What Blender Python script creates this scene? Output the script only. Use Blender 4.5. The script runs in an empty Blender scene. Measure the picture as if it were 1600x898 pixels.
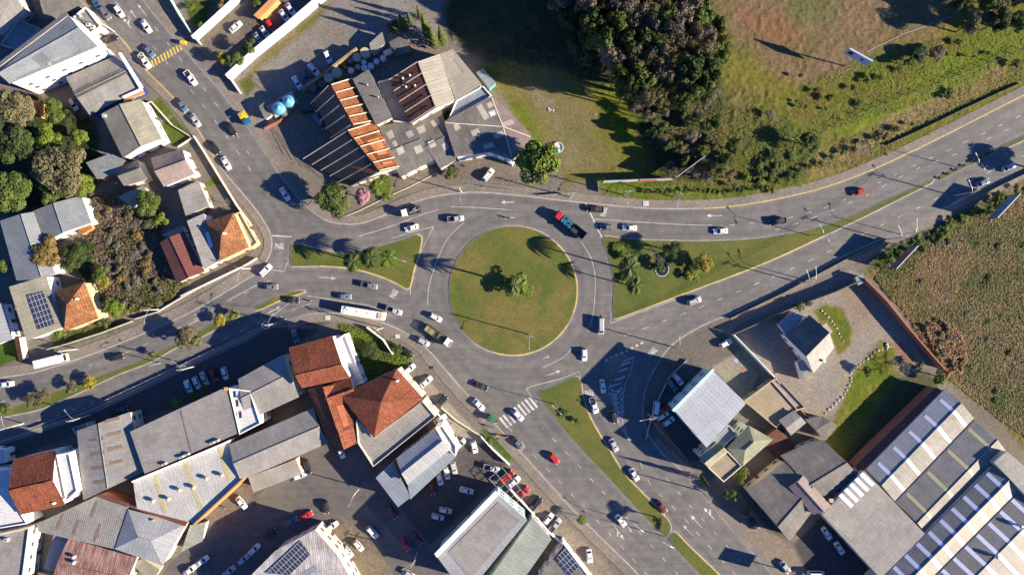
import bpy, bmesh, math, random
import numpy as np
from mathutils import Vector, noise as mnoise
from mathutils.geometry import tessellate_polygon
random.seed(7)
S = bpy.context.scene
COL = S.collection
R = math.radians
# ------------------------------------------------------------------ camera, light, exposure
CH = 210.0                                   # flying height of the camera
MPP = 0.2                                    # metres on the ground per photo pixel
cd = bpy.data.cameras.new('camera'); cam = bpy.data.objects.new('camera', cd); COL.objects.link(cam)
cam.location = (0, 0, CH); cam.rotation_euler = (0, 0, 0)
cd.sensor_width = 36; cd.lens = 36*CH/(1600*MPP); cd.clip_end = 9000; cd.clip_start = 1
S.camera = cam
SUN_EL, SUN_AZ = 21.8, 105.0                 # azimuth clockwise from +Y
w = bpy.data.worlds.new('World'); S.world = w; w.use_nodes = True
nt = w.node_tree; bg = nt.nodes['Background']; sky = nt.nodes.new('ShaderNodeTexSky')
sky.sky_type = 'NISHITA'; sky.sun_disc = False; sky.ozone_density = 5; sky.dust_density = .4
sky.sun_elevation = R(SUN_EL); sky.sun_rotation = R(SUN_AZ)
tint = nt.nodes.new('ShaderNodeMix'); tint.data_type = 'RGBA'; tint.blend_type = 'MULTIPLY'; tint.inputs[0].default_value = 1; tint.inputs[7].default_value = (.50, .83, 1.38, 1)
nt.links.new(sky.outputs[0], tint.inputs[6]); nt.links.new(tint.outputs[2], bg.inputs[0]); bg.inputs[1].default_value = 0.05
sd = bpy.data.lights.new('sun', 'SUN'); so = bpy.data.objects.new('sun', sd); COL.objects.link(so)
sd.energy = 5.0; sd.angle = R(0.53); sd.color = (1.0, 0.865, 0.67)
sv = Vector((math.sin(R(SUN_AZ))*math.cos(R(SUN_EL)), math.cos(R(SUN_AZ))*math.cos(R(SUN_EL)), math.sin(R(SUN_EL))))
so.rotation_euler = (-sv).to_track_quat('-Z', 'Y').to_euler(); so.location = sv*400
S.view_settings.view_transform = 'Standard'; S.view_settings.look = 'None'
S.view_settings.exposure = 1.62; S.view_settings.gamma = 1; S.view_settings.use_curve_mapping = False

# ------------------------------------------------------------------ helpers
def W(x, y, h=0.0):
    """plan position, at height h, of the spot surveyed at photo pixel x, y"""
    s = MPP*(CH-h)/CH
    return Vector(((x-800)*s, -(y-449)*s, h))
def PX(p):
    s = MPP*(CH-p[2])/CH
    return (p[0]/s+800, -p[1]/s+449)

class MB:
    def __init__(s): s.v = []; s.f = []; s.m = []; s.uv = []
    def add(s, vs, fs, m=0, uvs=None):
        o = len(s.v); s.v += [tuple(v) for v in vs]
        for i, f in enumerate(fs):
            s.f.append(tuple(o+k for k in f)); s.m.append(m)
            s.uv.append(uvs[i] if uvs else None)
    def box(s, c, d, rz=0, m=0, tilt=None):
        cx, cy, cz = c; hx, hy, hz = d[0]/2, d[1]/2, d[2]/2; ca, sa = math.cos(rz), math.sin(rz)
        vs = []
        for z in (-hz, hz):
            for x, y in ((-hx, -hy), (hx, -hy), (hx, hy), (-hx, hy)):
                vs.append((cx+x*ca-y*sa, cy+x*sa+y*ca, cz+z))
        s.add(vs, [(3,2,1,0), (4,5,6,7), (0,1,5,4), (1,2,6,5), (2,3,7,6), (3,0,4,7)], m)
    def prism(s, pts, z0, z1, m=0, bottom=False):
        n = len(pts); pts = [Vector((p[0], p[1])) for p in pts]
        A = sum(pts[i].x*pts[(i+1)%n].y-pts[(i+1)%n].x*pts[i].y for i in range(n))
        if A < 0: pts = pts[::-1]
        tri = tessellate_polygon([[Vector((p.x, p.y, 0)) for p in pts]])
        vs = [(p.x, p.y, z1) for p in pts]
        fs = []
        for t in tri:
            a, b, c = t
            cr = (pts[b]-pts[a]).x*(pts[c]-pts[a]).y-(pts[b]-pts[a]).y*(pts[c]-pts[a]).x
            fs.append((a, b, c) if cr > 0 else (a, c, b))
        s.add(vs, fs, m)
        if z0 is not None and z0 < z1:
            vs2 = [(p.x, p.y, z0) for p in pts]+[(p.x, p.y, z1) for p in pts]
            s.add(vs2, [(i, (i+1) % n, n+(i+1) % n, n+i) for i in range(n)], m)
    def tube(s, pts, rad, n=6, m=0, cap=True):
        pts = [Vector(p) for p in pts]
        if not isinstance(rad, (list, tuple)): rad = [rad]*len(pts)
        o = []; prev = None
        for i, p in enumerate(pts):
            d = (pts[min(i+1, len(pts)-1)]-pts[max(i-1, 0)]).normalized()
            a = d.orthogonal().normalized() if prev is None else (prev-d*prev.dot(d)).normalized()
            prev = a; b = d.cross(a)
            o += [p+(a*math.cos(2*math.pi*k/n)+b*math.sin(2*math.pi*k/n))*rad[i] for k in range(n)]
        fs = []
        for i in range(len(pts)-1):
            for k in range(n):
                fs.append((i*n+k, i*n+(k+1) % n, (i+1)*n+(k+1) % n, (i+1)*n+k))
        if cap: fs += [tuple(range(n))[::-1], tuple((len(pts)-1)*n+k for k in range(n))]
        s.add(o, fs, m)
    def lathe(s, prof, c=(0,0,0), n=16, m=0):
        vs = []
        for r, z in prof:
            vs += [(c[0]+r*math.cos(2*math.pi*k/n), c[1]+r*math.sin(2*math.pi*k/n), c[2]+z) for k in range(n)]
        fs = [(i*n+k, i*n+(k+1) % n, (i+1)*n+(k+1) % n, (i+1)*n+k) for i in range(len(prof)-1) for k in range(n)]
        fs += [tuple((len(prof)-1)*n+k for k in range(n))]
        s.add(vs, fs, m)
    def build(s, name, mats, parent=None, smooth=False, loc=None):
        me = bpy.data.meshes.new(name); me.from_pydata(s.v, [], s.f)
        if not isinstance(mats, (list, tuple)): mats = [mats]
        for m in mats: me.materials.append(m)
        if len(mats) > 1: me.polygons.foreach_set('material_index', s.m)
        if any(u is not None for u in s.uv):
            ul = me.uv_layers.new(name='UVMap')
            for p, u in zip(me.polygons, s.uv):
                if u is None: continue
                for k, li in enumerate(p.loop_indices): ul.data[li].uv = u[k]
        if smooth: me.polygons.foreach_set('use_smooth', [True]*len(me.polygons))
        me.update()
        o = bpy.data.objects.new(name, me); COL.objects.link(o)
        if parent is not None: o.parent = parent
        if loc is not None: o.location = loc
        return o
def tag(o, label, cat, group=None):
    o['label'] = label; o['category'] = cat
    if group: o['group'] = group
    return o
def root(name, loc, label, cat, group=None, rz=0):
    o = bpy.data.objects.new(name, None); o.empty_display_size = .5; COL.objects.link(o)
    o.location = loc; o.rotation_euler = (0, 0, rz)
    return tag(o, label, cat, group)
def structure(o): o['kind'] = 'structure'; return o
CH_OF = {}
def copy_tree(o, parent=None):
    c = o.copy(); COL.objects.link(c)
    if parent is not None: c.parent = parent
    for ch in o.children: copy_tree(ch, c)
    return c
def single(mb, name, mat, loc, label, cat, group=None, smooth=False, rz=0):
    o = mb.build(name, mat, None, smooth, loc); o.rotation_euler.z = rz
    return tag(o, label, cat, group)

def spline(pts, step=6.0, closed=False):
    P = [Vector((p[0], p[1])) for p in pts]; n = len(P); out = []
    rng = range(n) if closed else range(n-1)
    for i in rng:
        p1, p2 = P[i], P[(i+1) % n]
        p0 = P[(i-1) % n] if closed or i > 0 else p1*2-p2
        p3 = P[(i+2) % n] if closed or i+2 < n else p2*2-p1
        k = max(1, int((p2-p1).length/step))
        # centripetal weighting keeps corners from overshooting
        m1 = (p2-p0)*0.5; m2 = (p3-p1)*0.5; L = (p2-p1).length
        if m1.length > L: m1 = m1.normalized()*L
        if m2.length > L: m2 = m2.normalized()*L
        for j in range(k):
            t = j/k; t2 = t*t; t3 = t2*t
            out.append(p1*(2*t3-3*t2+1)+m1*(t3-2*t2+t)+p2*(-2*t3+3*t2)+m2*(t3-t2))
    if not closed: out.append(P[-1])
    return [(p.x, p.y) for p in out]
def normals(pts, closed=False):
    n = len(pts); N = []
    for i in range(n):
        a = pts[(i-1) % n] if (closed or i > 0) else pts[i]; b = pts[(i+1) % n] if (closed or i < n-1) else pts[i]
        dx, dy = b[0]-a[0], b[1]-a[1]; L = math.hypot(dx, dy) or 1
        N.append((dy/L, -dx/L))
    return N
def offset(pts, d, closed=False):
    return [(p[0]+n[0]*d, p[1]+n[1]*d) for p, n in zip(pts, normals(pts, closed))]
def gp(pts, h=0): return [W(p[0], p[1], h) for p in pts]

# ------------------------------------------------------------------ materials
def newmat(name):
    m = bpy.data.materials.new(name); m.use_nodes = True
    return m, m.node_tree.nodes, m.node_tree.links, m.node_tree.nodes['Principled BSDF']
def ramp(N, L, fac, stops):
    r = N.new('ShaderNodeValToRGB'); e = r.color_ramp.elements
    while len(e) < len(stops): e.new(0.5)
    for k, (p, c) in enumerate(stops):
        e[k].position = p; e[k].color = (*c, 1) if len(c) == 3 else c
    L.new(fac, r.inputs[0]); return r.outputs[0]
def noi(N, L, co, scale, detail=4, rough=.6):
    n = N.new('ShaderNodeTexNoise'); n.inputs['Scale'].default_value = scale
    n.inputs['Detail'].default_value = detail; n.inputs['Roughness'].default_value = rough
    L.new(co, n.inputs['Vector']); return n.outputs['Fac']
def mix(N, L, a, b, fac, mode='MIX'):
    m = N.new('ShaderNodeMix'); m.data_type = 'RGBA'; m.blend_type = mode
    for sock, v in ((m.inputs[0], fac), (m.inputs[6], a), (m.inputs[7], b)):
        if hasattr(v, 'node'): L.new(v, sock)
        elif isinstance(v, (tuple, list)): sock.default_value = (*v, 1) if len(v) == 3 else v
        else: sock.default_value = v
    return m.outputs[2]
def bump(N, L, b, h, dist=.1, st=.5):
    n = N.new('ShaderNodeBump'); n.inputs['Distance'].default_value = dist; n.inputs['Strength'].default_value = st
    L.new(h, n.inputs['Height']); L.new(n.outputs[0], b.inputs['Normal'])
def pos(N): return N.new('ShaderNodeNewGeometry').outputs['Position']
def uvn(N): return N.new('ShaderNodeUVMap').outputs[0]
def sc(c, k): return tuple(min(1, x*k) for x in c)
MC = {}
def plain(name, c, rough=.6, metal=0, var=.18, scale=1.2):
    if name in MC: return MC[name]
    m, N, L, b = newmat(name)
    f = noi(N, L, N.new('ShaderNodeTexCoord').outputs['Object'], scale, 5)
    L.new(ramp(N, L, f, [(.3, sc(c, 1-var)), (.7, sc(c, 1+var))]), b.inputs['Base Color'])
    b.inputs['Roughness'].default_value = rough; b.inputs['Metallic'].default_value = metal
    MC[name] = m; return m
def patchy(name, c1, c2, c3, s1, s2, rough=.95, bd=.1, bs=3, bst=.6):
    m, N, L, b = newmat(name); p = pos(N)
    f1 = noi(N, L, p, s1, 4); f2 = noi(N, L, p, s2, 6, .7); f3 = noi(N, L, p, bs, 8, .75)
    a = mix(N, L, c1, c2, ramp(N, L, f1, [(.42, (0,0,0)), (.58, (1,1,1))]))
    a = mix(N, L, a, c3, ramp(N, L, f2, [(.5, (0,0,0)), (.68, (1,1,1))]))
    f4 = noi(N, L, p, s2*1.7+.1, 7, .75); a = mix(N, L, a, (.15,.115,.045), ramp(N, L, f4, [(.57, (0,0,0)), (.72, (.75,.75,.75))]))
    a = mix(N, L, a, ramp(N, L, f3, [(.3, (.55,.55,.55)), (.7, (1.35,1.35,1.35))]), 1.0, 'MULTIPLY')
    L.new(a, b.inputs['Base Color']); b.inputs['Roughness'].default_value = rough
    bump(N, L, b, f3, bd, bst); return m
def roofmat(name, c, kind='fibre', stain=.35, c2=None):
    m, N, L, b = newmat(name); u = uvn(N); p = pos(N)
    sx = N.new('ShaderNodeMapping'); sx.inputs['Scale'].default_value = (1.6, .18, 1); L.new(u, sx.inputs[0])
    streak = noi(N, L, sx.outputs[0], 1.0, 6, .7); blot = noi(N, L, p, .16, 5, .65); fine = noi(N, L, p, 2.5, 3)
    c2 = c2 or sc(c, .55)
    a = mix(N, L, c, c2, ramp(N, L, streak, [(.4, (0,0,0)), (.75, (stain*1.6,)*3)]))
    a = mix(N, L, a, ramp(N, L, blot, [(.3, (1-stain*.6,)*3), (.7, (1+stain*.5,)*3)]), 1, 'MULTIPLY')
    a = mix(N, L, a, ramp(N, L, fine, [(.3, (.86,)*3), (.7, (1.14,)*3)]), 1, 'MULTIPLY')
    br = N.new('ShaderNodeTexBrick'); L.new(u, br.inputs['Vector'])
    br.inputs['Scale'].default_value = 1; br.inputs['Color1'].default_value = (1,1,1,1)
    br.inputs['Mortar Smooth'].default_value = .3
    wv = N.new('ShaderNodeTexWave'); L.new(u, wv.inputs[0]); wv.bands_direction = 'X'
    if kind == 'fibre':
        br.inputs['Color2'].default_value = (.9,.9,.9,1); br.inputs['Mortar'].default_value = (.74,.74,.74,1)
        br.inputs['Brick Width'].default_value = 1.0; br.inputs['Row Height'].default_value = 1.6; br.inputs['Mortar Size'].default_value = .05
        br.offset = 0; wv.inputs['Scale'].default_value = 1.1; bd = .05
    elif kind == 'tile':
        br.inputs['Color2'].default_value = (.58,.54,.52,1); br.inputs['Mortar'].default_value = (.3,.26,.24,1)
        br.inputs['Brick Width'].default_value = .5; br.inputs['Row Height'].default_value = .75; br.inputs['Mortar Size'].default_value = .09
        wv.inputs['Scale'].default_value = .92; bd = .06
    elif kind == 'slate':
        br.inputs['Color2'].default_value = (.86,.86,.86,1); br.inputs['Mortar'].default_value = (.7,.7,.7,1)
        br.inputs['Brick Width'].default_value = .9; br.inputs['Row Height'].default_value = .8; br.inputs['Mortar Size'].default_value = .08
        wv.inputs['Scale'].default_value = .5; bd = .05
    else:
        br.inputs['Color2'].default_value = (.92,.92,.92,1); br.inputs['Mortar'].default_value = (.62,.62,.62,1)
        br.inputs['Brick Width'].default_value = 1.1; br.inputs['Row Height'].default_value = 7; br.inputs['Mortar Size'].default_value = .06
        wv.inputs['Scale'].default_value = .45; bd = .04
    a = mix(N, L, a, br.outputs[0], 1, 'MULTIPLY')
    L.new(a, b.inputs['Base Color']); b.inputs['Roughness'].default_value = .8 if kind != 'metal' else .55
    b.inputs['Specular IOR Level'].default_value = .25
    bump(N, L, b, wv.outputs['Fac'], bd, .5)
    return m
def wallmat(name, c):
    m, N, L, b = newmat(name); p = pos(N)
    mp = N.new('ShaderNodeMapping'); mp.inputs['Scale'].default_value = (1.3, 1.3, .25); L.new(p, mp.inputs[0])
    f = noi(N, L, mp.outputs[0], 1.2, 6, .7); f2 = noi(N, L, p, .3, 3)
    a = mix(N, L, c, sc(c, .62), ramp(N, L, f, [(.5, (0,0,0)), (.8, (.6,.6,.6))]))
    a = mix(N, L, a, ramp(N, L, f2, [(.3, (.88,)*3), (.7, (1.08,)*3)]), 1, 'MULTIPLY')
    L.new(a, b.inputs['Base Color']); b.inputs['Roughness'].default_value = .85
    return m
def leafmat(name, c1, c2, c3=None):
    m, N, L, b = newmat(name); p = N.new('ShaderNodeTexCoord').outputs['Object']
    f = noi(N, L, p, .55, 4, .6); f2 = noi(N, L, p, 5, 2)
    a = mix(N, L, c1, c2, ramp(N, L, f, [(.38, (0,0,0)), (.62, (1,1,1))]))
    if c3: a = mix(N, L, a, c3, ramp(N, L, f2, [(.55, (0,0,0)), (.7, (1,1,1))]))
    a = mix(N, L, a, ramp(N, L, f2, [(.3, (.6,)*3), (.7, (1.35,)*3)]), 1, 'MULTIPLY')
    L.new(a, b.inputs['Base Color']); b.inputs['Roughness'].default_value = .7
    b.inputs['Specular IOR Level'].default_value = .25
    return m
M = {}
def asphalt(name, c, warm):
    m, N, L, b = newmat(name); p = pos(N)
    big = noi(N, L, p, .035, 4, .6); mid = noi(N, L, p, .35, 6, .7); fine = noi(N, L, p, 7, 4, .8)
    mp = N.new('ShaderNodeMapping'); mp.inputs['Rotation'].default_value = (0,0,R(55)); mp.inputs['Scale'].default_value = (.02,.5,1); L.new(p, mp.inputs[0])
    st = noi(N, L, mp.outputs[0], 1.2, 5, .7)
    a = mix(N, L, c, warm, ramp(N, L, big, [(.4, (0,0,0)), (.62, (1,1,1))]))
    a = mix(N, L, a, ramp(N, L, mid, [(.3, (.8,)*3), (.7, (1.18,)*3)]), 1, 'MULTIPLY')
    a = mix(N, L, a, ramp(N, L, fine, [(.25, (.82,)*3), (.75, (1.18,)*3)]), 1, 'MULTIPLY')
    a = mix(N, L, a, ramp(N, L, st, [(.35, (.84,)*3), (.65, (1.1,)*3)]), 1, 'MULTIPLY')
    vo = N.new('ShaderNodeTexVoronoi'); vo.feature = 'DISTANCE_TO_EDGE'; vo.inputs['Scale'].default_value = .11
    wp = N.new('ShaderNodeVectorMath'); wp.operation = 'ADD'; nn = N.new('ShaderNodeTexNoise'); nn.inputs['Scale'].default_value = .25; L.new(p, nn.inputs[0])
    ms = N.new('ShaderNodeVectorMath'); ms.operation = 'SCALE'; ms.inputs['Scale'].default_value = 5; L.new(nn.outputs['Color'], ms.inputs[0])
    L.new(p, wp.inputs[0]); L.new(ms.outputs[0], wp.inputs[1]); L.new(wp.outputs[0], vo.inputs['Vector'])
    a = mix(N, L, a, ramp(N, L, vo.outputs['Distance'], [(0, (.72,)*3), (.012, (1,1,1))]), 1, 'MULTIPLY')
    if name == 'asphalt':
        vc = N.new('ShaderNodeVertexColor'); vc.layer_name = 'wear'; a = mix(N, L, a, vc.outputs[0], 1, 'MULTIPLY')
    L.new(a, b.inputs['Base Color']); b.inputs['Roughness'].default_value = .85
    bump(N, L, b, fine, .02, .4); return m
M['asphalt'] = asphalt('asphalt', (.106,.102,.098), (.132,.122,.112))
M['street'] = asphalt('worn_asphalt', (.085,.080,.078), (.115,.100,.085))
def pavemat(name, c, c2):
    m, N, L, b = newmat(name); p = pos(N)
    br = N.new('ShaderNodeTexBrick'); mp = N.new('ShaderNodeMapping'); mp.inputs['Rotation'].default_value = (0,0,R(35)); L.new(p, mp.inputs[0]); L.new(mp.outputs[0], br.inputs[0])
    br.inputs['Scale'].default_value = 1; br.inputs['Brick Width'].default_value = 1.6; br.inputs['Row Height'].default_value = 1.6; br.offset = 0
    br.inputs['Mortar Size'].default_value = .05; br.inputs['Color1'].default_value = (1,1,1,1); br.inputs['Color2'].default_value = (.85,.85,.85,1); br.inputs['Mortar'].default_value = (.6,.6,.6,1)
    f = noi(N, L, p, .12, 5, .65); f2 = noi(N, L, p, 1.5, 6, .7)
    a = mix(N, L, c, c2, ramp(N, L, f, [(.4, (0,0,0)), (.62, (1,1,1))]))
    a = mix(N, L, a, ramp(N, L, f2, [(.3, (.75,)*3), (.7, (1.2,)*3)]), 1, 'MULTIPLY')
    a = mix(N, L, a, br.outputs[0], 1, 'MULTIPLY')
    L.new(a, b.inputs['Base Color']); b.inputs['Roughness'].default_value = .9; return m
M['pave'] = pavemat('pavement_slabs', (.205,.172,.138), (.160,.140,.120))
M['kerb'] = plain('kerb_stone', (.22,.205,.185), .9)
M['kerb_y'] = plain('kerb_yellow', (.42,.28,.07), .8, var=.35, scale=.5)
M['white_line'] = plain('road_paint_white', (.42,.41,.39), .7, var=.35, scale=.35)
M['yellow_line'] = plain('road_paint_yellow', (.50,.36,.08), .7, var=.3)
M['lawn'] = patchy('lawn', (.062,.082,.008), (.100,.098,.014), (.046,.085,.007), .06, .3, bd=.12, bs=2.2)
M['lawn_dry'] = patchy('lawn_dry', (.072,.090,.009), (.130,.106,.022), (.050,.088,.008), .05, .14, bd=.12, bs=2.0)
M['lawn_fresh'] = patchy('lawn_fresh', (.070,.105,.012), (.095,.115,.018), (.050,.075,.012), .15, .8, bd=.15, bs=2.5)
# roofs
M['fib'] = roofmat('fibre_cement_grey', (.26,.245,.225))
M['fib_dark'] = roofmat('fibre_cement_dark', (.155,.145,.132), stain=.5)
M['fib_light'] = roofmat('fibre_cement_light', (.29,.27,.235))
M['fib_beige'] = roofmat('fibre_cement_beige', (.27,.25,.19), c2=(.12,.12,.09))
M['fib_pink'] = roofmat('fibre_cement_pinkish', (.26,.20,.18))
M['fib_green'] = roofmat('fibre_cement_mossy', (.25,.25,.165), c2=(.13,.14,.09))
M['slate'] = roofmat('slate_pattern_roof', (.25,.24,.225), 'slate')
M['slate_blue'] = roofmat('slate_pattern_bluish', (.21,.225,.235), 'slate', .25)
M['tile'] = roofmat('clay_tile_orange', (.42,.155,.055), 'tile', .45, (.20,.09,.05))
M['tile_red'] = roofmat('clay_tile_red', (.34,.105,.05), 'tile', .45, (.15,.06,.04))
M['tile_orange'] = roofmat('clay_tile_bright', (.42,.19,.075), 'tile', .6, (.17,.085,.05))
M['tile_brown'] = roofmat('clay_tile_brown', (.20,.085,.055), 'tile', .5, (.10,.055,.04))
M['metal'] = roofmat('metal_sheet_grey', (.30,.305,.31), 'metal', .25)
M['metal_blue'] = roofmat('metal_sheet_bluegrey', (.20,.23,.26), 'metal', .2)
M['metal_white'] = roofmat('metal_sheet_white', (.42,.41,.385), 'metal', .25)
M['metal_mint'] = roofmat('metal_sheet_mint', (.29,.305,.265), 'metal', .3)
M['metal_brown'] = roofmat('metal_sheet_brown', (.155,.06,.045), 'metal', .25)
M['metal_beige'] = roofmat('metal_sheet_beige', (.29,.262,.215), 'metal', .25)
M['rust'] = roofmat('rusted_sheet', (.20,.075,.055), 'slate', .6, (.42,.36,.33))
M['rust_stain'] = roofmat('stained_sheet', (.40,.39,.38), 'metal', .55, (.20,.12,.09))
M['deck'] = roofmat('roof_deck_concrete', (.28,.265,.24), 'slate', .4)
M['deck_white'] = roofmat('roof_deck_white', (.55,.54,.52), 'metal', .15)
M['deck_tan'] = roofmat('roof_deck_tan', (.33,.27,.18), 'slate', .25)
# walls
for k, c in dict(white=(.76,.74,.70), cream=(.62,.55,.42), grey=(.38,.36,.34), mint=(.42,.56,.53), blue=(.012,.035,.16),
                 orange=(.50,.24,.08), yellow=(.58,.45,.22), brick=(.26,.10,.06), tan=(.45,.34,.22), dark=(.12,.11,.10), teal=(.10,.30,.28)).items():
    M['w_'+k] = wallmat('plaster_'+k, c)
M['glass'] = plain('window_glass', (.03,.035,.04), .12, 0, .1)
M['frame'] = plain('window_frame', (.5,.5,.5), .5)
M['door'] = plain('door_wood', (.14,.07,.04), .6)
M['skylight'] = plain('skylight_sheet', (.60,.62,.72), .4, var=.08)
M['skylight_brown'] = plain('skylight_aged', (.16,.11,.075), .6)
M['skylight_yellow'] = plain('skylight_yellowed', (.36,.32,.17), .6)
M['fib_shade'] = roofmat('fibre_cement_shaded', (.20,.195,.19))  # shade of slopes turned from the sun, put into the colour
M['metal_pale'] = roofmat('metal_sheet_pale', (.36,.38,.40), 'metal', .15)
M['slope_shade'] = roofmat('slope_shade_sheet', (.045,.042,.042), 'metal', .3)  # near-black sheet standing in for the halls' shaded west slopes
M['patch_light'] = roofmat('newer_sheet', (.40,.35,.29), 'fibre', .2)
def solarmat():
    m, N, L, b = newmat('solar_cells'); u = uvn(N); br = N.new('ShaderNodeTexBrick'); L.new(u, br.inputs[0]); br.offset = 0
    br.inputs['Scale'].default_value = 1; br.inputs['Brick Width'].default_value = 1.05; br.inputs['Row Height'].default_value = 1.7
    br.inputs['Mortar Size'].default_value = .07; br.inputs['Mortar Smooth'].default_value = 0
    br.inputs['Color1'].default_value = (.022,.028,.055,1); br.inputs['Color2'].default_value = (.03,.038,.07,1); br.inputs['Mortar'].default_value = (.30,.31,.33,1)
    L.new(br.outputs[0], b.inputs['Base Color']); b.inputs['Roughness'].default_value = .25; return m
M['solar'] = solarmat()
def solid(name, c, rough=.5, metal=0):
    if name in MC: return MC[name]
    m, N, L, b = newmat(name); f = noi(N, L, N.new('ShaderNodeTexCoord').outputs['Object'], 3, 3)
    L.new(ramp(N, L, f, [(.3, sc(c, .9)), (.7, sc(c, 1.08))]), b.inputs['Base Color'])
    b.inputs['Roughness'].default_value = rough; b.inputs['Metallic'].default_value = metal
    MC[name] = m; return m
M['concrete'] = plain('concrete_pole', (.42,.41,.38), .85)
M['steel'] = solid('galvanised_steel', (.45,.46,.47), .45, .6)
M['cable'] = solid('black_cable', (.04,.04,.04), .6)
M['cable_l'] = solid('aluminium_cable', (.45,.45,.45), .5)
M['tank_blue'] = solid('tank_blue', (.09,.29,.40), .45)
M['tank_cobalt'] = solid('tank_cobalt', (.03,.16,.50), .4)
M['tank_white'] = solid('tank_white', (.55,.55,.52), .6)
M['tank_tan'] = solid('tank_tan', (.42,.34,.24), .8)
M['bark'] = plain('bark', (.13,.10,.075), .95)
M['bark_palm'] = plain('bark_palm', (.20,.17,.13), .95)
M['wood'] = plain('timber', (.28,.20,.10), .85)
M['rock'] = plain('white_stone', (.42,.40,.36), .9, scale=4)

# ------------------------------------------------------------------ the road outline (clockwise)
E_N = spline([(190,-50),(223,0),(300,92),(354,154),(405,225),(432,265),(470,312),(495,335),(520,347),(560,349),(605,334),(640,318),(683,306),(740,300),(800,304),(900,315),(1013,325),(1100,325),(1150,321),(1200,313),(1275,296),(1350,270),(1450,224),(1600,148),(1700,98)])
E_E = spline([(1700,210),(1600,262),(1545,290),(1483,322),(1385,370),(1315,402),(1222,449),(1150,487),(1100,508),(1062,530),(1045,545),(1030,565),(1012,600),(1005,630),(1008,660),(1018,686),(1040,712),(1078,745),(1125,805),(1199,888),(1250,946)])
E_S = spline([(1040,946),(998,898),(905,806),(815,708),(750,637),(715,600),(667,545),(637,522),(600,505),(565,495),(530,490),(485,491),(447,502),(400,520),(292,570),(150,637),(48,674),(0,690),(-70,714)])
E_W = spline([(-70,612),(0,590),(50,582),(104,566),(185,537),(292,490),(362,450),(400,426),(414,411),(424,388),(422,365),(405,335),(385,310),(345,262),(310,205),(272,155),(225,107),(190,62),(150,22),(110,-50)])
ROADPX = E_N+E_E+E_S+E_W
ISL = {}
ISL['circle'] = [(801.5+100.5*math.cos(2*math.pi*k/96), 454+101*math.sin(2*math.pi*k/96)) for k in range(96)]
ISL['west'] = spline([(457,380),(500,389),(545,397),(575,389),(620,377),(652,366),(659,369),(658,385),(648,420),(641,449),(636,452),(615,441),(588,430),(550,420),(500,416),(456,416),(453,410),(454,395)], 4, True)
ISL['east'] = spline([(943,369),(975,372),(1013,375),(1113,376),(1200,370),(1300,348),(1400,305),(1460,279),(1455,286),(1400,314),(1325,351),(1200,409),(1080,455),(970,496),(961,498),(957,490),(959,450),(957,430),(950,400),(942,380)], 4, True)
ISL['south'] = spline([(841,612),(860,604),(895,589),(903,588),(908,597),(912,622),(922,650),(935,674),(950,698),(975,738),(1000,765),(1025,790),(1046,815),(1048,828),(1040,838),(1013,813),(955,751),(885,676),(850,630)], 4, True)
ISL['south_tail'] = spline([(1045,838),(1050,831),(1058,832),(1075,850),(1125,898),(1170,946),(1150,946),(1095,898),(1060,862),(1044,845)], 4, True)
ISL['verge_west'] = spline([(-70,672),(0,645),(40,628),(92,609),(147,590),(230,558),(267,540),(330,507),(372,487),(374,494),(312,528),(272,545),(237,565),(185,585),(105,622),(60,640),(0,653),(-70,676)], 5, True)
ISL['verge_tip'] = spline([(396,481),(430,464),(460,455),(476,454),(478,456),(440,469),(415,480),(400,485)], 4, True)
ISL['planter_strip'] = spline([(1466,277),(1500,260),(1560,231),(1560,235),(1500,266),(1468,282)], 4, True)
ISL['verge_east'] = spline([(1563,229),(1600,211),(1700,162),(1700,168),(1600,219),(1566,234)], 4, True)
ISL['hatch_island'] = spline([(947,566),(955,559),(975,553),(979,556),(960,585),(951,605),(948,598)], 3, True)

# ------------------------------------------------------------------ ground sheet: one grid, land cover as colour
def lattice(seed, n=256):
    r = np.random.RandomState(seed); return r.rand(n, n)
def vnoise(x, y, sc_, seed=1, octs=4, gain=.5):
    out = np.zeros_like(x); a = 1; tot = 0
    for o in range(octs):
        g = lattice(seed+o*17); u = x/sc_*(2**o)+31.7*o; v = y/sc_*(2**o)+11.3*o
        iu = np.floor(u).astype(int); iv = np.floor(v).astype(int); fu = u-iu; fv = v-iv
        fu = fu*fu*(3-2*fu); fv = fv*fv*(3-2*fv); iu %= 256; iv %= 256; ju = (iu+1) % 256; jv = (iv+1) % 256
        out += a*((g[iv,iu]*(1-fu)+g[iv,ju]*fu)*(1-fv)+(g[jv,iu]*(1-fu)+g[jv,ju]*fu)*fv); tot += a; a *= gain
    return out/tot
def sdist(X, Y, poly):
    """signed distance in px, positive inside"""
    d = np.full(X.shape, 1e9); inside = np.zeros(X.shape, bool); n = len(poly)
    for i in range(n):
        x1, y1 = poly[i]; x2, y2 = poly[(i+1) % n]
        dx, dy = x2-x1, y2-y1; L = dx*dx+dy*dy+1e-9
        t = np.clip(((X-x1)*dx+(Y-y1)*dy)/L, 0, 1)
        d = np.minimum(d, (X-x1-t*dx)**2+(Y-y1-t*dy)**2)
        c = ((y1 > Y) != (y2 > Y)) & (X < (x2-x1)*(Y-y1)/(y2-y1+1e-12)+x1); inside ^= c
    d = np.sqrt(d); return np.where(inside, d, -d)
xs = np.arange(-60, 1660.1, 2.0); ys = np.arange(-50, 950.1, 2.0)
xs = np.concatenate([[-14000,-4000,-1200,-400], xs, [2000,2800,5600,15600]])
ys = np.concatenate([[-14000,-4000,-1200,-400], ys, [1350,2200,5000,15000]])
X, Y = np.meshgrid(xs, ys)
NZ = vnoise(X, Y, 60, 3, 5, .6); NF = vnoise(X, Y, 9, 9, 4, .7); NM = vnoise(X, Y, 26, 5, 4, .6)
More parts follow.
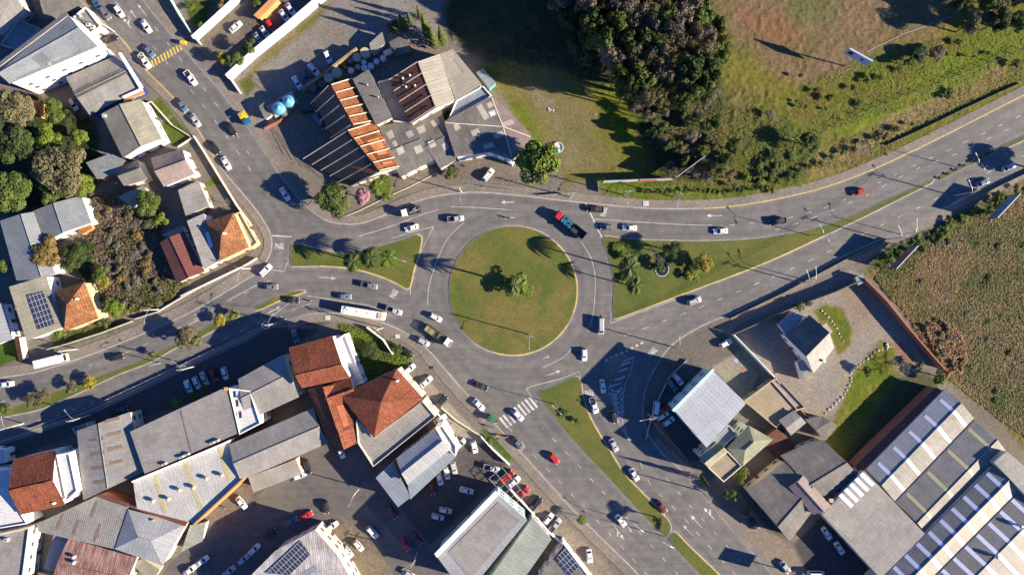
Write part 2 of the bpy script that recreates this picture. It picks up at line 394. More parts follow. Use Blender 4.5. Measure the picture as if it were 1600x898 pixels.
col = np.zeros(X.shape+(3,)); Z = np.zeros(X.shape)
col[:] = (.140,.121,.100)
col *= (.75+.5*NZ)[..., None]
GR = []
def region(pts, c, feather=4, c2=None, rough=0, wob=6, relief=0, rscale=6, lump=0):
    global col, Z
    s = sdist(X, Y, pts)+(NM-.5)*wob*2+(NF-.5)*wob*.8
    a = np.clip(s/feather*.5+.5, 0, 1); a = a*a*(3-2*a)
    cc = np.array(c)[None, None, :]*np.ones(X.shape+(1,))
    if c2 is not None:
        k = np.clip((vnoise(X, Y, 34, len(pts)*7+3, 5, .65)-.38)/.24, 0, 1)[..., None]
        cc = cc*(1-k)+np.array(c2)[None, None, :]*k
    cc = cc*(1+(NF-.5)*rough)[..., None]
    col = col*(1-a[..., None])+cc*a[..., None]
    if relief:
        hN = vnoise(X, Y, rscale, 21, 3, .6); z = np.clip(hN-.38, 0, 1)*relief*2+np.clip(vnoise(X, Y, 22, 33, 2)-.5, 0, 1)*lump
        Z = Z*(1-a)+z*a
GRASS = (.064,.072,.012); OLIVE = (.085,.075,.030); BROWN = (.155,.100,.052); GRAVEL = (.150,.135,.118); DIRT = (.165,.125,.085)
# north-east hill
region([(1080,-60),(1700,-60),(1700,130),(1600,150),(1450,226),(1350,270),(1280,292),(1200,308),(1100,316),(990,318),(940,306),(940,270),(1080,120)], (.125,.112,.022), 8, (.085,.095,.014), .5, 6, .25)
region([(1075,-60),(1530,-60),(1490,30),(1440,62),(1390,78),(1330,110),(1262,132),(1215,118),(1165,80),(1120,45)], (.150,.102,.058), 16, (.118,.090,.040), .35, 12)
region([(1160,15),(1230,25),(1250,60),(1210,70),(1170,45)], (.165,.085,.045), 22, None, .2, 10)
region([(1210,-30),(1330,-30),(1300,40),(1230,35)], (.100,.095,.035), 22, None, .2, 12)
region([(1420,130),(1460,100),(1500,62),(1560,40),(1660,30),(1660,95),(1590,100),(1500,140),(1420,180),(1330,215),(1300,205),(1380,160)], (.098,.140,.010), 16, (.135,.145,.016), .5, 9, .2)
region([(1130,140),(1200,180),(1270,205),(1290,240),(1250,285),(1190,295),(1150,250)], (.050,.080,.014), 18, (.075,.085,.016), .6, 8, .5, 7, .5)
region([(1245,265),(1300,225),(1420,168),(1560,100),(1590,105),(1540,140),(1400,212),(1310,262),(1275,280)], (.21,.155,.070), 12, (.15,.125,.04), .4, 7)
region([(1040,165),(1130,130),(1200,150),(1215,200),(1150,225)], (.085,.090,.018), 14, (.11,.092,.030), .6, 8, .5, 6, .4)
# wood floor, and meadow with the tree shade painted into its dark colour
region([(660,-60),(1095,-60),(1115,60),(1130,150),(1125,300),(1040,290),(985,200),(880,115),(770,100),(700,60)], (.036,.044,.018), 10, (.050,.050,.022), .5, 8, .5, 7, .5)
# middle meadow
region([(745,105),(800,98),(880,112),(960,140),(990,190),(1000,260),(990,290),(880,290),(865,240),(835,205),(800,160),(760,130)], (.128,.112,.034), 10, (.108,.106,.020), .35, 9)
region([(925,140),(975,150),(998,190),(1002,240),(980,235),(945,190)], (.100,.120,.010), 14, None, .4, 7, .15)
region([(790,150),(815,160),(850,215),(870,255),(850,250),(815,200)], (.085,.105,.012), 9, None, .4, 4)
region([(815,130),(880,130),(920,190),(930,260),(880,260),(850,190)], (.158,.132,.078), 30, (.120,.110,.040), .25, 12)
region([(935,284),(1060,282),(1190,286),(1190,308),(1100,314),(1000,312),(935,300)], (.068,.105,.010), 5, (.12,.11,.03), .5, 3, .2)
# gravel yard north
region([(505,5),(560,-60),(700,-60),(690,50),(640,66),(540,92),(470,130),(410,210),(470,300),(500,320),(440,300),(360,170),(368,125)], (.185,.170,.152), 10, (.155,.140,.122), .25, 6)
region([(375,128),(410,88),(505,8),(518,6),(490,40),(420,96),(385,132)], (.085,.080,.020), 6, (.14,.11,.05), .5, 4)
region([(300,-60),(500,-60),(490,5),(404,84),(362,120),(320,75),(300,30)], (.150,.122,.095), 4, (.115,.095,.075), .25, 3)
region([(345,-60),(525,-60),(505,0),(420,72),(380,60)], (.110,.092,.075), 8, None, .2, 4)
region([(285,0),(335,0),(320,40),(300,42)], (.060,.075,.012), 6, None, .6, 3, .3)
region([(370,130),(392,118),(400,135),(385,150)], (.075,.080,.016), 5, None, .5, 3)
# NW gardens
region([(237,160),(250,152),(272,178),(258,186),(243,184)], (.060,.085,.014), 3, None, .5, 1)
region([(250,195),(272,182),(302,214),(276,228),(258,224)], (.058,.080,.014), 3, None, .5, 1)
region([(319,285),(338,276),(345,288),(322,292)], (.08,.11,.012), 3, None, .5, 1)
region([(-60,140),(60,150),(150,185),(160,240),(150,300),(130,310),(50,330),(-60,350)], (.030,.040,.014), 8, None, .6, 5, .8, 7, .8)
region([(140,305),(190,300),(260,325),(250,370),(278,430),(300,440),(270,468),(215,490),(165,495),(150,440),(140,380)], (.125,.085,.045), 8, (.07,.06,.028), .8, 6, 1.2, 5, .9)
region([(0,530),(25,528),(30,562),(0,572),(-20,560)], (.045,.085,.012), 3, None, .5, 1, .1)
region([(78,520),(150,505),(215,500),(170,520),(110,540),(85,545)], (.060,.070,.020), 5, None, .8, 3, .5)
# urban paved blocks
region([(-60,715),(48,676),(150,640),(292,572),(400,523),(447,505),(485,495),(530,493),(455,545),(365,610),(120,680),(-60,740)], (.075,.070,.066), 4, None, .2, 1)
region([(365,735),(480,700),(560,690),(600,740),(640,800),(560,835),(480,800),(400,790)], (.135,.112,.090), 8, (.105,.088,.072), .25, 4)
region([(505,812),(560,835),(610,860),(600,946),(540,946)], (.165,.130,.090), 8, (.12,.10,.075), .25, 3)
region([(612,790),(700,716),(752,680),(798,722),(672,852),(655,830)], (.078,.070,.066), 3, None, .2, 1)
region([(660,585),(712,640),(760,690),(700,700),(640,640)], (.225,.198,.165), 3, None, .2, 1)
region([(790,720),(850,775),(930,860),(998,946),(880,946),(840,840)], (.215,.180,.140), 5, (.18,.15,.115), .25, 3)
region([(529,506),(575,511),(622,540),(645,562),(618,590),(572,596),(548,560)], (.052,.095,.012), 4, (.075,.115,.014), .5, 2, .3)
region([(752,672),(770,668),(806,712),(795,724)], (.050,.085,.012), 3, None, .5, 2, .2)
# east side
region([(1120,520),(1150,500),(1330,420),(1350,435),(1400,480),(1445,570),(1400,600),(1250,665),(1215,610),(1165,560)], (.200,.182,.160), 6, (.225,.188,.145), .25, 4)
region([(1305,455),(1340,440),(1365,470),(1360,500),(1335,520),(1318,480)], (.20,.155,.11), 14, None, .2, 6)
region([(1390,530),(1415,535),(1432,565),(1410,575)], (.20,.115,.075), 8, None, .2, 4)
region([(1272,486),(1290,475),(1318,482),(1332,515),(1328,540),(1310,555),(1300,530)], (.078,.098,.011), 4, (.11,.105,.018), .5, 2, .15)
region([(1375,530),(1400,540),(1405,580),(1420,595),(1385,640),(1320,725),(1288,690),(1320,620),(1330,590)], (.085,.112,.010), 5, (.125,.118,.018), .5, 3, .15)
region([(1405,588),(1450,580),(1470,600),(1400,665),(1335,730),(1318,722),(1370,640)], (.060,.070,.026), 5, (.075,.070,.035), .3, 2)  # factory shadow over the grass yard painted as darker ground
region([(1345,425),(1430,385),(1500,350),(1600,290),(1700,240),(1700,760),(1600,700),(1560,655),(1478,592),(1420,500),(1370,440)], (.150,.112,.038), 7, (.115,.098,.028), .7, 4, .4, 4.5, .3)
region([(1490,330),(1700,240),(1700,400),(1560,420),(1480,440)], (.185,.118,.055), 40, (.145,.110,.038), .7, 18, .4, 4.5, .2)
region([(1435,505),(1470,500),(1500,520),(1512,560),(1500,580),(1478,590),(1460,560)], (.20,.105,.050), 6, (.13,.075,.04), .9, 4, 1.6, 4, .8)
region([(1360,405),(1400,380),(1480,345),(1600,292),(1700,245),(1700,262),(1600,310),(1480,368),(1395,412),(1370,425)], (.045,.070,.014), 6, None, .8, 5, .9, 6)
region([(1112,572),(1150,549),(1186,585),(1166,626)], (.22,.195,.15), 2, None, .2, 0)
region([(1030,555),(1065,530),(1112,505),(1160,545),(1112,574),(1050,600)], (.120,.105,.088), 3, None, .2, 1)
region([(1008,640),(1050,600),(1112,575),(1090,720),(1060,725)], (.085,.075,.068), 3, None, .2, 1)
region([(1110,790),(1180,800),(1240,860),(1290,946),(1230,946),(1160,850)], (.19,.155,.118), 4, None, .25, 2)
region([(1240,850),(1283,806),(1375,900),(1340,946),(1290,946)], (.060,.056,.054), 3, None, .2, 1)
region([(1150,760),(1170,765),(1235,845),(1200,830)], (.075,.07,.05), 4, None, .3, 2)
sr = sdist(X, Y, ROADPX); Z *= np.clip((-sr-6)/6, 0, 1); Z[:4] = 0; Z[-4:] = 0; Z[:, :4] = 0; Z[:, -4:] = 0
col *= (1+(vnoise(X, Y, 4.5, 77, 2)-.5)*.22)[..., None]
ny, nx = X.shape
V = np.stack([(X-800)*MPP, -(Y-449)*MPP, Z], -1).reshape(-1, 3)
ii = np.arange(ny*nx).reshape(ny, nx)
F = np.stack([ii[:-1,:-1], ii[1:,:-1], ii[1:,1:], ii[:-1,1:]], -1).reshape(-1, 4)
me = bpy.data.meshes.new('ground'); me.vertices.add(len(V)); me.vertices.foreach_set('co', V.ravel().astype(np.float32))
me.loops.add(F.size); me.loops.foreach_set('vertex_index', F.ravel().astype(np.int32))
me.polygons.add(len(F)); me.polygons.foreach_set('loop_start', np.arange(0, F.size, 4, dtype=np.int32)); me.polygons.foreach_set('loop_total', np.full(len(F), 4, np.int32))
me.update(calc_edges=True)
at = me.color_attributes.new('cover', 'FLOAT_COLOR', 'POINT')
at.data.foreach_set('color', np.concatenate([np.clip(col, 0, 1).reshape(-1, 3), np.ones((len(V), 1))], 1).ravel().astype(np.float32))
m, N, L, b = newmat('land_cover'); a_ = N.new('ShaderNodeVertexColor'); a_.layer_name = 'cover'; p_ = pos(N)
f1 = noi(N, L, p_, 1.3, 8, .75); f2 = noi(N, L, p_, 6, 4, .7)
c_ = mix(N, L, a_.outputs[0], ramp(N, L, f1, [(.28, (.55,.55,.55)), (.72, (1.42,1.42,1.42))]), 1, 'MULTIPLY')
c_ = mix(N, L, c_, ramp(N, L, f2, [(.3, (.75,)*3), (.7, (1.22,)*3)]), 1, 'MULTIPLY')
L.new(c_, b.inputs['Base Color']); b.inputs['Roughness'].default_value = .95; b.inputs['Specular IOR Level'].default_value = .15
bump(N, L, b, f1, .18, .6); me.materials.append(m)
g = bpy.data.objects.new('ground', me); COL.objects.link(g); structure(g)

# ------------------------------------------------------------------ roads, pavements, islands
# the carriageway is a fine grid so that its wear (oily lane centres, dusty margins, sweeps of grit) can be stored per vertex
gx, gy = np.meshgrid(np.arange(-66, 1690, 2.0), np.arange(-44, 940, 2.0)); RS = sdist(gx, gy, ROADPX); IS = np.full(gx.shape, 1e9)
for k in ISL: IS = np.minimum(IS, -sdist(gx, gy, ISL[k]))
de = np.minimum(RS, np.maximum(IS, 0)); nA = vnoise(gx, gy, 40, 51, 5, .6); nB = vnoise(gx, gy, 7, 61, 3, .6); ph = (de % 17)/17
wear = 1.06-.20*np.exp(-((ph-.5)/.17)**2)*np.clip(nA*1.9-.25, 0, 1)-.06*(np.exp(-((ph-.28)/.07)**2)+np.exp(-((ph-.72)/.07)**2))+(nB-.5)*.16+(nA-.5)*.35
dust = np.clip(1-de/4.5, 0, 1)*np.clip(nA*2-.4, 0, 1)
for pl in ([(884,706),(896,705),(912,760),(920,800),(906,795),(893,745)],[(945,815),(960,812),(968,860),(955,872)],[(705,575),(760,600),(800,640),(780,650),(730,610)],[(850,575),(905,560),(930,570),(880,600)],[(1060,830),(1080,840),(1120,890),(1100,900)]): dust = np.maximum(dust, np.clip(sdist(gx, gy, pl)/6+.6, 0, 1)*np.clip(vnoise(gx*1.0, gy*.35, 5, 71, 3)*2.2-.6, 0, 1)*.9)
for pl, v in (([(560,352),(600,345),(610,365),(570,372)],.88),([(1012,330),(1060,332),(1060,345),(1010,343)],.86),([(1240,395),(1290,372),(1296,384),(1246,407)],.87),([(845,650),(865,640),(885,668),(866,678)],.88),([(320,150),(338,140),(352,165),(334,174)],.86),([(905,520),(935,520),(935,548),(905,548)],.9),([(100,588),(150,572),(154,582),(104,598)],.87),([(1080,860),(1100,850),(1118,880),(1098,890)],.88),([(690,560),(712,545),(735,575),(712,590)],.9)): wear *= np.where(sdist(gx, gy, pl) > 0, v, 1)
wc = wear[..., None]*np.ones(3)*(1-dust[..., None]*.5)+dust[..., None]*.5*np.array((1.55,1.38,1.15)); kp = RS > -2.2
idx = -np.ones(gx.shape, int); idx[kp] = np.arange(kp.sum()); q4 = np.stack([idx[:-1,:-1], idx[1:,:-1], idx[1:,1:], idx[:-1,1:]], -1).reshape(-1, 4); q4 = q4[(q4 >= 0).all(1)]
co = np.stack([(gx[kp]-800)*MPP, -(gy[kp]-449)*MPP, np.full(kp.sum(), .03)], -1)
me = bpy.data.meshes.new('road'); me.vertices.add(len(co)); me.vertices.foreach_set('co', co.ravel().astype(np.float32)); me.loops.add(q4.size); me.loops.foreach_set('vertex_index', q4.ravel().astype(np.int32))
me.polygons.add(len(q4)); me.polygons.foreach_set('loop_start', np.arange(0, q4.size, 4, dtype=np.int32)); me.polygons.foreach_set('loop_total', np.full(len(q4), 4, np.int32)); me.update(calc_edges=True)
at = me.color_attributes.new('wear', 'FLOAT_COLOR', 'POINT'); at.data.foreach_set('color', np.concatenate([wc[kp], np.ones((kp.sum(), 1))], 1).ravel().astype(np.float32))
me.materials.append(M['asphalt']); ro = bpy.data.objects.new('road', me); COL.objects.link(ro); structure(ro)
mb = MB(); STREET = spline([(225,946),(262,885),(285,862),(308,838),(335,815),(368,800),(400,775),(440,745),(478,722),(492,690),(520,690),(556,693),(585,742),(625,790),(665,850),(735,946)])+spline([(640,946),(608,885),(575,840),(545,812),(525,803),(505,812),(470,828),(430,852),(392,884),(350,946)])
mb.prism(gp(STREET), None, .024); structure(mb.build('side_street', M['street']))
def strip(line, a, b, z0, z1, name, mat, closed=False):
    o1 = offset(line, a, closed); o2 = offset(line, b, closed); n = len(line); mb = MB()
    A = gp(o1); B = gp(o2); k = n if closed else n-1
    vs = [(p.x, p.y, z1) for p in A]+[(p.x, p.y, z1) for p in B]
    fs = [(i, (i+1) % n, n+(i+1) % n, n+i) for i in range(k)]
    if z0 is not None:
        vs += [(p.x, p.y, z0) for p in A]+[(p.x, p.y, z0) for p in B]
        fs += [(2*n+i, 2*n+(i+1) % n, (i+1) % n, i) for i in range(k)]+[(3*n+i, n+i, n+(i+1) % n, 3*n+(i+1) % n) for i in range(k)]
    mb.add(vs, fs); return mb.build(name, mat)
def near(line, a, b):
    ia = min(range(len(line)), key=lambda i: math.dist(line[i], a)); ib = min(range(len(line)), key=lambda i: math.dist(line[i], b))
    return line[ia:ib+1]
SW = [(E_N, (190,-50), (432,265), 14), (E_N, (480,322), (1700,98), 13), (E_E, (1700,210), (1140,492), 15),
      (E_E, (1018,686), (1250,946), 12), (E_S, (1040,946), (667,545), 15), (E_S, (667,545), (447,502), 13), (E_S, (400,520), (-70,714), 6),
      (E_W, (-70,612), (414,411), 16), (E_W, (414,411), (110,-50), 12)]
for line, a, b_, wd in SW:
    s = near(line, a, b_)
    structure(strip(s, .8, wd, 0, .12, 'pavement', M['pave']))
    structure(strip(s, 0, .8, 0, .125, 'kerb', M['kerb']))
# yellow painted kerb lengths
for line, a, b_ in ((E_W, (200,530), (60,580)), (E_W, (424,388), (415,410)), (E_W, (345,262), (190,62)), (E_N, (1100,325), (1600,148)), (E_W, (395,428), (292,490))):
    s = near(line, a, b_) or near(line[::-1], a, b_)
    structure(strip(s, -1.4, -.2, None, .038, 'yellow_edge_line', M['yellow_line']))
LM = dict(circle='lawn_dry', west='lawn', east='lawn', south='lawn', south_tail='lawn', verge_west='lawn', verge_tip='lawn_dry', planter_strip='lawn_dry', verge_east='lawn', hatch_island='pave')
for k, pl in ISL.items():
    A = sum(pl[i][0]*pl[(i+1) % len(pl)][1]-pl[(i+1) % len(pl)][0]*pl[i][1] for i in range(len(pl)))
    if A < 0: pl = pl[::-1]; ISL[k] = pl
    sg = -.9   # inward
    strip_k = strip(pl, 0, sg, 0, .15, 'kerb', M['kerb'], True); structure(strip_k)
    mb = MB(); ip = offset(pl, sg+.1, True); mb.prism(gp(ip), None, .17); o = mb.build('traffic_island', M[LM[k]]); structure(o)
    if k not in ('hatch_island', 'planter_strip'):
        structure(strip(pl, .25, .95, None, .036, 'edge_line', M['white_line'], True))
# yellow kerb tops
for k, a0, a1 in (('circle', -.9, .35), ('circle', .55, 1.9)):
    pl = [(801.5+100.5*math.cos(t), 454+101*math.sin(t)) for t in np.linspace(a0, a1, 30)]
    structure(strip(pl, .1, -1.3, .1, .178, 'yellow_kerb', M['kerb_y']))
for k, a, b_ in (('west', (652,366), (641,449)), ('east', (1300,348+44), (962,498)), ('south', (915,630), (1040,805)), ('west', (641,449), (500,416)), ('verge_tip', (476,454), (415,480)), ('south_tail', (1058,832), (1125,898))):
    pl = ISL[k]; n = len(pl); ia = min(range(n), key=lambda i: math.dist(pl[i], a)); ib = min(range(n), key=lambda i: math.dist(pl[i], b_))
    f = [pl[(ia+j) % n] for j in range(((ib-ia) % n)+1)]
    if len(f) > n*.6: f = [pl[(ib+j) % n] for j in range(((ia-ib) % n)+1)]
    structure(strip(f, .1, -1.3, .1, .178, 'yellow_kerb', M['kerb_y']))
# ------------------------------------------------------------------ road paint
PZ = .042
def line(pts, wd=.75, mat='white_line', name='lane_line', z=PZ):
    structure(strip(spline(pts), -wd/2, wd/2, None, z, name, M[mat]))
def dashes(pts, on=10, off=20, wd=.75, name='lane_dashes', start=0):
    P = spline(pts, 2); mb = MB(); d = start; acc = []
    for i in range(len(P)-1):
        L_ = math.dist(P[i], P[i+1]); ph = d % (on+off)
        if ph < on: acc.append(P[i])
        elif acc:
            if len(acc) > 1:
                A = gp(offset(acc, wd/2), PZ); B = gp(offset(acc, -wd/2), PZ); n = len(acc)
                A = [Vector((p[0], p[1], PZ)) for p in gp(offset(acc, wd/2))]; B = [Vector((p[0], p[1], PZ)) for p in gp(offset(acc, -wd/2))]
                mb.add(A+B, [(j, j+1, n+j+1, n+j) for j in range(n-1)])
            acc = []
        d += L_
    structure(mb.build(name, M['white_line']))
dashes([(160,-20),(187,10),(252,88),(314,160),(360,222),(405,285)])
dashes([(195,-20),(215,8),(290,103),(340,166),(378,222),(398,258)], start=12)
dashes([(975,525),(1044,499),(1106,475),(1180,444),(1270,405),(1360,360),(1440,322),(1518,282),(1600,243),(1700,195)], on=11, off=20)
dashes([(1140,352),(1200,346),(1251,336),(1310,316),(1400,272),(1483,234),(1600,178)], on=10, off=20)
dashes([(1190,366),(1257,345),(1341,311),(1428,266),(1500,238),(1600,190)], on=10, off=20, start=9)
dashes([(795,668),(827,703),(875,753),(941,821),(1000,885),(1040,930)], on=10, off=18)
dashes([(848,668),(890,712),(930,755),(985,815),(1040,876),(1090,930)], on=10, off=18, start=6)
dashes([(1000,722),(1017,757),(1040,780),(1070,810),(1110,855),(1160,908)], on=11, off=17)
dashes([(1040,745),(1077,788),(1122,837),(1170,890)], on=10, off=18)
dashes([(0,672),(66,655),(100,645),(185,612),(268,571),(353,528),(420,497)], on=9, off=20)
dashes([(0,628),(60,612),(107,583),(193,552),(240,532),(330,485),(395,452)], on=10, off=20)
line([(354,470),(400,446),(425,437)])
line([(560,369),(588,361),(613,353),(640,343),(663,334),(685,328)])
line([(705,323),(740,324),(800,328)])
line([(725,348),(708,363),(695,380),(684,405),(675,430),(670,448),(668,476)])
line([(678,354),(650,361),(612,372)]); line([(678,354),(664,380),(652,410),(642,440),(641,460)])
line([(925,342),(1000,347),(1070,351),(1113,352)]); line([(953,505),(957,480),(961,450)]); line([(953,505),(1000,488),(1060,466)])
line([(908,378),(922,400),(929,425),(930,449),(928,480),(922,512)])
line([(915,318),(922,332),(930,350),(941,372)], 2.0, name='give_way_bar')
line([(425,368),(456,370)], 2.0, name='stop_bar')
line([(822,607),(835,602),(880,590),(905,580)]); line([(905,580),(907,590)]); line([(822,607),(830,618),(840,628)])
line([(897,540),(880,558),(848,574)]); line([(447,469),(455,470),(430,490),(410,505)])
line([(400,422),(420,421),(445,424),(446,418),(456,398)]); line([(480,462),(520,468),(580,478),(600,485)]); line([(455,484),(486,474)])
line([(1245,640),(1210,600)]) if False else None
# edge lines
for l_, d_ in ((E_N, -.3), (E_E, -.3), (E_S, -.3), (E_W, -.3)):
    structure(strip(l_, d_, d_-.75, None, .037, 'edge_line', M['white_line']))
def poly(pts, mat='white_line', name='road_marking', z=PZ):
    mb = MB(); mb.prism(gp(pts), None, z); return structure(mb.build(name, M[mat]))
def arrow(x, y, ang, L_=22, turn=0, wd=1.0):
    """turn arrow painted on the lane; ang is the pointing direction, degrees clockwise from image right"""
    c, s = math.cos(R(ang)), math.sin(R(ang)); mb = MB()
    def T(u, v): return (x+u*c-v*s, y+u*s+v*c)
    mb.prism(gp([T(-L_*.5,-wd/2), T(L_*.25,-wd/2), T(L_*.25,wd/2), T(-L_*.5,wd/2)]), None, PZ)
    mb.prism(gp([T(L_*.22,-3), T(L_*.5,0), T(L_*.22,3)]), None, PZ+.001)
    if turn: mb.prism(gp([T(0,turn*.4), T(L_*.2,turn*5), T(L_*.2-2,turn*6.5), T(-4,turn*.4)]), None, PZ+.002)
    structure(mb.build('lane_arrow', M['white_line']))
for a in ((222,16,-128,22),(208,22,-128,14),(199,37,-128,20,1),(793,316,180,20),(795,340,180,18),(512,434,4,26),(864,583,-20,26),(853,558,-20,10),(1116,337,180,24),
          (967,831,55,26,1),(984,826,55,10),(1088,814,-132,26),(1075,828,-132,22),(1108,802,-132,26,1),(428,484,-28,24),(438,497,-28,8),(305,502,-28,24),(312,488,-28,20)): arrow(*a)
def word(txt, x, y, ang, size=2.0, stretch=2.2, z=PZ):
    """painted word, read along direction ang (clockwise from image right)"""
    cu = bpy.data.curves.new('tmp', 'FONT'); cu.body = txt; cu.size = size; cu.align_x = 'CENTER'; cu.align_y = 'CENTER'; cu.offset = .03
    o = bpy.data.objects.new('tmp', cu); COL.objects.link(o); bpy.context.view_layer.update()
    me_ = bpy.data.meshes.new_from_object(o.evaluated_get(bpy.context.evaluated_depsgraph_get())); bpy.data.objects.remove(o)
    for v in me_.vertices: v.co = Vector((v.co.x, v.co.y*stretch, 0))
    me_.materials.clear(); me_.materials.append(M['white_line'])
    r_ = bpy.data.objects.new('painted_word', me_); COL.objects.link(r_); p = W(x, y); r_.location = (p.x, p.y, z); r_.rotation_euler.z = -R(ang)
    structure(r_); return r_
word('PARE', 437, 385, 0, 1.25, 2.0); word('PARE', 616, 459, -62, 1.25, 2.0); word('PARE', 1020, 550, -50, 1.25, 2.0); word('PARE', 944, 331, -82, 1.25, 2.0); word('PARE', 921, 614, -8, 1.25, 2.0)
# crossings
mb = MB()
for k in range(9):
    t = k/8; cx, cy = 787+t*46, 662-t*32
    mb.prism(gp([(cx-8,cy-9.5),(cx-5,cy-11),(cx+8,cy+5),(cx+5,cy+7)]), None, PZ)
structure(mb.build('zebra_crossing', M['white_line']))
mb = MB()
for k in range(13):
    t = k/12; cx, cy = 229+t*58, 106-t*35
    mb.prism(gp([(cx-3.2,cy-4.6),(cx-.6,cy-6),(cx+3,cy+4.2),(cx+.4,cy+5.6)]), None, PZ)
structure(mb.build('yellow_crossing', M['yellow_line']))
mb = MB()
for k, (x, y) in enumerate([(985,560),(980,567),(976,577),(972,590),(965,600),(962,612)]):
    u = 12 if k < 4 else 14
    mb.prism(gp([(x-u,y+3),(x+u*.35,y-3),(x+u*.35+1,y-.8),(x-u+1,y+5)]), None, PZ)
for k in range(6):
    x, y = 963+k*1.2, 615+k*7
    mb.prism(gp([(x-9,y-7),(x-8,y-9),(x+1,y+1),(x,y+4)]), None, PZ); mb.prism(gp([(x,y+4),(x+.3,y+1),(x+9-k*.6,y-11),(x+9-k*.6,y-8)]), None, PZ+.001)
structure(mb.build('hatched_marking', M['white_line']))
line([(990,558),(985,580),(977,600),(973,625),(973,660),(985,690)]); line([(947,570),(948,595),(956,625),(970,665),(985,690)])
mb = MB()
for k in range(8):
    t = k/7; x, y = 945+t*55, 562-t*27
    mb.prism(gp([(x,y),(x+4,y-2),(x+6,y+1.4),(x+2,y+3.2)]), None, PZ)
structure(mb.build('crossing_blocks', M['white_line']))
# painted bays with crosses at the petrol forecourt
for x, y, c in ((1160,578,(.5,.06,.05)),(1170,588,(.5,.06,.05)),(1180,598,(.45,.5,.6)),(1150,563,(.3,.45,.6))):
    mt = solid('bay_paint_%d' % int(c[0]*100+c[1]*10), c, .7); p = W(x, y); ring = MB(); n = 20
    for q in range(n):
        a0, a1 = 2*math.pi*q/n, 2*math.pi*(q+1)/n
        ring.add([(p.x+r*math.cos(a), p.y+r*math.sin(a), .02) for a in (a0, a1) for r in (.42, .62)], [(0,1,3,2)])
    ring.box((p.x, p.y, .014), (.7,.16,.012), R(45)); ring.box((p.x, p.y, .017), (.7,.16,.012), R(-45))
    structure(ring.build('painted_roundel', mt))
# repaired trench strip and tyre marks on the carriageway
poly([(857,758),(860,754),(908,806),(906,810)], 'kerb', 'repaired_trench', .128)

M['skid'] = plain('tyre_marks', (.078,.075,.073), .85, var=.3, scale=.3)
for pts in ([(728,424),(735,402),(748,382),(765,366)],[(707,440),(710,410),(722,380),(744,354),(772,338)],[(560,330),(640,312),(740,307),(850,316)],[(865,590),(840,596),(800,592),(765,576),(738,556)],[(880,575),(845,583),(805,580),(770,566)],[(975,512),(1040,489),(1120,458),(1200,420)],[(1120,338),(1200,328),(1300,306),(1400,264)],[(1000,362),(1080,366),(1160,366),(1240,354)],[(455,421),(454,432)],[(464,423),(465,433)],[(913,600),(920,628),(933,660)]): line(pts, .45, 'skid', 'tyre_marks', .034)

# ------------------------------------------------------------------ buildings
def pip(x, y, poly):
    c = False; n = len(poly)
    for i in range(n):
        x1, y1 = poly[i]; x2, y2 = poly[(i+1) % n]
        if (y1 > y) != (y2 > y) and x < (x2-x1)*(y-y1)/(y2-y1)+x1: c = not c
    return c
def roof_uv(vs):
    vs = [Vector(v) for v in vs]; nrm = Vector((0,0,0))
    for i in range(1, len(vs)-1): nrm += (vs[i]-vs[0]).cross(vs[i+1]-vs[0])
    nrm.normalize()
    if nrm.z < 0: nrm = -nrm
    h = Vector((nrm.x, nrm.y, 0))
    if h.length < .02:
        e = max(((vs[(i+1) % len(vs)]-vs[i]) for i in range(len(vs))), key=lambda e: e.length); h = Vector((-e.y, e.x, 0))
    h.normalize(); u = Vector((-h.y, h.x, 0)); dn = nrm.cross(u).normalized()
    return [(v.dot(u), v.dot(dn)) for v in vs], nrm
class Bld: pass
WINN = 0
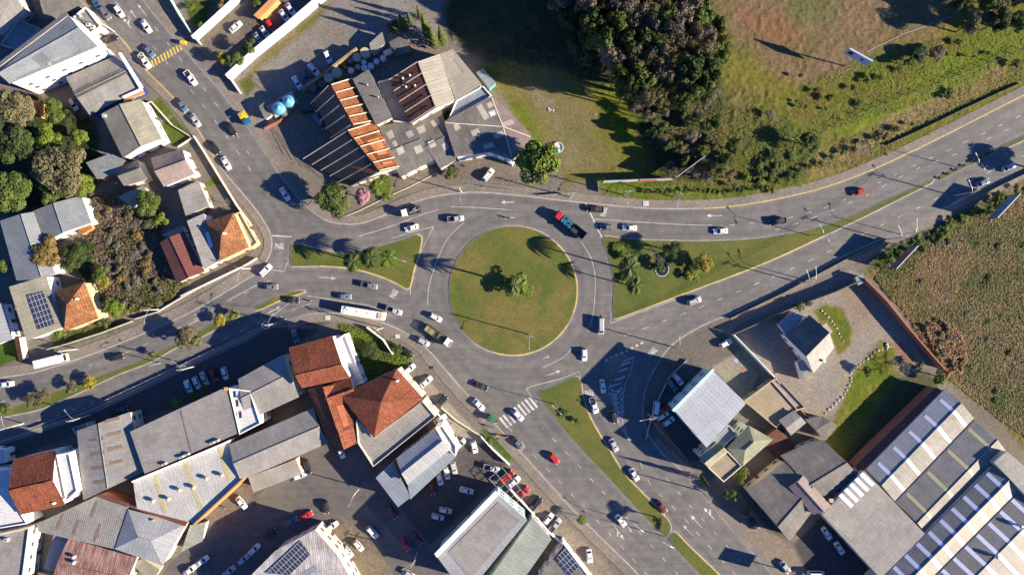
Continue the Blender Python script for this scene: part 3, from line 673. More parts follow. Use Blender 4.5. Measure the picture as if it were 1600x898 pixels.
def bld(name, label, pts, h, roof='gable', rise=1.5, rm='fib', wm='w_white', t=.5, cat='building', inset=.35, windows=True, group=None, dz=None, chimney=None, thick=.14, ends=None, nwin=5):
    global WINN
    n = len(pts); P = [W(x, y, h+(dz[i] if dz else 0)) for i, (x, y) in enumerate(pts)]
    A = sum(P[i].x*P[(i+1) % n].y-P[(i+1) % n].x*P[i].y for i in range(n)); 
    cen = sum(P, Vector((0,0,0)))/n; base = Vector((cen.x, cen.y, 0)); faces = []
    if roof == 'gable':
        r0 = P[0].lerp(P[3], t); r1 = P[1].lerp(P[2], t); r0.z += rise; r1.z += rise
        V_ = P+[r0, r1]; faces = [(0,1,5,4), (4,5,2,3)]
    elif roof == 'hip':
        r0 = P[0].lerp(P[3], t); r1 = P[1].lerp(P[2], t); L_ = (r1-r0).length; k = min(.48, (P[0]-P[3]).length*.5/L_)
        a = r0.lerp(r1, k); b_ = r1.lerp(r0, k); a.z += rise; b_.z += rise
        V_ = P+[a, b_]; faces = [(0,1,5,4), (1,2,5), (4,5,2,3), (3,0,4)]
    elif roof == 'pyr':
        a = cen.copy(); a.z += rise; V_ = P+[a]; faces = [(i, (i+1) % n, n) for i in range(n)]
    elif roof == 'shed':
        V_ = P; faces = [tuple(range(n))]
    elif roof == 'flat':
        V_ = P; faces = [tuple(range(n))]
    if A < 0: faces = [f[::-1] for f in faces]
    B = Bld(); B.h = h; B.root = root(name, base, label, cat, group); B.base = base
    V_ = [v.copy() for v in V_]; B.faces = [[V_[k] for k in f] for f in faces]
    if roof == 'gable': B.gf = [[V_[k].copy() for k in (0,1,5,4)], [V_[k].copy() for k in (4,5,2,3)]]
    # walls: inset copy of the roof, its free edges dropped to the ground
    def ins(v, d, z=0):
        q = Vector((v.x-cen.x, v.y-cen.y, 0)); L_ = q.length
        return Vector((v.x, v.y, v.z+z))-q*(min(d*1.3/L_, .5) if L_ > .3 else 0)
    loc = lambda v: v-base
    wb = MB(); rb = MB()
    if roof == 'flat':
        pw = .28; o_ = [loc(v) for v in V_]; i_ = [loc(ins(v, pw)) for v in V_]; dk = .55
        vs = [(v.x,v.y,0) for v in o_]+[(v.x,v.y,v.z) for v in o_]+[(v.x,v.y,v.z) for v in i_]+[(v.x,v.y,v.z-dk-.05) for v in i_]
        fs = []
        for i in range(n):
            j = (i+1) % n
            for k in range(3): fs.append((k*n+i, k*n+j, (k+1)*n+j, (k+1)*n+i) if A > 0 else (k*n+j, k*n+i, (k+1)*n+i, (k+1)*n+j))
        wb.add(vs, fs); wtops = [(V_[i], V_[(i+1) % n]) for i in range(n)]
        uv, _ = roof_uv([v for v in i_]); dp = [(v.x, v.y) for v in i_]
        tri = tessellate_polygon([[Vector((p[0], p[1], 0)) for p in dp]]); zt = h-dk
        for tr in tri:
            a, b_, c = [dp[k] for k in tr]; ids = list(tr)
            if (b_[0]-a[0])*(c[1]-a[1])-(b_[1]-a[1])*(c[0]-a[0]) < 0: ids = ids[::-1]
            rb.add([(dp[k][0], dp[k][1], zt) for k in ids], [(0,1,2)], 0, [[uv[k] for k in ids]])
        B.faces = [[Vector((v.x, v.y, h-dk)) for v in V_]]; ovh = 0
    else:
        cnt = {}
        for f in faces:
            for i in range(len(f)):
                e = (f[i], f[(i+1) % len(f)]); cnt[frozenset(e)] = cnt.get(frozenset(e), 0)+1
        free = [(f[i], f[(i+1) % len(f)]) for f in faces for i in range(len(f)) if cnt[frozenset((f[i], f[(i+1) % len(f)]))] == 1]
        iv = [loc(ins(v, inset, -.12)) for v in V_]
        wtops = []
        for a, b_ in free:
            wb.add([(iv[a].x,iv[a].y,0), (iv[b_].x,iv[b_].y,0), iv[b_], iv[a]], [(0,1,2,3)])
            wtops.append((iv[a]+base, iv[b_]+base))
        for f in faces:
            vs = [loc(V_[k]) for k in f]; uv, nr = roof_uv([V_[k] for k in f])
            if len(f) > 4:
                tri = tessellate_polygon([[Vector((v.x, v.y, 0)) for v in vs]])
                for tr in tri:
                    ids = list(tr); a, b_, c = [vs[k] for k in ids]
                    if (b_-a).cross(c-a).z < 0: ids = ids[::-1]
                    rb.add([vs[k] for k in ids], [(0,1,2)], 0, [[uv[k] for k in ids]])
            else: rb.add(vs, [tuple(range(len(f)))], 0, [uv])
            lo = [v-Vector((0,0,thick)) for v in vs]; rb.add(lo, [tuple(range(len(f)))[::-1]])
        for a, b_ in free:
            va, vb = loc(V_[a]), loc(V_[b_]); dn = Vector((0,0,thick)); rb.add([va-dn, vb-dn, vb, va], [(0,1,2,3)])
        if roof in ('gable', 'hip') and rise > .7:
            a, b_ = loc(V_[4]), loc(V_[5]); up = Vector((0,0,.05)); rb.tube([a+up, b_+up], .14, 5)
    B.wall = wb.build('wall', M[wm], B.root); B.roof = rb.build('roof', M[rm], B.root)
    B.cen = cen
    # windows on the walls one can see from above
    if windows and h > 2.6:
        for a, b_ in wtops:
            e = Vector((b_.x-a.x, b_.y-a.y, 0)); L_ = e.length
            if L_ < 3.4 or min(a.z, b_.z) > h+.6 and abs(a.z-b_.z) < .2: continue
            e.normalize(); nr = Vector((e.y, -e.x, 0)); mid = (a+b_)/2; 
            if nr.dot(Vector((mid.x-cen.x, mid.y-cen.y, 0))) < 0: nr = -nr
            if nr.dot(Vector((-mid.x, -mid.y, 0)).normalized()) < .12: continue
            k = min(nwin, int(L_/3.2)); zs = [1.55+2.9*q for q in range(int((min(a.z, b_.z)-.3)//2.9))] or [1.4]
            for zi, z in enumerate(zs):
                for q in range(k):
                    c = a.lerp(b_, (q+.5)/k); c = Vector((c.x, c.y, z))+nr*.03-base; rz = math.atan2(e.y, e.x)
                    if zi == 0 and q == k//2:
                        d_ = MB(); d_.box((c.x, c.y, 1.08), (1.1,.1,2.1), rz); d_.build('door', M['door'], B.root); continue
                    f_ = MB(); 
                    for du, dv, su, sv_ in ((0,.6,1.5,.09),(0,-.6,1.6,.1),(-.7,0,.08,1.12),(.7,0,.08,1.12),(0,0,.05,1.12)):
                        f_.box((c.x+e.x*du, c.y+e.y*du, c.z+dv), (su,.13,sv_), rz)
                    fo = f_.build('window', M['frame'], B.root)
                    g_ = MB(); g_.box((c.x, c.y, c.z), (1.32,.06,1.1), rz); g_.build('pane', M['glass'], fo)
    return B
def cross_strip(B, u, wd, v0, v1, mat, name='skylight_strip', up=.07):
    """sheet running over a two-slope roof: u 0..1 along the ridge, v 0..2 from the first eave over the ridge"""
    fa = B.gf[0]; fb = B.gf[1]; L_ = (fa[1]-fa[0]).length
    for f, a, b_ in ((fa, v0, min(v1, 1)), (fb, max(v0, 1)-1, v1-1)):
        if b_ <= a: continue
        q = [f[0], f[1], f[2], f[3]]; P_ = lambda s, t: q[0].lerp(q[1], s).lerp(q[3].lerp(q[2], s), t)
        h_ = wd/2/L_; vs = [P_(u-h_, a), P_(u+h_, a), P_(u+h_, b_), P_(u-h_, b_)]
        uv, nr = roof_uv(vs)
        if (vs[1]-vs[0]).cross(vs[2]-vs[0]).z < 0: vs = vs[::-1]; uv = uv[::-1]
        T_ = [v+nr*up-B.base for v in vs]; Lw = [v-nr*.06 for v in T_]; mb = MB(); mb.add(T_, [(0,1,2,3)], 0, [uv]); mb.add(Lw+T_, [(i, (i+1) % 4, 4+(i+1) % 4, 4+i) for i in range(4)]); mb.build(name, M[mat], B.root)
def hit(B, x, y):
    """point of the roof seen at photo pixel x, y"""
    o = Vector((0,0,CH)); d = (W(x, y, 0)-o); best = None
    for f in B.faces:
        _, nr = roof_uv(f); q = d.dot(nr)
        if abs(q) < 1e-9: continue
        p = o+d*((f[0]-o).dot(nr)/q)
        px = [PX(v) for v in f]; ins = pip(x, y, px); cx = sum(a[0] for a in px)/len(px); cy = sum(a[1] for a in px)/len(px)
        key = (0 if ins else 1, math.hypot(x-cx, y-cy))
        if best is None or key < best[0]: best = (key, p, nr)
    return best[1], best[2]
def panel(B, pts, mat, name, up=.06, th=.06):
    """flat sheet part lying on the roof"""
    cx = sum(p[0] for p in pts)/len(pts); cy = sum(p[1] for p in pts)/len(pts)
    pc, nr = hit(B, cx, cy); o = Vector((0,0,CH)); vs = []
    for x, y in pts:
        d = W(x, y, 0)-o; vs.append(o+d*((pc-o).dot(nr)/d.dot(nr)))
    uv, _ = roof_uv(vs); n = len(vs)
    if (vs[1]-vs[0]).cross(vs[2]-vs[0]).z < 0: vs = vs[::-1]; uv = uv[::-1]
    T = [v+nr*up-B.base for v in vs]; Lw = [v-nr*th for v in T]; mb = MB()
    mb.add(T, [tuple(range(n))], 0, [uv])
    mb.add(Lw+T, [(i, (i+1) % n, n+(i+1) % n, n+i) for i in range(n)])
    return mb.build(name, M[mat], B.root)
def solar(B, pts, name='solar_array'):
    o = panel(B, pts, 'solar', name, .22, .08)
    # panel grid follows the array's own edges
    me_ = o.data; vs = [me_.vertices[k].co.copy() for k in me_.polygons[0].vertices]; u = (vs[1]-vs[0]).normalized(); nr = me_.polygons[0].normal; v_ = nr.cross(u)
    ul = me_.uv_layers[0]
    for li, vi in zip(me_.polygons[0].loop_indices, me_.polygons[0].vertices):
        q = me_.vertices[vi].co-vs[0]; ul.data[li].uv = (q.dot(u), q.dot(v_))
    return o
def chimney(B, x, y, hgt=1.2, s=.6, mat='w_brick', name='chimney'):
    p, _ = hit(B, x, y); p = p-B.base; mb = MB(); mb.box((p.x, p.y, p.z+hgt/2-.3), (s,s,hgt+.3)); mb.box((p.x, p.y, p.z+hgt-.1), (s*1.3,s*1.3,.12)); return mb.build(name, M[mat], B.root)
def vent(B, x, y, r=.42, mat='steel', name='roof_vent'):
    p, _ = hit(B, x, y); p = p-B.base; mb = MB(); mb.lathe([(r*.55,-.3),(r*.55,.5),(r,.6),(r*1.1,.95),(r*.8,1.25),(r*.3,1.38)], p, 12)
    return mb.build(name, M[mat], B.root, True)
def ac(B, x, y, rz=0, s=(1.1,.9,.8)):
    p, _ = hit(B, x, y); p = p-B.base; mb = MB(); mb.box((p.x, p.y, p.z+s[2]/2+.05), s, rz); o = mb.build('air_conditioner', M['tank_white'], B.root)
    f = MB(); f.lathe([(s[1]*.36,0),(s[1]*.36,.05)], (p.x, p.y, p.z+s[2]+.05), 12); f.build('fan', M['cable'], o); return o
def tank(x, y, h0, r, hh, mat, label, group=None, dome=True, cat='water tank'):
    p = W(x, y, h0+hh); p.z = h0; mb = MB()
    prof = [(r*.9,0),(r*.93,hh*.3),(r,hh*.32),(r,hh*.7),(r*1.03,hh*.71),(r*1.03,hh*.76)]
    prof += [(r*.92,hh*.86),(r*.6,hh*.97),(r*.25,hh*1.0),(r*.24,hh*1.04)] if dome else [(r*1.03,hh)]
    o = root('water_tank' if dome else 'drum', p, label, cat, group)
    b_ = MB(); b_.lathe(prof[:6], (0,0,0), 20); b_.build('body', M[mat], o, True)
    c_ = MB(); c_.lathe([prof[5]]+prof[6:] if dome else [(r*.96,hh*.76),(r*.96,hh)], (0,0,0), 20); c_.build('lid', M[mat], o, dome)
    return o
def fence(pts, h, th, mat, label, name='wall', cat='wall', cap=None, z0=0, group=None, posts=0):
    P = gp(pts); base = P[0].copy(); mb = MB(); o = root(name, base, label, cat, group)
    for i in range(len(P)-1):
        a, b_ = P[i]-base, P[i+1]-base; d = (b_-a); L_ = d.length; rz = math.atan2(d.y, d.x); c = (a+b_)/2
        mb.box((c.x, c.y, z0+h/2), (L_+th*.9, th, h-.003*i), rz)
    if th == .05:
        mb = MB()
        for i in range(len(P)-1):
            for z in (.3,.7,1.1,1.5): mb.tube([P[i]-base+Vector((0,0,z*h/1.8)), P[i+1]-base+Vector((0,0,z*h/1.8))], .02, 4)
    mb.build('wires' if th == .05 else ('panel' if th < .15 else 'masonry'), M[mat], o)
    if cap:
        cb = MB()
        for i in range(len(P)-1):
            a, b_ = P[i]-base, P[i+1]-base; d = (b_-a); c = (a+b_)/2; cb.box((c.x, c.y, z0+h+.06-.002*i), (d.length+th, th+.14, .12), math.atan2(d.y, d.x))
        cb.build('coping', M[cap], o)
    if posts:
        for i in range(len(P)-1):
            a, b_ = P[i]-base, P[i+1]-base; k = max(1, int((b_-a).length/posts))
            for q in range(k+1 if i == len(P)-2 else k):
                c = a.lerp(b_, q/k); pb = MB(); pb.box((c.x, c.y, (h+.2)/2), (.14,.14,h+.2), math.atan2((b_-a).y, (b_-a).x)); pb.build('post', M['concrete'], o)
    return o

# ------------------------------------------------------------------ trees
def leafquads(mb, pts_n, smin, smax, rnd, m=0):
    for p, nrm in pts_n:
        s = rnd.uniform(smin, smax); nrm = (nrm+Vector((rnd.gauss(0,.45), rnd.gauss(0,.45), rnd.gauss(0,.45)+.25))).normalized()
        a = nrm.orthogonal().normalized(); b_ = nrm.cross(a); th = rnd.uniform(0, 6.28); u = (a*math.cos(th)+b_*math.sin(th))*s; v = (b_*math.cos(th)-a*math.sin(th))*s*rnd.uniform(.45,.8)
        mb.add([p-u*.5-v*.35, p+v*.12-u*.1, p+u*.5, p-v*.5+u*.05][:0] or [p-u*.5, p-v*.5, p+u*.5, p+v*.5], [(0,1,2,3)], m)
def crown(kind, r, hc, seed, n):
    """leaf clumps through the volume of an uneven crown, centred on the origin; r radius, hc crown half height"""
    rnd = random.Random(seed); mb = MB(); L_ = []
    nl = {'broad': 15, 'loose': 12, 'bush': 8, 'round': 9}.get(kind, 10)
    lobes = []
    for k in range(nl):
        th = rnd.uniform(0, 6.28); rr = r*(.62*math.sqrt(rnd.random())) if k > nl*.35 else r*rnd.uniform(.5,.78); z = rnd.uniform(-.35,.55)*hc
        lobes.append((Vector((rr*math.cos(th), rr*math.sin(th), z*(1-.4*rr/r))), r*rnd.uniform(.24,.42)*(1.15 if kind == 'round' else 1)))
    lobes.append((Vector((0,0,hc*.25)), r*.5))
    sc_ = hc/r
    for k in range(n):
        c, lr = rnd.choices(lobes, [l[1]**2 for l in lobes])[0]
        d = Vector((rnd.gauss(0,1), rnd.gauss(0,1), abs(rnd.gauss(0,1))*1.0-.35)).normalized()
        q = rnd.random(); rad = lr*(1-.35*q*q)*(1+.18*mnoise.noise((c+d*lr)*.9+Vector((seed,0,0))))
        if kind == 'loose' and rnd.random() < .3: rad *= rnd.uniform(.4, 1.15)
        p = c+Vector((d.x, d.y, d.z*max(.6, min(1.3, sc_))))*rad
        L_.append((p, d))
    s = {'broad': (.38,.8), 'loose': (.28,.6), 'bush': (.2,.42), 'round': (.28,.5)}.get(kind, (.3,.6))
    leafquads(mb, L_, *s, rnd); return mb, lobes
LF = dict(dark=leafmat('leaf_dark', (.022,.042,.010), (.045,.065,.014), (.060,.075,.018)), mid=leafmat('leaf_mid', (.042,.070,.012), (.075,.100,.018), (.095,.105,.022)),
          bright=leafmat('leaf_bright', (.070,.115,.010), (.115,.150,.016), (.14,.16,.02)), olive=leafmat('leaf_olive', (.075,.070,.030), (.125,.110,.052), (.15,.13,.07)),
          yellow=leafmat('leaf_yellow', (.17,.15,.015), (.25,.20,.02), (.12,.13,.02)), autumn=leafmat('leaf_autumn', (.17,.105,.030), (.11,.095,.028), (.21,.13,.04)),
          pink=leafmat('blossom_pink', (.38,.20,.24), (.26,.13,.15), (.45,.28,.32)), greyb=leafmat('leaf_grey_brown', (.115,.095,.068), (.16,.135,.10), (.07,.06,.04)),
          twig=plain('bare_twigs', (.20,.165,.13), .9))
TP = {}
def tree(kind, leaf, x, y, rpx, h, label, group=None, name=None, cat='tree'):
    """x, y, rpx: crown centre and radius as seen from above, h: height in metres"""
    rr = rpx*MPP*(CH-h*.7)/CH; var = int(x*7+y*3) % 3
    key = (kind, leaf, var); nominal = {'broad': 5., 'loose': 5., 'bush': 1.6, 'round': 2.6, 'cypress': 1.2, 'palm': 3., 'bare': 4., 'pine': 5.}[kind]
    name = name or {'broad': 'broadleaf_tree', 'loose': 'broadleaf_tree', 'bush': 'shrub', 'round': 'round_tree', 'cypress': 'cypress_tree', 'palm': 'palm_tree', 'bare': 'bare_tree', 'pine': 'pine_tree'}[kind]
    if key not in TP:
        sd_ = var*31+len(TP)*7+3; rnd = random.Random(sd_); R0 = nominal; tb = MB(); H0 = {'bush': 2.2, 'round': 5, 'cypress': 8, 'palm': 8}.get(kind, 11.)
        if kind in ('broad', 'loose', 'bush', 'round', 'pine'):
            n = {'broad': 5200, 'loose': 3600, 'bush': 900, 'round': 1800, 'pine': 5200}[kind]; hc = H0*.33
            cb, lobes = crown('broad' if kind == 'pine' else kind, R0, hc, sd_, n); zc = H0-hc*1.05
            cb.v = [(a, b_, c+zc) for a, b_, c in cb.v]
            tb.tube([(0,0,0), (0,0,zc*.55), (rnd.uniform(-.3,.3),rnd.uniform(-.3,.3),zc)], [R0*.07, R0*.055, R0*.03], 8)
            for c, lr in lobes[:8]: tb.tube([(0,0,zc*.5), c*.5+Vector((0,0,zc*.85)), c+Vector((0,0,zc))], [R0*.035, R0*.022, R0*.008], 5)
            mat = LF[leaf]
        elif kind == 'cypress':
            cb = MB(); pn = []
            for k in range(2200):
                z = rnd.random()**.8*H0; rad = R0*(1-z/H0)**.7*(1-.2*rnd.random())*(1+.15*math.sin(z*3+sd_)); th = rnd.uniform(0,6.28)
                pn.append((Vector((rad*math.cos(th), rad*math.sin(th), z+.5)), Vector((math.cos(th), math.sin(th), .6))))
            leafquads(cb, pn, .2, .45, rnd); tb.tube([(0,0,0),(0,0,H0*.9)], [.16,.04], 6); mat = LF[leaf]
        elif kind == 'palm':
            cb = MB(); tb.tube([(0,0,0),(.1,0,H0*.5),(0,.05,H0)], [.24,.18,.15], 8)
            for k in range(20):
                th = k*2.4+rnd.uniform(-.2,.2); el = rnd.uniform(-.1,1.0); Lf = R0*rnd.uniform(.85,1.1); pts = []; d = Vector((math.cos(th), math.sin(th), 0))
                for q in range(9):
                    t = q/8; pts.append(Vector((0,0,H0))+d*Lf*t*(.75+.25*math.cos(el))+Vector((0,0,Lf*(.62*el*t-(.45+.5*el)*t*t))))
                side = Vector((-d.y, d.x, 0))
                for q in range(8):
                    for sgn in (-1, 1):
                        for w_ in (0,.5):
                            p = pts[q].lerp(pts[q+1], w_); t = (q+w_)/8; ll = R0*.36*math.sin(math.pi*(.12+.8*t))**.7; e = p+side*sgn*ll+d*ll*.55-Vector((0,0,ll*.35)); f = d*.09
                            cb.add([p-f, p+f, e+f*.3, e-f*.3], [(0,1,2,3)])
                cb.tube(pts, .03, 3, cap=False)
            mat = LF[leaf]
        else:   # bare
            cb = MB(); tb.tube([(0,0,0),(0,0,H0*.35)], [.22,.15], 7)
            def br(p, d, L_, rad, lv):
                q = p+d*L_; cb.tube([p, p.lerp(q,.5)+Vector((rnd.uniform(-.1,.1),)*3)*L_*.3, q], [rad, rad*.8, rad*.55], 4, cap=False)
                if lv:
                    for _ in range(4 if lv > 1 else 5):
                        nd = (d+Vector((rnd.gauss(0,.55), rnd.gauss(0,.55), rnd.gauss(.1,.35)))).normalized(); br(q if rnd.random() < .6 else p.lerp(q,.6), nd, L_*rnd.uniform(.6,.8), rad*.55, lv-1)
            for k in range(6): br(Vector((0,0,H0*.35)), Vector((math.cos(k*1.05), math.sin(k*1.05), .9)).normalized(), R0*.5, .09, 4)
            mat = LF['twig']
        TP[key] = (cb, tb, mat, H0, R0, {})
    cb, tb, mat, H0, R0, cache = TP[key]
    o = root(name, (0,0,0), label, cat, group)
    if 'c' not in cache:
        c1 = cb.build('crown', mat, o); t1 = tb.build('trunk', M['bark_palm' if kind == 'palm' else 'bark'], o); cache['c'] = c1.data; cache['t'] = t1.data
    else:
        for nm, me_ in (('crown', cache['c']), ('trunk', cache['t'])):
            q = bpy.data.objects.new(nm, me_); COL.objects.link(q); q.parent = o
    zc = h*(.67 if kind not in ('cypress', 'palm') else (.5 if kind == 'cypress' else .97)); p = W(x, y, zc); o.location = (p.x, p.y, 0)
    s = rr/R0; o.scale = (s, s, h/H0); o.rotation_euler.z = (x*13+y*7) % 6.28
    return o

# ------------------------------------------------------------------ vehicles
PAINT = dict(white=(.62,.62,.61), silver=(.36,.37,.38), grey=(.13,.135,.14), black=(.018,.019,.021), red=(.45,.02,.018), darkred=(.14,.015,.018), blue=(.035,.07,.16), bluegrey=(.10,.14,.19), green=(.05,.16,.08), teal=(.03,.13,.21), yellow=(.60,.40,.03), orange=(.55,.17,.03), beige=(.42,.37,.28))
def paint(c):
    k = 'car_paint_'+c
    if k in MC: return MC[k]
    m, N, L, b = newmat(k); b.inputs['Base Color'].default_value = (*PAINT[c], 1); b.inputs['Roughness'].default_value = .38
    f = noi(N, L, N.new('ShaderNodeTexCoord').outputs['Object'], 2.5, 5); a = ramp(N, L, f, [(.3, sc(PAINT[c], .86)), (.7, sc(PAINT[c], 1.06))]); L.new(a, b.inputs['Base Color'])
    b.inputs['Coat Weight'].default_value = .5; b.inputs['Coat Roughness'].default_value = .08; MC[k] = m; return m
M['cglass'] = solid('car_glass', (.012,.014,.017), .08); M['tyre'] = solid('tyre_rubber', (.02,.02,.02), .85); M['rim'] = solid('wheel_rim', (.35,.35,.36), .35, .7)
M['hl'] = solid('headlight_lens', (.62,.64,.66), .15); M['tl'] = solid('taillight_lens', (.35,.012,.012), .2); M['trim'] = solid('black_trim', (.025,.025,.027), .6)
def loft(mb, secs, close=True):
    n = len(secs[0]); vs = [p for s in secs for p in s]
    fs = [(i*n+k, i*n+(k+1) % n, (i+1)*n+(k+1) % n, (i+1)*n+k) for i in range(len(secs)-1) for k in range(n)]
    fs += [tuple(range(n))[::-1], tuple((len(secs)-1)*n+k for k in range(n))]; mb.add(vs, fs)
def wheel(o, x, y, r=.32, wd=.21):
    t = MB(); s = 1 if y > 0 else -1; n = 16
    prof = [(r*.62,-wd/2),(r*.93,-wd/2),(r,-wd*.35),(r,wd*.35),(r*.93,wd/2),(r*.62,wd/2)]
    vs = [(rr*math.cos(2*math.pi*k/n), yy, rr*math.sin(2*math.pi*k/n)) for rr, yy in prof for k in range(n)]
    fs = [(i*n+k, i*n+(k+1) % n, (i+1)*n+(k+1) % n, (i+1)*n+k) for i in range(5) for k in range(n)]
    t.add(vs, fs); w_ = t.build('wheel', M['tyre'], o, False, (x, y, r))
    q = MB(); q.add([(r*.64*math.cos(2*math.pi*k/n), s*wd*.38, r*.64*math.sin(2*math.pi*k/n)) for k in range(n)]+[(0,s*wd*.3,0)], [(k, (k+1) % n, n) for k in range(n)]); q.build('rim', M['rim'], w_)
SPEC = dict(hatch=(4.0,1.76,1.5,-1.93,.92,-1.55,.30), sedan=(4.5,1.78,1.45,-1.72,1.0,-1.05,.32), suv=(4.5,1.86,1.68,-2.15,1.08,-1.85,.42), pickup=(5.2,1.88,1.75,-.62,1.45,-.42,.80), van=(5.1,1.95,2.15,-2.45,2.2,-2.35,1.35), minivan=(4.6,1.82,1.8,-2.2,1.5,-2.05,.75))
def make_car(kind, colr, cover=None):
    L_, Wd, H, c0, c1, t0, t1 = SPEC[kind]; w2 = Wd/2; P_ = paint(colr)
    o = bpy.data.objects.new('car', None); COL.objects.link(o)
    belt = .92 if kind not in ('pickup', 'suv', 'van') else 1.06
    hood = belt-.08 if kind != 'van' else belt+.1
    bd = MB(); st = []
    back = [(-L_/2, .80, belt-.28), (-L_/2+.07, .90, belt-.1), (-L_/2+.35, .97, belt)]
    front = [(c1-.1, 1.0, belt), (L_/2-.75, .98, hood), (L_/2-.3, .92, hood-.1), (L_/2-.08, .80, hood-.24), (L_/2, .66, hood-.36)]
    for x, wf, zt in back+front:
        w_ = w2*wf; st.append([(x, -w_*.92, .24), (x, -w_, .5), (x, -w_, zt-.2), (x, -w_*.94, zt-.05), (x, -w_*.7, zt+.015), (x, 0, zt+.04), (x, w_*.7, zt+.015), (x, w_*.94, zt-.05), (x, w_, zt-.2), (x, w_, .5), (x, w_*.92, .24)])
    loft(bd, st)
    # cabin shell
    wb_, wt = w2*.90, w2*.70
    lay = [(c0, c1, wb_, belt-.04), (t0+(c0-t0)*.1, t1+(c1-t1)*.1, wt+(wb_-wt)*.1, H-.07), (t0+.12, t1-.12, wt-.12, H)]
    vs = []
    for a, b_, w_, z in lay: vs += [(a,-w_,z), (b_,-w_*.97,z), (b_,w_*.97,z), (a,w_,z)]
    vs[8:12] = [vs[8], vs[9], vs[10], vs[11]]
    fs = [(i*4+k, i*4+(k+1) % 4, (i+1)*4+(k+1) % 4, (i+1)*4+k) for i in range(2) for k in range(4)]+[(8,9,10,11)]
    bd.add(vs, fs)
    if kind == 'pickup':   # bed rails
        x0, x1 = -L_/2+.08, c0-.02
        for s in (-1, 1): bd.box(((x0+x1)/2, s*(w2-.11), belt+.09), (x1-x0, .13, .26))
        bd.box((x0+.04, 0, belt+.09), (.09, Wd*.88, .25)); bd.box((x1, 0, belt+.1), (.08, Wd*.88, .25))
    bd.build('body', P_, o)
    if kind == 'pickup':
        b2 = MB(); b2.box(((x0+x1)/2, 0, belt+.055), (x1-x0-.12, Wd-.38, .03)); b2.build('bed', M['trim'], o)
    def quad(i, j, nm, k0=.1, k1=.9, a0=.08, a1=.92, off=.015):
        A, B_, C, D = [Vector(v) for v in (lay_v[0][i], lay_v[0][j], lay_v[1][j], lay_v[1][i])]
        f = lambda u, v: A.lerp(B_, u).lerp(D.lerp(C, u), v)
        q = [f(a0,k0), f(a1,k0), f(a1,k1), f(a0,k1)]; nr = (q[1]-q[0]).cross(q[3]-q[0]).normalized(); g_ = MB(); g_.add([p+nr*off for p in q], [(0,1,2,3)]); g_.build(nm, M['cglass'], o)
    lay_v = [vs[0:4], vs[4:8]]
    quad(1, 2, 'windshield', .12, .98, .04, .96); quad(3, 0, 'rear_window', .35, .95); quad(0, 1, 'side_window', .15, .92, .05, .95); quad(2, 3, 'side_window', .15, .92, .05, .95)
    for x in (-L_*.30, L_*.31):
        for s in (-1, 1): wheel(o, x, s*(w2-.09), .33 if kind not in ('pickup','suv','van') else .37)
    for s in (-1, 1):
        h_ = MB(); h_.box((L_/2-.17, s*w2*.66, hood-.19), (.3, .30, .12), s*-.35); h_.build('headlight', M['hl'], o)
        h_ = MB(); h_.box((-L_/2+.06, s*w2*.76, belt-.16), (.14, .22, .2), s*.25); h_.build('taillight', M['tl'], o)
        h_ = MB(); h_.box((c1-.45, s*(w2+.07), belt+.07), (.13, .2, .13)); h_.build('wing_mirror', P_, o)
    if cover == 'rails' or kind in ('suv', 'minivan'):
        for s in (-1, 1):
            h_ = MB(); h_.box(((t0+t1)/2, s*(wt-.14), H+.035), ((t1-t0)*.8, .04, .05)); h_.build('roof_rail', M['trim'], o)
    if cover == 'rack':
        h_ = MB()
        for x in np.linspace(t0+.2, t1-.2, 5): h_.box((x, 0, H+.12), (.05, wt*1.7, .05))
        for s in (-1, 0, 1): h_.box(((t0+t1)/2, s*wt*.8, H+.13), (t1-t0-.2, .05, .05))
        h_.build('roof_rack', M['steel'], o)
    if cover == 'taxi':
        h_ = MB(); h_.box((-.3,0,H+.1), (.25,.6,.16)); h_.build('roof_sign', solid('sign_red', (.5,.02,.02)), o)
    if cover == 'load':
        h_ = MB()
        for q in range(5): h_.box((-L_/2+.5+q*.33, (q % 3-1)*.4, belt+.2), (.3,.5,.3), q)
        h_.build('cargo', M['tank_tan'], o)
    return o
CARS = {}
def put(key, maker, name, x, y, ang, label, cat, group, z=.03, hc=.8):
    if key not in CARS: CARS[key] = o = maker()
    else: o = copy_tree(CARS[key])
    p = W(x, y, hc); o.location = (p.x, p.y, z); o.rotation_euler.z = -R(ang); o.name = name; tag(o, label, cat, group); return o
def car(kind, colr, x, y, ang, label, group='cars on the roads', cover=None, z=.03):
    nm = {'pickup': 'pickup_truck', 'van': 'van'}.get(kind, 'car'); 
    return put((kind, colr, cover), lambda: make_car(kind, colr, cover), nm, x, y, ang, label, {'pickup': 'pickup', 'van': 'van'}.get(kind, 'car'), group, z)
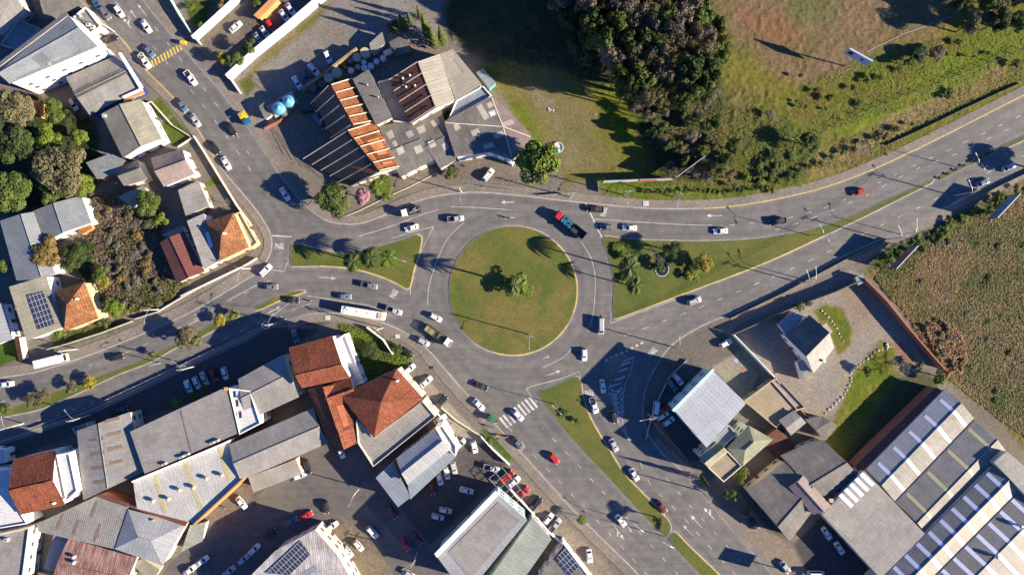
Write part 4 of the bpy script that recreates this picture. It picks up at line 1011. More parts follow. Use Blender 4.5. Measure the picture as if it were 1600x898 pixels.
def cab(o, L0, L1, w2, H, colr):
    """truck cab between x=L0 and x=L1"""
    b_ = MB(); z0 = .5
    secs = [(L0, z0, H-.12, w2*.98), (L0+.1, z0, H, w2), (L1-.55, z0, H, w2*.98), (L1-.12, z0, H-.75, w2*.95), (L1, z0, 1.35, w2*.9)]
    loft(b_, [[(x,-w_,za), (x,-w_,zb-.1), (x,-w_*.86,zb), (x,w_*.86,zb), (x,w_,zb-.1), (x,w_,za)] for x, za, zb, w_ in secs]); c = b_.build('cab', paint(colr), o)
    g_ = MB(); a = Vector((L1-.50,0,H-.08)); d = Vector((L1-.10,0,H-.82))
    g_.add([(a.x+.03,-w2*.8,a.z+.0), (d.x+.04,-w2*.84,d.z), (d.x+.04,w2*.84,d.z), (a.x+.03,w2*.8,a.z)], [(0,1,2,3)]); g_.build('windshield', M['cglass'], c)
    for s in (-1, 1):
        h_ = MB(); h_.box((L1-.3, s*(w2+.14), H-.6), (.12,.2,.4)); h_.build('wing_mirror', M['trim'], c)
        h_ = MB(); h_.box((L1-.02, s*w2*.7, .85), (.1,.3,.18)); h_.build('headlight', M['hl'], c)
        h_ = MB(); h_.box(((L0+L1)/2+.1, s*(w2+.005), H-.62), ((L1-L0)*.5,.03,.5)); h_.build('side_window', M['cglass'], c)
def make_truck(L_, Wd, colr, style):
    o = bpy.data.objects.new('truck', None); COL.objects.link(o); w2 = Wd/2; cl = 2.1; x0, x1 = -L_/2, L_/2-cl-.15
    cab(o, L_/2-cl, L_/2, w2*.96, 2.6, colr)
    ch = MB()
    for s in (-1, 1): ch.box((-.2, s*.42, .75), (L_-1, .16, .22))
    ch.box((x0+.1,0,.7), (.1,Wd*.9,.2)); ch.build('chassis', M['trim'], o)
    for x in ([x0+1.3, x0+2.5, L_/2-1.3] if L_ > 7.5 else [x0+1.5, L_/2-1.2]):
        for s in (-1, 1): wheel(o, x, s*(w2-.16), .48, .28)
    for s in (-1, 1): h_ = MB(); h_.box((x0-.0, s*w2*.8, .85), (.08,.25,.12)); h_.build('taillight', M['tl'], o)
    cx = (x0+x1)/2; LL = x1-x0
    if style == 'box':
        b_ = MB(); b_.box((cx,0,2.0), (LL,Wd,2.3)); b_.build('cargo_box', paint('white'), o)
        r_ = MB()
        for q in range(7): r_.box((x0+.4+q*(LL-.8)/6,0,3.17), (.06,Wd-.06,.04))
        r_.build('roof_ribs', M['tank_white'], o)
    else:
        b_ = MB(); b_.box((cx,0,1.0), (LL,Wd,.16)); 
        b_.build('bed', M['trim'] if style != 'stake' else M['wood'], o)
    if style == 'dump':     # two open boxes: blue load behind the cab, empty black body at the tail
        mid = x0+LL*.52
        b_ = MB()
        for a, b2 in ((x0, mid-.15),):
            for s in (-1, 1): b_.box(((a+b2)/2, s*(w2-.06), 1.6), (b2-a,.12,1.1))
            b_.box((a+.06,0,1.6), (.12,Wd-.24,1.1)); b_.box((b2-.06,0,1.6), (.12,Wd-.24,1.1))
        b_.build('open_body', paint('black'), o)
        b_ = MB(); rr = random.Random(4)
        for q in range(34): b_.box((rr.uniform(mid+.3, x1-.4), rr.uniform(-w2+.4, w2-.4), 1.5+rr.uniform(0,.9)), (rr.uniform(.5,1.1), rr.uniform(.5,1.0), rr.uniform(.3,.6)), rr.uniform(0,3))
        b_.build('cargo', paint('teal'), o)
    if style == 'stake':
        b_ = MB()
        for s in (-1, 1):
            for z in (1.25,1.55,1.85): b_.box((cx, s*(w2-.05), z), (LL,.06,.16))
            for q in range(8): b_.box((x0+.1+q*(LL-.2)/7, s*(w2-.02), 1.5), (.1,.08,1.1))
        for z in (1.25,1.55,1.85): b_.box((x0+.04,0,z), (.06,Wd-.2,.16)); b_.box((x1-.04,0,z), (.06,Wd-.2,.16))
        for q in range(1,4): b_.box((x0+q*LL/4,0,2.05), (.07,Wd,.07))
        b_.build('stake_sides', paint('green'), o)
        b_ = MB(); b_.box((x1-1.5,0,1.35), (2.2,Wd*.7,.5)); b_.build('cargo', solid('cargo_brown', (.16,.09,.06), .9), o)
    if style == 'flat':
        b_ = MB(); rr = random.Random(9)
        for q in range(9): b_.box((x0+.6+rr.random()*(LL-1.2), rr.uniform(-.6,.6), 1.4), (rr.uniform(.4,1.2), rr.uniform(.3,.8), .6), rr.uniform(0,3))
        b_.build('cargo', M['steel'], o)
        b_ = MB(); 
        for s in (-1, 1): b_.box((cx, s*(w2-.05), 1.25), (LL,.08,.4))
        b_.build('side_rails', M['trim'], o)
    return o
def make_bus(L_=13.6, Wd=2.6):
    o = bpy.data.objects.new('bus', None); COL.objects.link(o); w2 = Wd/2; b_ = MB(); H = 3.2
    secs = [(-L_/2, 3.0, .95), (-L_/2+.15, H, 1), (L_/2-.4, H, 1), (L_/2-.1, 2.9, .97), (L_/2, 1.5, .93)]
    loft(b_, [[(x,-w2*f,.4), (x,-w2*f,zt-.2), (x,-w2*f*.9,zt), (x,w2*f*.9,zt), (x,w2*f,zt-.2), (x,w2*f,.4)] for x, zt, f in secs]); b_.build('body', paint('beige') if False else solid('bus_cream', (.66,.62,.53), .45), o)
    g_ = MB(); g_.add([(L_/2-.30,-w2*.85,3.06), (L_/2+.01,-w2*.85,1.5), (L_/2+.01,w2*.85,1.5), (L_/2-.30,w2*.85,3.06)], [(0,1,2,3)]); g_.build('windshield', M['cglass'], o)
    for s in (-1, 1):
        for q in range(8): g_ = MB(); g_.box((-L_/2+1.2+q*1.5, s*w2, 2.15), (1.3,.03,.95)); g_.build('side_window', M['cglass'], o)
        for x in (-L_/2+3.2, L_/2-2.6): wheel(o, x, s*(w2-.15), .5, .28)
        h_ = MB(); h_.box((L_/2+.1, s*(w2+.12), 2.5), (.15,.2,.4)); h_.build('wing_mirror', M['trim'], o)
        h_ = MB(); h_.box((L_/2, s*w2*.7, .8), (.1,.35,.2)); h_.build('headlight', M['hl'], o)
    for x in (-4.6,-1.5,1.8): h_ = MB(); h_.box((x,.2,H+.06), (.75,.6,.12)); h_.build('roof_hatch', M['tank_white'], o)
    h_ = MB(); h_.box((L_/2-1.4,0,H+.09), (1.3,1.7,.2)); h_.build('air_conditioner', M['tank_tan'], o)
    return o
# ------------------------------------------------------------------ people
SKIN = solid('skin', (.38,.22,.15), .6)
def person(x, y, rz, label, shirt, ride=False, z=0.13):
    """one continuous skinned figure with hair and clothes; ride: seated, hands forward"""
    p = W(x, y, 1); o = root('person', (p.x, p.y, z), label, 'person', None, rz)
    if ride: J = dict(pel=(0,0,.85), ch=(.12,0,1.25), nk=(.16,0,1.45), hd=(.2,0,1.62), sl=(.12,.2,1.38), sr=(.12,-.2,1.38), el=(.3,.28,1.15), er=(.3,-.28,1.15), hl=(.55,.27,1.08), hr=(.55,-.27,1.08), kl=(.35,.18,.75), kr=(.35,-.18,.75), al=(.2,.2,.32), ar=(.2,-.2,.32), fl=(.38,.2,.28), fr=(.38,-.2,.28))
    else: J = dict(pel=(0,0,.95), ch=(.02,0,1.3), nk=(.02,0,1.5), hd=(.04,0,1.66), sl=(0,.2,1.42), sr=(0,-.2,1.42), el=(-.1,.27,1.15), er=(.08,-.27,1.15), hl=(.02,.28,.9), hr=(.28,-.26,.98), kl=(.18,.1,.5), kr=(-.1,-.1,.5), al=(.2,.1,.08), ar=(-.35,-.1,.14), fl=(.38,.1,.04), fr=(-.2,-.1,.04))
    rad = dict(pel=.15, ch=.17, nk=.06, hd=.11, sl=.075, sr=.075, el=.05, er=.05, hl=.035, hr=.035, kl=.07, kr=.07, al=.045, ar=.045, fl=.04, fr=.04)
    K = list(J); E = [('pel','ch'),('ch','nk'),('nk','hd'),('ch','sl'),('ch','sr'),('sl','el'),('el','hl'),('sr','er'),('er','hr'),('pel','kl'),('kl','al'),('al','fl'),('pel','kr'),('kr','ar'),('ar','fr')]
    me_ = bpy.data.meshes.new('body'); me_.from_pydata([J[k] for k in K], [(K.index(a), K.index(b_)) for a, b_ in E], []); b_ = bpy.data.objects.new('body', me_); COL.objects.link(b_); b_.parent = o
    md = b_.modifiers.new('skin', 'SKIN'); sk = me_.skin_vertices[0].data if me_.skin_vertices else None
    if sk is None:
        bm = bmesh.new(); bm.from_mesh(me_); lay = bm.verts.layers.skin.verify()
        bm.verts.ensure_lookup_table()
        for i, k in enumerate(K): bm.verts[i][lay].radius = (rad[k], rad[k]); bm.verts[i][lay].use_root = (k == 'pel')
        bm.to_mesh(me_); bm.free()
    else:
        for i, k in enumerate(K): sk[i].radius = (rad[k], rad[k]); sk[i].use_root = (k == 'pel')
    b_.modifiers.new('sub', 'SUBSURF').levels = 1; b_.modifiers['sub'].render_levels = 1; me_.materials.append(SKIN)
    h = Vector(J['hd']); s = MB(); s.lathe([(.02,-.13),(.12,-.04),(.135,.03),(.11,.1),(.05,.14)], h+Vector((-.02,0,.03)), 12); s.build('helmet' if ride else 'hair', M['trim'], o, True)
    s = MB(); c, q = Vector(J['ch']), Vector(J['pel']); s.tube([q+Vector((0,0,-.02)), q.lerp(c,.5), c+Vector((0,0,.08)), Vector(J['nk'])], [.18,.185,.2,.09], 12)
    for a, b2 in (('sl','el'),('sr','er')): s.tube([J[a], J[b2]], [.1,.075], 8)
    s.build('shirt', shirt, o, True)
    s = MB()
    for a, b2 in (('kl','al'),('kr','ar')): s.tube([J['pel'], J[a], J[b2]], [.16,.105,.08], 10)
    s.build('trousers', solid('denim', (.04,.05,.09), .9), o, True); return o
def motorcycle(x, y, ang, colr, label, z=.03):
    p = W(x, y, .5); o = root('motorcycle', (p.x, p.y, z), label, 'motorcycle', 'motorcycles', -R(ang))
    for xx in (-.68,.68):
        t = MB(); n = 16; vs = [((.31+.06*math.cos(a))*math.cos(2*math.pi*k/n), .06*math.sin(a), (.31+.06*math.cos(a))*math.sin(2*math.pi*k/n)) for a in (0,1.57,3.14,4.71) for k in range(n)]
        t.add(vs, [(i*n+k, i*n+(k+1) % n, ((i+1) % 4)*n+(k+1) % n, ((i+1) % 4)*n+k) for i in range(4) for k in range(n)]); w_ = t.build('wheel', M['tyre'], o, True, (xx,0,.36))
        q = MB(); q.tube([(0,-.05,0),(0,.05,0)], .1, 10); q.build('hub', M['rim'], w_)
    b_ = MB(); b_.tube([(-.3,0,.8),(0,0,.85),(.25,0,.92),(.42,0,.88)], [.1,.15,.17,.1], 8); b_.build('fuel_tank', paint(colr), o, True)
    b_ = MB(); b_.tube([(-.75,0,.88),(-.35,0,.84),(-.05,0,.82)], [.1,.14,.12], 8); b_.build('seat', M['trim'], o, True)
    b_ = MB(); b_.tube([(-.68,0,.36),(0,0,.42),(.4,0,.85)], .06, 6); b_.tube([(.68,0,.36),(.42,0,1.02)], .04, 6); b_.box((0,0,.45), (.4,.28,.35)); b_.build('frame', M['steel'], o)
    b_ = MB(); b_.tube([(.3,-.36,1.06),(.42,-.15,1.02),(.42,.15,1.02),(.3,.36,1.06)], .025, 6); b_.build('handlebar', M['trim'], o)
    b_ = MB(); b_.box((.58,0,.9), (.14,.2,.2)); b_.build('headlight', M['hl'], o); return o
# ------------------------------------------------------------------ poles, signs
POLES = {}
def power_pole(x, y, h, label, arm=0, lamp=None, trafo=False):
    """base at x, y; arm: crossarm direction, lamp: direction of the street lamp arm (degrees clockwise from image right)"""
    p = W(x, y, 0); o = root('utility_pole', p, label, 'utility pole', 'utility poles along the roads')
    b_ = MB(); b_.tube([(0,0,0),(0,0,h)], [.19,.12], 8); b_.build('pole', M['concrete'], o)
    a = -R(arm)
    for z in (h-.4, h-1.6): b_ = MB(); b_.box((0,0,z), (2.3,.12,.12), a); c = b_.build('crossarm', M['wood'] if z < h-1 else M['concrete'], o)
    for q in (-1,-.45,.45,1): i_ = MB(); i_.lathe([(.06,0),(.09,.08),(.04,.24)], (q*math.cos(a), q*math.sin(a), h-.34), 8); i_.build('insulator', M['tank_white'], o)
    if lamp is not None:
        d = Vector((math.cos(-R(lamp)), math.sin(-R(lamp)), 0)); b_ = MB(); b_.tube([(0,0,h-2.4), d*1.4+Vector((0,0,h-1.5)), d*3.2+Vector((0,0,h-1.2))], .05, 6); l_ = b_.build('lamp_arm', M['steel'], o)
        b_ = MB(); b_.box((d.x*3.6, d.y*3.6, h-1.18), (.85,.3,.14), -R(lamp)); b_.build('lamp_head', M['steel'], l_)
    if trafo:
        b_ = MB(); b_.lathe([(.3,0),(.34,.1),(.34,.9),(.28,1)], (.45,0,h-3), 12); b_.build('transformer', M['steel'], o, True)
        b_ = MB()
        for k in range(14):
            t0_, t1_ = k*2*math.pi/14, (k+1)*2*math.pi/14; b_.tube([(1.1*math.cos(t0_),1.1*math.sin(t0_),h-.8),(1.1*math.cos(t1_),1.1*math.sin(t1_),h-.8)], .03, 4)
        b_.build('guard_ring', M['steel'], o)
    POLES[(x, y)] = Vector((p.x, p.y, h-.15)); return o
def street_lamp(x, y, h, ang, label, arms=1, reach=3.2):
    p = W(x, y, 0); o = root('street_lamp', p, label, 'street lamp', 'street lamps along the roads')
    b_ = MB(); b_.tube([(0,0,0),(0,0,h*.5),(0,0,h)], [.14,.1,.07], 8); b_.build('pole', M['steel'], o)
    for q in range(arms):
        a = -R(ang+180*q); d = Vector((math.cos(a), math.sin(a), 0)); b_ = MB(); b_.tube([(0,0,h-.05), d*reach*.4+Vector((0,0,h+.5)), d*reach+Vector((0,0,h+.6))], .05, 6); l_ = b_.build('lamp_arm', M['steel'], o)
        b_ = MB(); b_.box((d.x*(reach+.4), d.y*(reach+.4), h+.6), (.85,.32,.14), a); b_.build('lamp_head', M['steel'], l_)
    return o
def cable(a, b_, label, n=2, z=None, sag=.8, mat='cable'):
    A = POLES.get(a) or W(*a, 8.5); B_ = POLES.get(b_) or W(*b_, 8.5); d = (B_-A); s = Vector((-d.y, d.x, 0)).normalized()
    o = root('power_line', (A.x, A.y, 0), label, 'power line', 'overhead lines'); ori = Vector((A.x, A.y, 0))
    for k in range(n):
        off = s*((k-(n-1)/2)*.75); pts = []
        for q in range(9): t = q/8; pts.append(A.lerp(B_, t)+off-Vector((0,0,sag*4*t*(1-t)))-ori)
        mb = MB(); mb.tube(pts, .028, 4); mb.build('wire', M[mat], o)
    return o
def billboard(a, b_, z0, z1, label, faces=(('panel', (.5,.5,.5)),), lean=.0, posts=4):
    """free-standing hoarding from plan point a to plan point b"""
    A, B_ = W(*a), W(*b_); c = (A+B_)/2; d = (B_-A); L_ = d.length; rz = math.atan2(d.y, d.x); o = root('billboard', c, label, 'billboard', 'roadside hoardings', rz)
    n = len(faces)
    for k, (nm, colr, *fm) in enumerate(faces):
        b2 = MB(); x = -L_/2+L_*(k+.5)/n; b2.box((x,0,(z0+z1)/2), (L_/n-.04,.16,z1-z0)); pn = b2.build('panel', solid('hoarding_%d_%d' % (int(colr[0]*100), int(colr[2]*100)), colr, .6), o)
        b2 = MB()
        for zz in (z0, z1): b2.box((x,0,zz), (L_/n+.0-.02,.24,.1))
        b2.build('frame', M['steel'], pn)
    for k in range(posts):
        b2 = MB(); x = -L_/2+.4+(L_-.8)*k/max(1, posts-1); b2.box((x,.16,z1/2), (.16,.14,z1-.1)); b2.tube([(x,.2,z0+.6),(x,2.0,0)], .06, 5); b2.build('post', M['wood'], o)
    return o

# ================================================================== BUILDINGS
# --- north-west block
B1 = bld('warehouse', 'big white warehouse with two-slope slate grey roof in the top left corner', [(-8,104),(104,20),(153,73),(15,131)], 12, 'gable', 1.6, 'slate_blue', 'w_white')
panel(B1, [(-4,101),(103,20),(107,25),(-1,106)], 'fib_light', 'parapet_cap', .25, .25)
chimney(B1, 78, 100, .5, .7, 'w_grey', 'roof_hatch')
bld('house', 'weathered grey house cut by the top left corner of the photo', [(-25,-30),(18,-30),(36,14),(-10,52)], 6, 'gable', 1.2, 'fib', 'w_grey')
b = bld('house', 'low flat house in the shade behind the big white warehouse', [(28,30),(62,44),(28,78),(0,70)], 3.2, 'flat', 0, 'metal_blue', 'w_grey')
bld('shop_building', 'long dark roofed building at the very top left beside the avenue', [(60,-30),(118,-30),(128,6),(70,32)], 4, 'gable', 1, 'fib_dark', 'w_dark')
b = bld('shop_building', 'small pale flat roofed shop between white warehouse and avenue', [(113,27),(133,11),(157,42),(139,54)], 4.5, 'flat', 0, 'deck', 'w_white'); ac(b, 140, 40); ac(b, 147, 44); vent(b, 128, 27)
B4 = bld('shop_building', 'grey fibre roofed shop with blue wall and orange sign by the yellow crossing', [(103,121),(187,84),(221,138),(140,180)], 5.2, 'gable', 1.3, 'fib', 'w_blue')
panel(B4, [(113,143),(196,103),(202,113),(121,153)], 'fib_dark', 'dark_roof_panel', .04, .03)
for pts, mt, h0 in (([(187,84),(190,83),(224,137),(220,139)], 'w_white', .9),):
    panel(B4, pts, mt, 'parapet', .9, 1.0)
b2 = MB(); q = W(207,146,5.6)-B4.base; b2.box((q.x,q.y,5.5), (6.2,.5,1.1), R(24)); b2.build('sign_board', M['w_white'], B4.root)
b2 = MB(); q = W(209,150,5.2)-B4.base; b2.box((q.x,q.y-.3,5.1), (6.6,.7,.6), R(24)); b2.build('orange_fascia', M['w_orange'], B4.root)
bld('garden_house', 'small orange pyramid roof at the edge of the western trees', [(27,148),(64,160),(61,184),(24,172)], 3.5, 'pyr', 1.4, 'tile_orange', 'w_orange', windows=False)
b = bld('house', 'mossy beige two-slope house with white side wall beside the avenue lawn', [(220,155),(253,217),(192,247),(158,178)], 6, 'gable', 1.8, 'fib_beige', 'w_white', t=.45); chimney(b, 165, 182, 1, .8, 'w_grey')
bld('house', 'blue-grey flat roofed annex with brick wall west of the beige house', [(134,254),(172,240),(196,250),(183,270),(152,280)], 3.5, 'shed', 0, 'slate_blue', 'w_brick', dz=[0,.5,.5,0,0])
bld('house', 'dark olive roofed small house between blue-grey annex and brown house', [(184,263),(216,249),(231,280),(194,291)], 4, 'gable', 1.8, 'fib_dark', 'w_cream')
bld('house', 'brown and pinkish two-slope house with white porch by the avenue', [(236,247),(285,232),(304,272),(256,292)], 5, 'gable', 1.8, 'fib_pink', 'w_white')
bld('shed', 'narrow mossy shed behind the round green trees', [(184,307),(223,290),(232,302),(208,325)], 2.8, 'shed', 0, 'fib_beige', 'w_grey', dz=[0,.6,.6,0], windows=False)
bld('garage', 'grey tiled garage with concrete forecourt beside the avenue', [(278,297),(310,282),(327,322),(290,337)], 4, 'shed', 0, 'slate', 'w_cream', dz=[.9,0,0,.9])
b = bld('house_wing', 'grey roofed wing with one skylight joined to the orange hip house', [(292,345),(319,333),(343,407),(319,421)], 5.4, 'shed', 0, 'slate', 'w_white', dz=[1.0,0,0,1.0], cat='building')
panel(b, [(321,364),(327,361),(334,384),(328,388)], 'skylight', 'skylight')
b = bld('house', 'bright orange hip roofed house with yellow walls at the junction corner', [(320,347),(365,332),(389,386),(342,408)], 6, 'hip', 3.4, 'tile_orange', 'w_yellow'); chimney(b, 352, 365, 1.2, .5, 'w_white')
bld('verandah', 'pale yellow verandah in front of the orange hip house', [(366,334),(374,331),(402,380),(392,388)], 3, 'flat', 0, 'deck', 'w_yellow', nwin=4, cat='building')
bld('house', 'red-brown two-slope metal roofed house beside the grey wing', [(287,362),(320,424),(277,443),(250,379)], 4, 'gable', 1.3, 'metal_brown', 'w_cream')
bld('shed', 'grey lean-to behind the red-brown house', [(252,367),(284,352),(288,361),(266,372)], 3, 'shed', 0, 'fib', 'w_white', dz=[0,0,.4,.4], windows=False)
B15 = bld('house', 'blue-grey two-slope house with white side wall in the western gardens', [(127,306),(143,348),(66,380),(51,330)], 5, 'gable', 1.6, 'slate_blue', 'w_white')
bld('patio', 'small orange tiled patio roof stuck to the blue-grey house', [(121,350),(140,345),(144,357),(124,368)], 3, 'shed', 0, 'tile_orange', 'w_orange', dz=[.3,0,0,.3], windows=False)
bld('long_house', 'long blue-grey roofed building at the left edge under the autumn tree', [(38,331),(54,338),(84,428),(27,442),(1,344)][:1]+[(52,331),(86,428),(27,443),(0,345)], 5.5, 'gable', 1.4, 'slate_blue', 'w_grey', cat='building') if False else bld('long_house', 'long blue-grey roofed building at the left edge under the autumn tree', [(52,331),(86,428),(27,443),(0,345)], 5.5, 'gable', 1.3, 'slate_blue', 'w_grey', t=.28, cat='building')
B17 = bld('house', 'beige roofed building carrying a blue solar array at the left edge', [(14,448),(72,430),(97,512),(41,532)], 6, 'shed', 0, 'fib_beige', 'w_white', dz=[.9,0,0,.9]); solar(B17, [(42,461),(69,455),(86,506),(60,515)])
chimney(B17, 27, 482, .7, .5)
b = bld('house', 'orange hip roofed house with yellow walls west of the brown thicket', [(84,455),(132,440),(154,497),(100,518)], 6, 'hip', 3.4, 'tile_orange', 'w_yellow', t=.45); chimney(b, 122, 467, 1, .45, 'w_white'); 
bld('house', 'white walled grey roof strip at the left edge beside the little lawn', [(-30,478),(4,473),(20,530),(-30,545)], 4, 'shed', 0, 'metal', 'w_white', dz=[.6,0,0,.6])
bld('gatehouse', 'brown tiled gate shelter beside the bright green lawn', [(22,527),(29,525),(36,562),(29,565)], 2.6, 'shed', 0, 'tile_brown', 'w_cream', windows=False, dz=[0,.3,.3,0])
# --- restaurant complex north of the roundabout
C = 'building'
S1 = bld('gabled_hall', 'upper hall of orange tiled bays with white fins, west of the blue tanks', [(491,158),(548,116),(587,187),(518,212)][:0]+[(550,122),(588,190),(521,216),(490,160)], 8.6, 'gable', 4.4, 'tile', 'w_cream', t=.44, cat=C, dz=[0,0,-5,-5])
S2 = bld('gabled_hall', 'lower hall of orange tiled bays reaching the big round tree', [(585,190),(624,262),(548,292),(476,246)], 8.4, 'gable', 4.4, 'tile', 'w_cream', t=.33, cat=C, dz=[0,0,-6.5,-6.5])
def fins(B, a0, a1, b0, b1, k, mat='w_white', wf=.55):
    """raised party walls across the roof slope from edge a to edge b"""
    for q in range(k+1):
        t = q/k; x0, y0 = a0[0]+(a1[0]-a0[0])*t, a0[1]+(a1[1]-a0[1])*t; x1, y1 = b0[0]+(b1[0]-b0[0])*t, b0[1]+(b1[1]-b0[1])*t
        L_ = math.hypot(x1-x0, y1-y0); nx_, ny_ = -(y1-y0)/L_*wf, (x1-x0)/L_*wf
        panel(B, [(x0+nx_,y0+ny_),(x1+nx_,y1+ny_),(x1-nx_,y1-ny_),(x0-nx_,y0-ny_)], mat, 'party_wall', .45, .5)
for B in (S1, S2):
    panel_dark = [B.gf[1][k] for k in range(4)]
    cross_strip(B, .5, (B.gf[1][1]-B.gf[1][0]).length*.97, 1.02, 1.99, 'slope_shade', 'shaded_slope_sheet', .05)  # shade of the west slope painted on as a dark sheet
    for q in range(6): cross_strip(B, .02+q*.192, .3, 0, 1, 'w_cream', 'party_wall', .45)
    for q in range(5 if B is S1 else 6): cross_strip(B, .02+q*(.24 if B is S1 else .192), .28, 1, 2, 'w_cream', 'party_wall', 1.3)
R1 = bld('hall', 'dark grey fibre roofed hall between orange bays and blue tanks', [(551,124),(576,108),(613,184),(588,196)], 9.6, 'shed', 0, 'fib_dark', 'w_cream', dz=[.4,0,0,.4], cat=C)
R2 = bld('gabled_hall', 'hall with brown west slope and pale sheet east slope beside the grey annex', [(687,84),(711,157),(642,194),(608,124)], 9.4, 'gable', 2.6, 'tile_brown', 'w_cream', t=.42, cat=C)
cross_strip(R2, .5, (R2.gf[0][1]-R2.gf[0][0]).length*.98, .01, .98, 'metal_beige', 'pale_or_sunlit_sheet', .06)
for q in range(5): cross_strip(R2, .02+q*.24, .18, 0, 1, 'w_grey', 'seam', .16)
for q in range(5): cross_strip(R2, .02+q*.24, .25, 1, 2, 'w_cream', 'party_wall', .5)
R3 = bld('hall_annex', 'pale grey metal roofed annex at the north-east side of the complex', [(687,85),(708,77),(753,132),(712,157)], 8.4, 'shed', 0, 'metal_beige', 'w_cream', dz=[.6,0,0,.6], cat=C)
bld('link_block', 'small flat grey deck carrying the blue water tanks', [(590,128),(610,122),(642,192),(614,190)], 7, 'flat', 0, 'deck', 'w_cream', cat=C, windows=False)
R4 = bld('dining_hall', 'brown patterned roof with pale sheets south of the blue tanks', [(592,198),(641,186),(678,250),(625,277)], 6.6, 'gable', 1.0, 'fib_dark', 'w_cream', cat=C)
for pts in ([(603,208),(612,203),(617,214),(608,218)],[(618,232),(628,227),(633,238),(623,243)],[(633,207),(643,203),(647,212),(638,216)],[(646,230),(657,226),(662,236),(651,241)],[(612,222),(618,219),(622,227),(616,230)]): panel(R4, pts, 'patch_light', 'newer_roof_sheet', .05, .04)
R5 = bld('dining_hall', 'brown patterned roof with courtyard opening in the middle of the complex', [(643,196),(690,172),(713,250),(688,264)], 6.4, 'gable', .9, 'fib_dark', 'w_cream', cat=C)
for pts in ([(650,200),(662,195),(666,205),(655,210)],[(672,190),(684,184),(688,194),(677,199)],[(668,222),(678,218),(682,228),(672,232)],[(690,226),(698,222),(702,232),(694,236)]): panel(R5, pts, 'patch_light', 'newer_roof_sheet', .05, .04)
bld('courtyard_frame', 'dark square light well between the two patterned roofs', [(617,190),(635,178),(643,193),(624,204)], 5.9, 'flat', 0, 'metal_blue', 'w_cream', cat=C, windows=False)
R6 = bld('corner_hall', 'large brown corner roof with pale patches and curved east side', [(694,190),(768,150),(800,178),(829,210),(831,222),(800,250),(765,238),(712,246)], 8, 'shed', 0, 'fib_pink', 'w_white', dz=[0]*8, cat=C)
for pts in ([(744,166),(752,162),(765,184),(757,188)],[(762,175),(774,170),(778,178),(767,183)],[(782,192),(800,186),(804,193),(786,199)],[(735,205),(747,200),(751,209),(739,213)],[(770,210),(785,204),(789,212),(774,218)],[(708,196),(716,192),(720,201),(712,205)],[(760,162),(768,158),(772,166),(764,170)],[(754,226),(770,222),(772,230),(757,233)]): panel(R6, pts, 'patch_light', 'newer_roof_sheet', .05, .04)
panel(R6, [(696,190),(768,152),(785,199),(795,240),(770,236),(712,243)], 'fib_dark', 'darker_sheeting', .03, .02)
for a_, b_ in (((768,152),(786,198)),((786,198),(800,246)),((696,192),(786,198)),((786,198),(829,214))): panel(R6, [(a_[0]-.6,a_[1]+.5),(b_[0]-.6,b_[1]+.5),(b_[0]+.6,b_[1]-.5),(a_[0]+.6,a_[1]-.5)], 'w_cream', 'hip_seam', .14, .1)
panel(R6, [(764,176),(771,174),(774,180),(767,182)], 'skylight', 'skylight')
bld('flat_block', 'blue-grey flat block wedged between pale annex and brown corner roof', [(712,158),(755,134),(768,149),(700,188)], 7.6, 'flat', 0, 'metal_blue', 'w_white', cat=C, windows=False)
CV = spline([(722,243),(735,237),(752,234),(768,236),(783,244),(800,256)], 5)
fence(CV, 3.4, 1.2, 'w_white', 'curved white porch parapet over the driveway of the complex', 'parapet_wall', 'wall')
bld('container', 'blue-grey container beside the pale annex at the meadow edge', [(744,113),(755,107),(775,130),(765,139)], 2.7, 'shed', 0, 'metal_blue', 'w_teal', windows=False, dz=[0,0,0,0], inset=.05)
for x, y, r_, hh, mt, lb in ((622,142,1.0,1.5,'tank_cobalt','bright blue tank, first and biggest of the rooftop row'),(628,151,.8,1.2,'tank_blue','paler blue tank, second of the rooftop row'),(633,161,.85,1.3,'tank_cobalt','bright blue tank, third of the rooftop row'),(636,169,.75,1.2,'tank_cobalt','bright blue tank, southernmost of the rooftop row')):
    tank(x, y, 6.5, r_, hh, mt, lb, 'blue tanks on the deck')
for (x, y) in ((630,124),(641,119),(635,137),(649,135)): vent(R2, x, y, .3, 'tank_white')
for (x, y) in ((575,134),(592,153)): vent(R1, x, y, .25)
tank(449,157,1.2,1.85,3.4,'tank_blue','huge pale blue water tank nearer the parked cars','giant tanks in the gravel yard'); tank(434,168,1.2,1.95,3.4,'tank_blue','huge pale blue water tank nearer the little shed','giant tanks in the gravel yard')
for (x, y) in ((449,157),(434,168)):
    b2 = MB(); p = W(x, y, 2); b2.box((0,0,.6), (4.6,4.4,1.2), .5); single(b2, 'plinth', M['concrete'], (p.x,p.y,0), 'concrete plinth under the %s giant blue tank' % ('eastern' if x > 440 else 'western'), 'plinth')
bld('pump_shed', 'small dark shed with white front beside the giant blue tanks', [(404,166),(413,160),(425,180),(414,187)], 2.6, 'shed', 0, 'fib_dark', 'w_white', windows=False, dz=[.3,.3,0,0])
fence([(416,202),(440,190),(466,164)], 1.6, .4, 'w_brick', 'low brick wall in front of the giant blue tanks', 'low_wall')
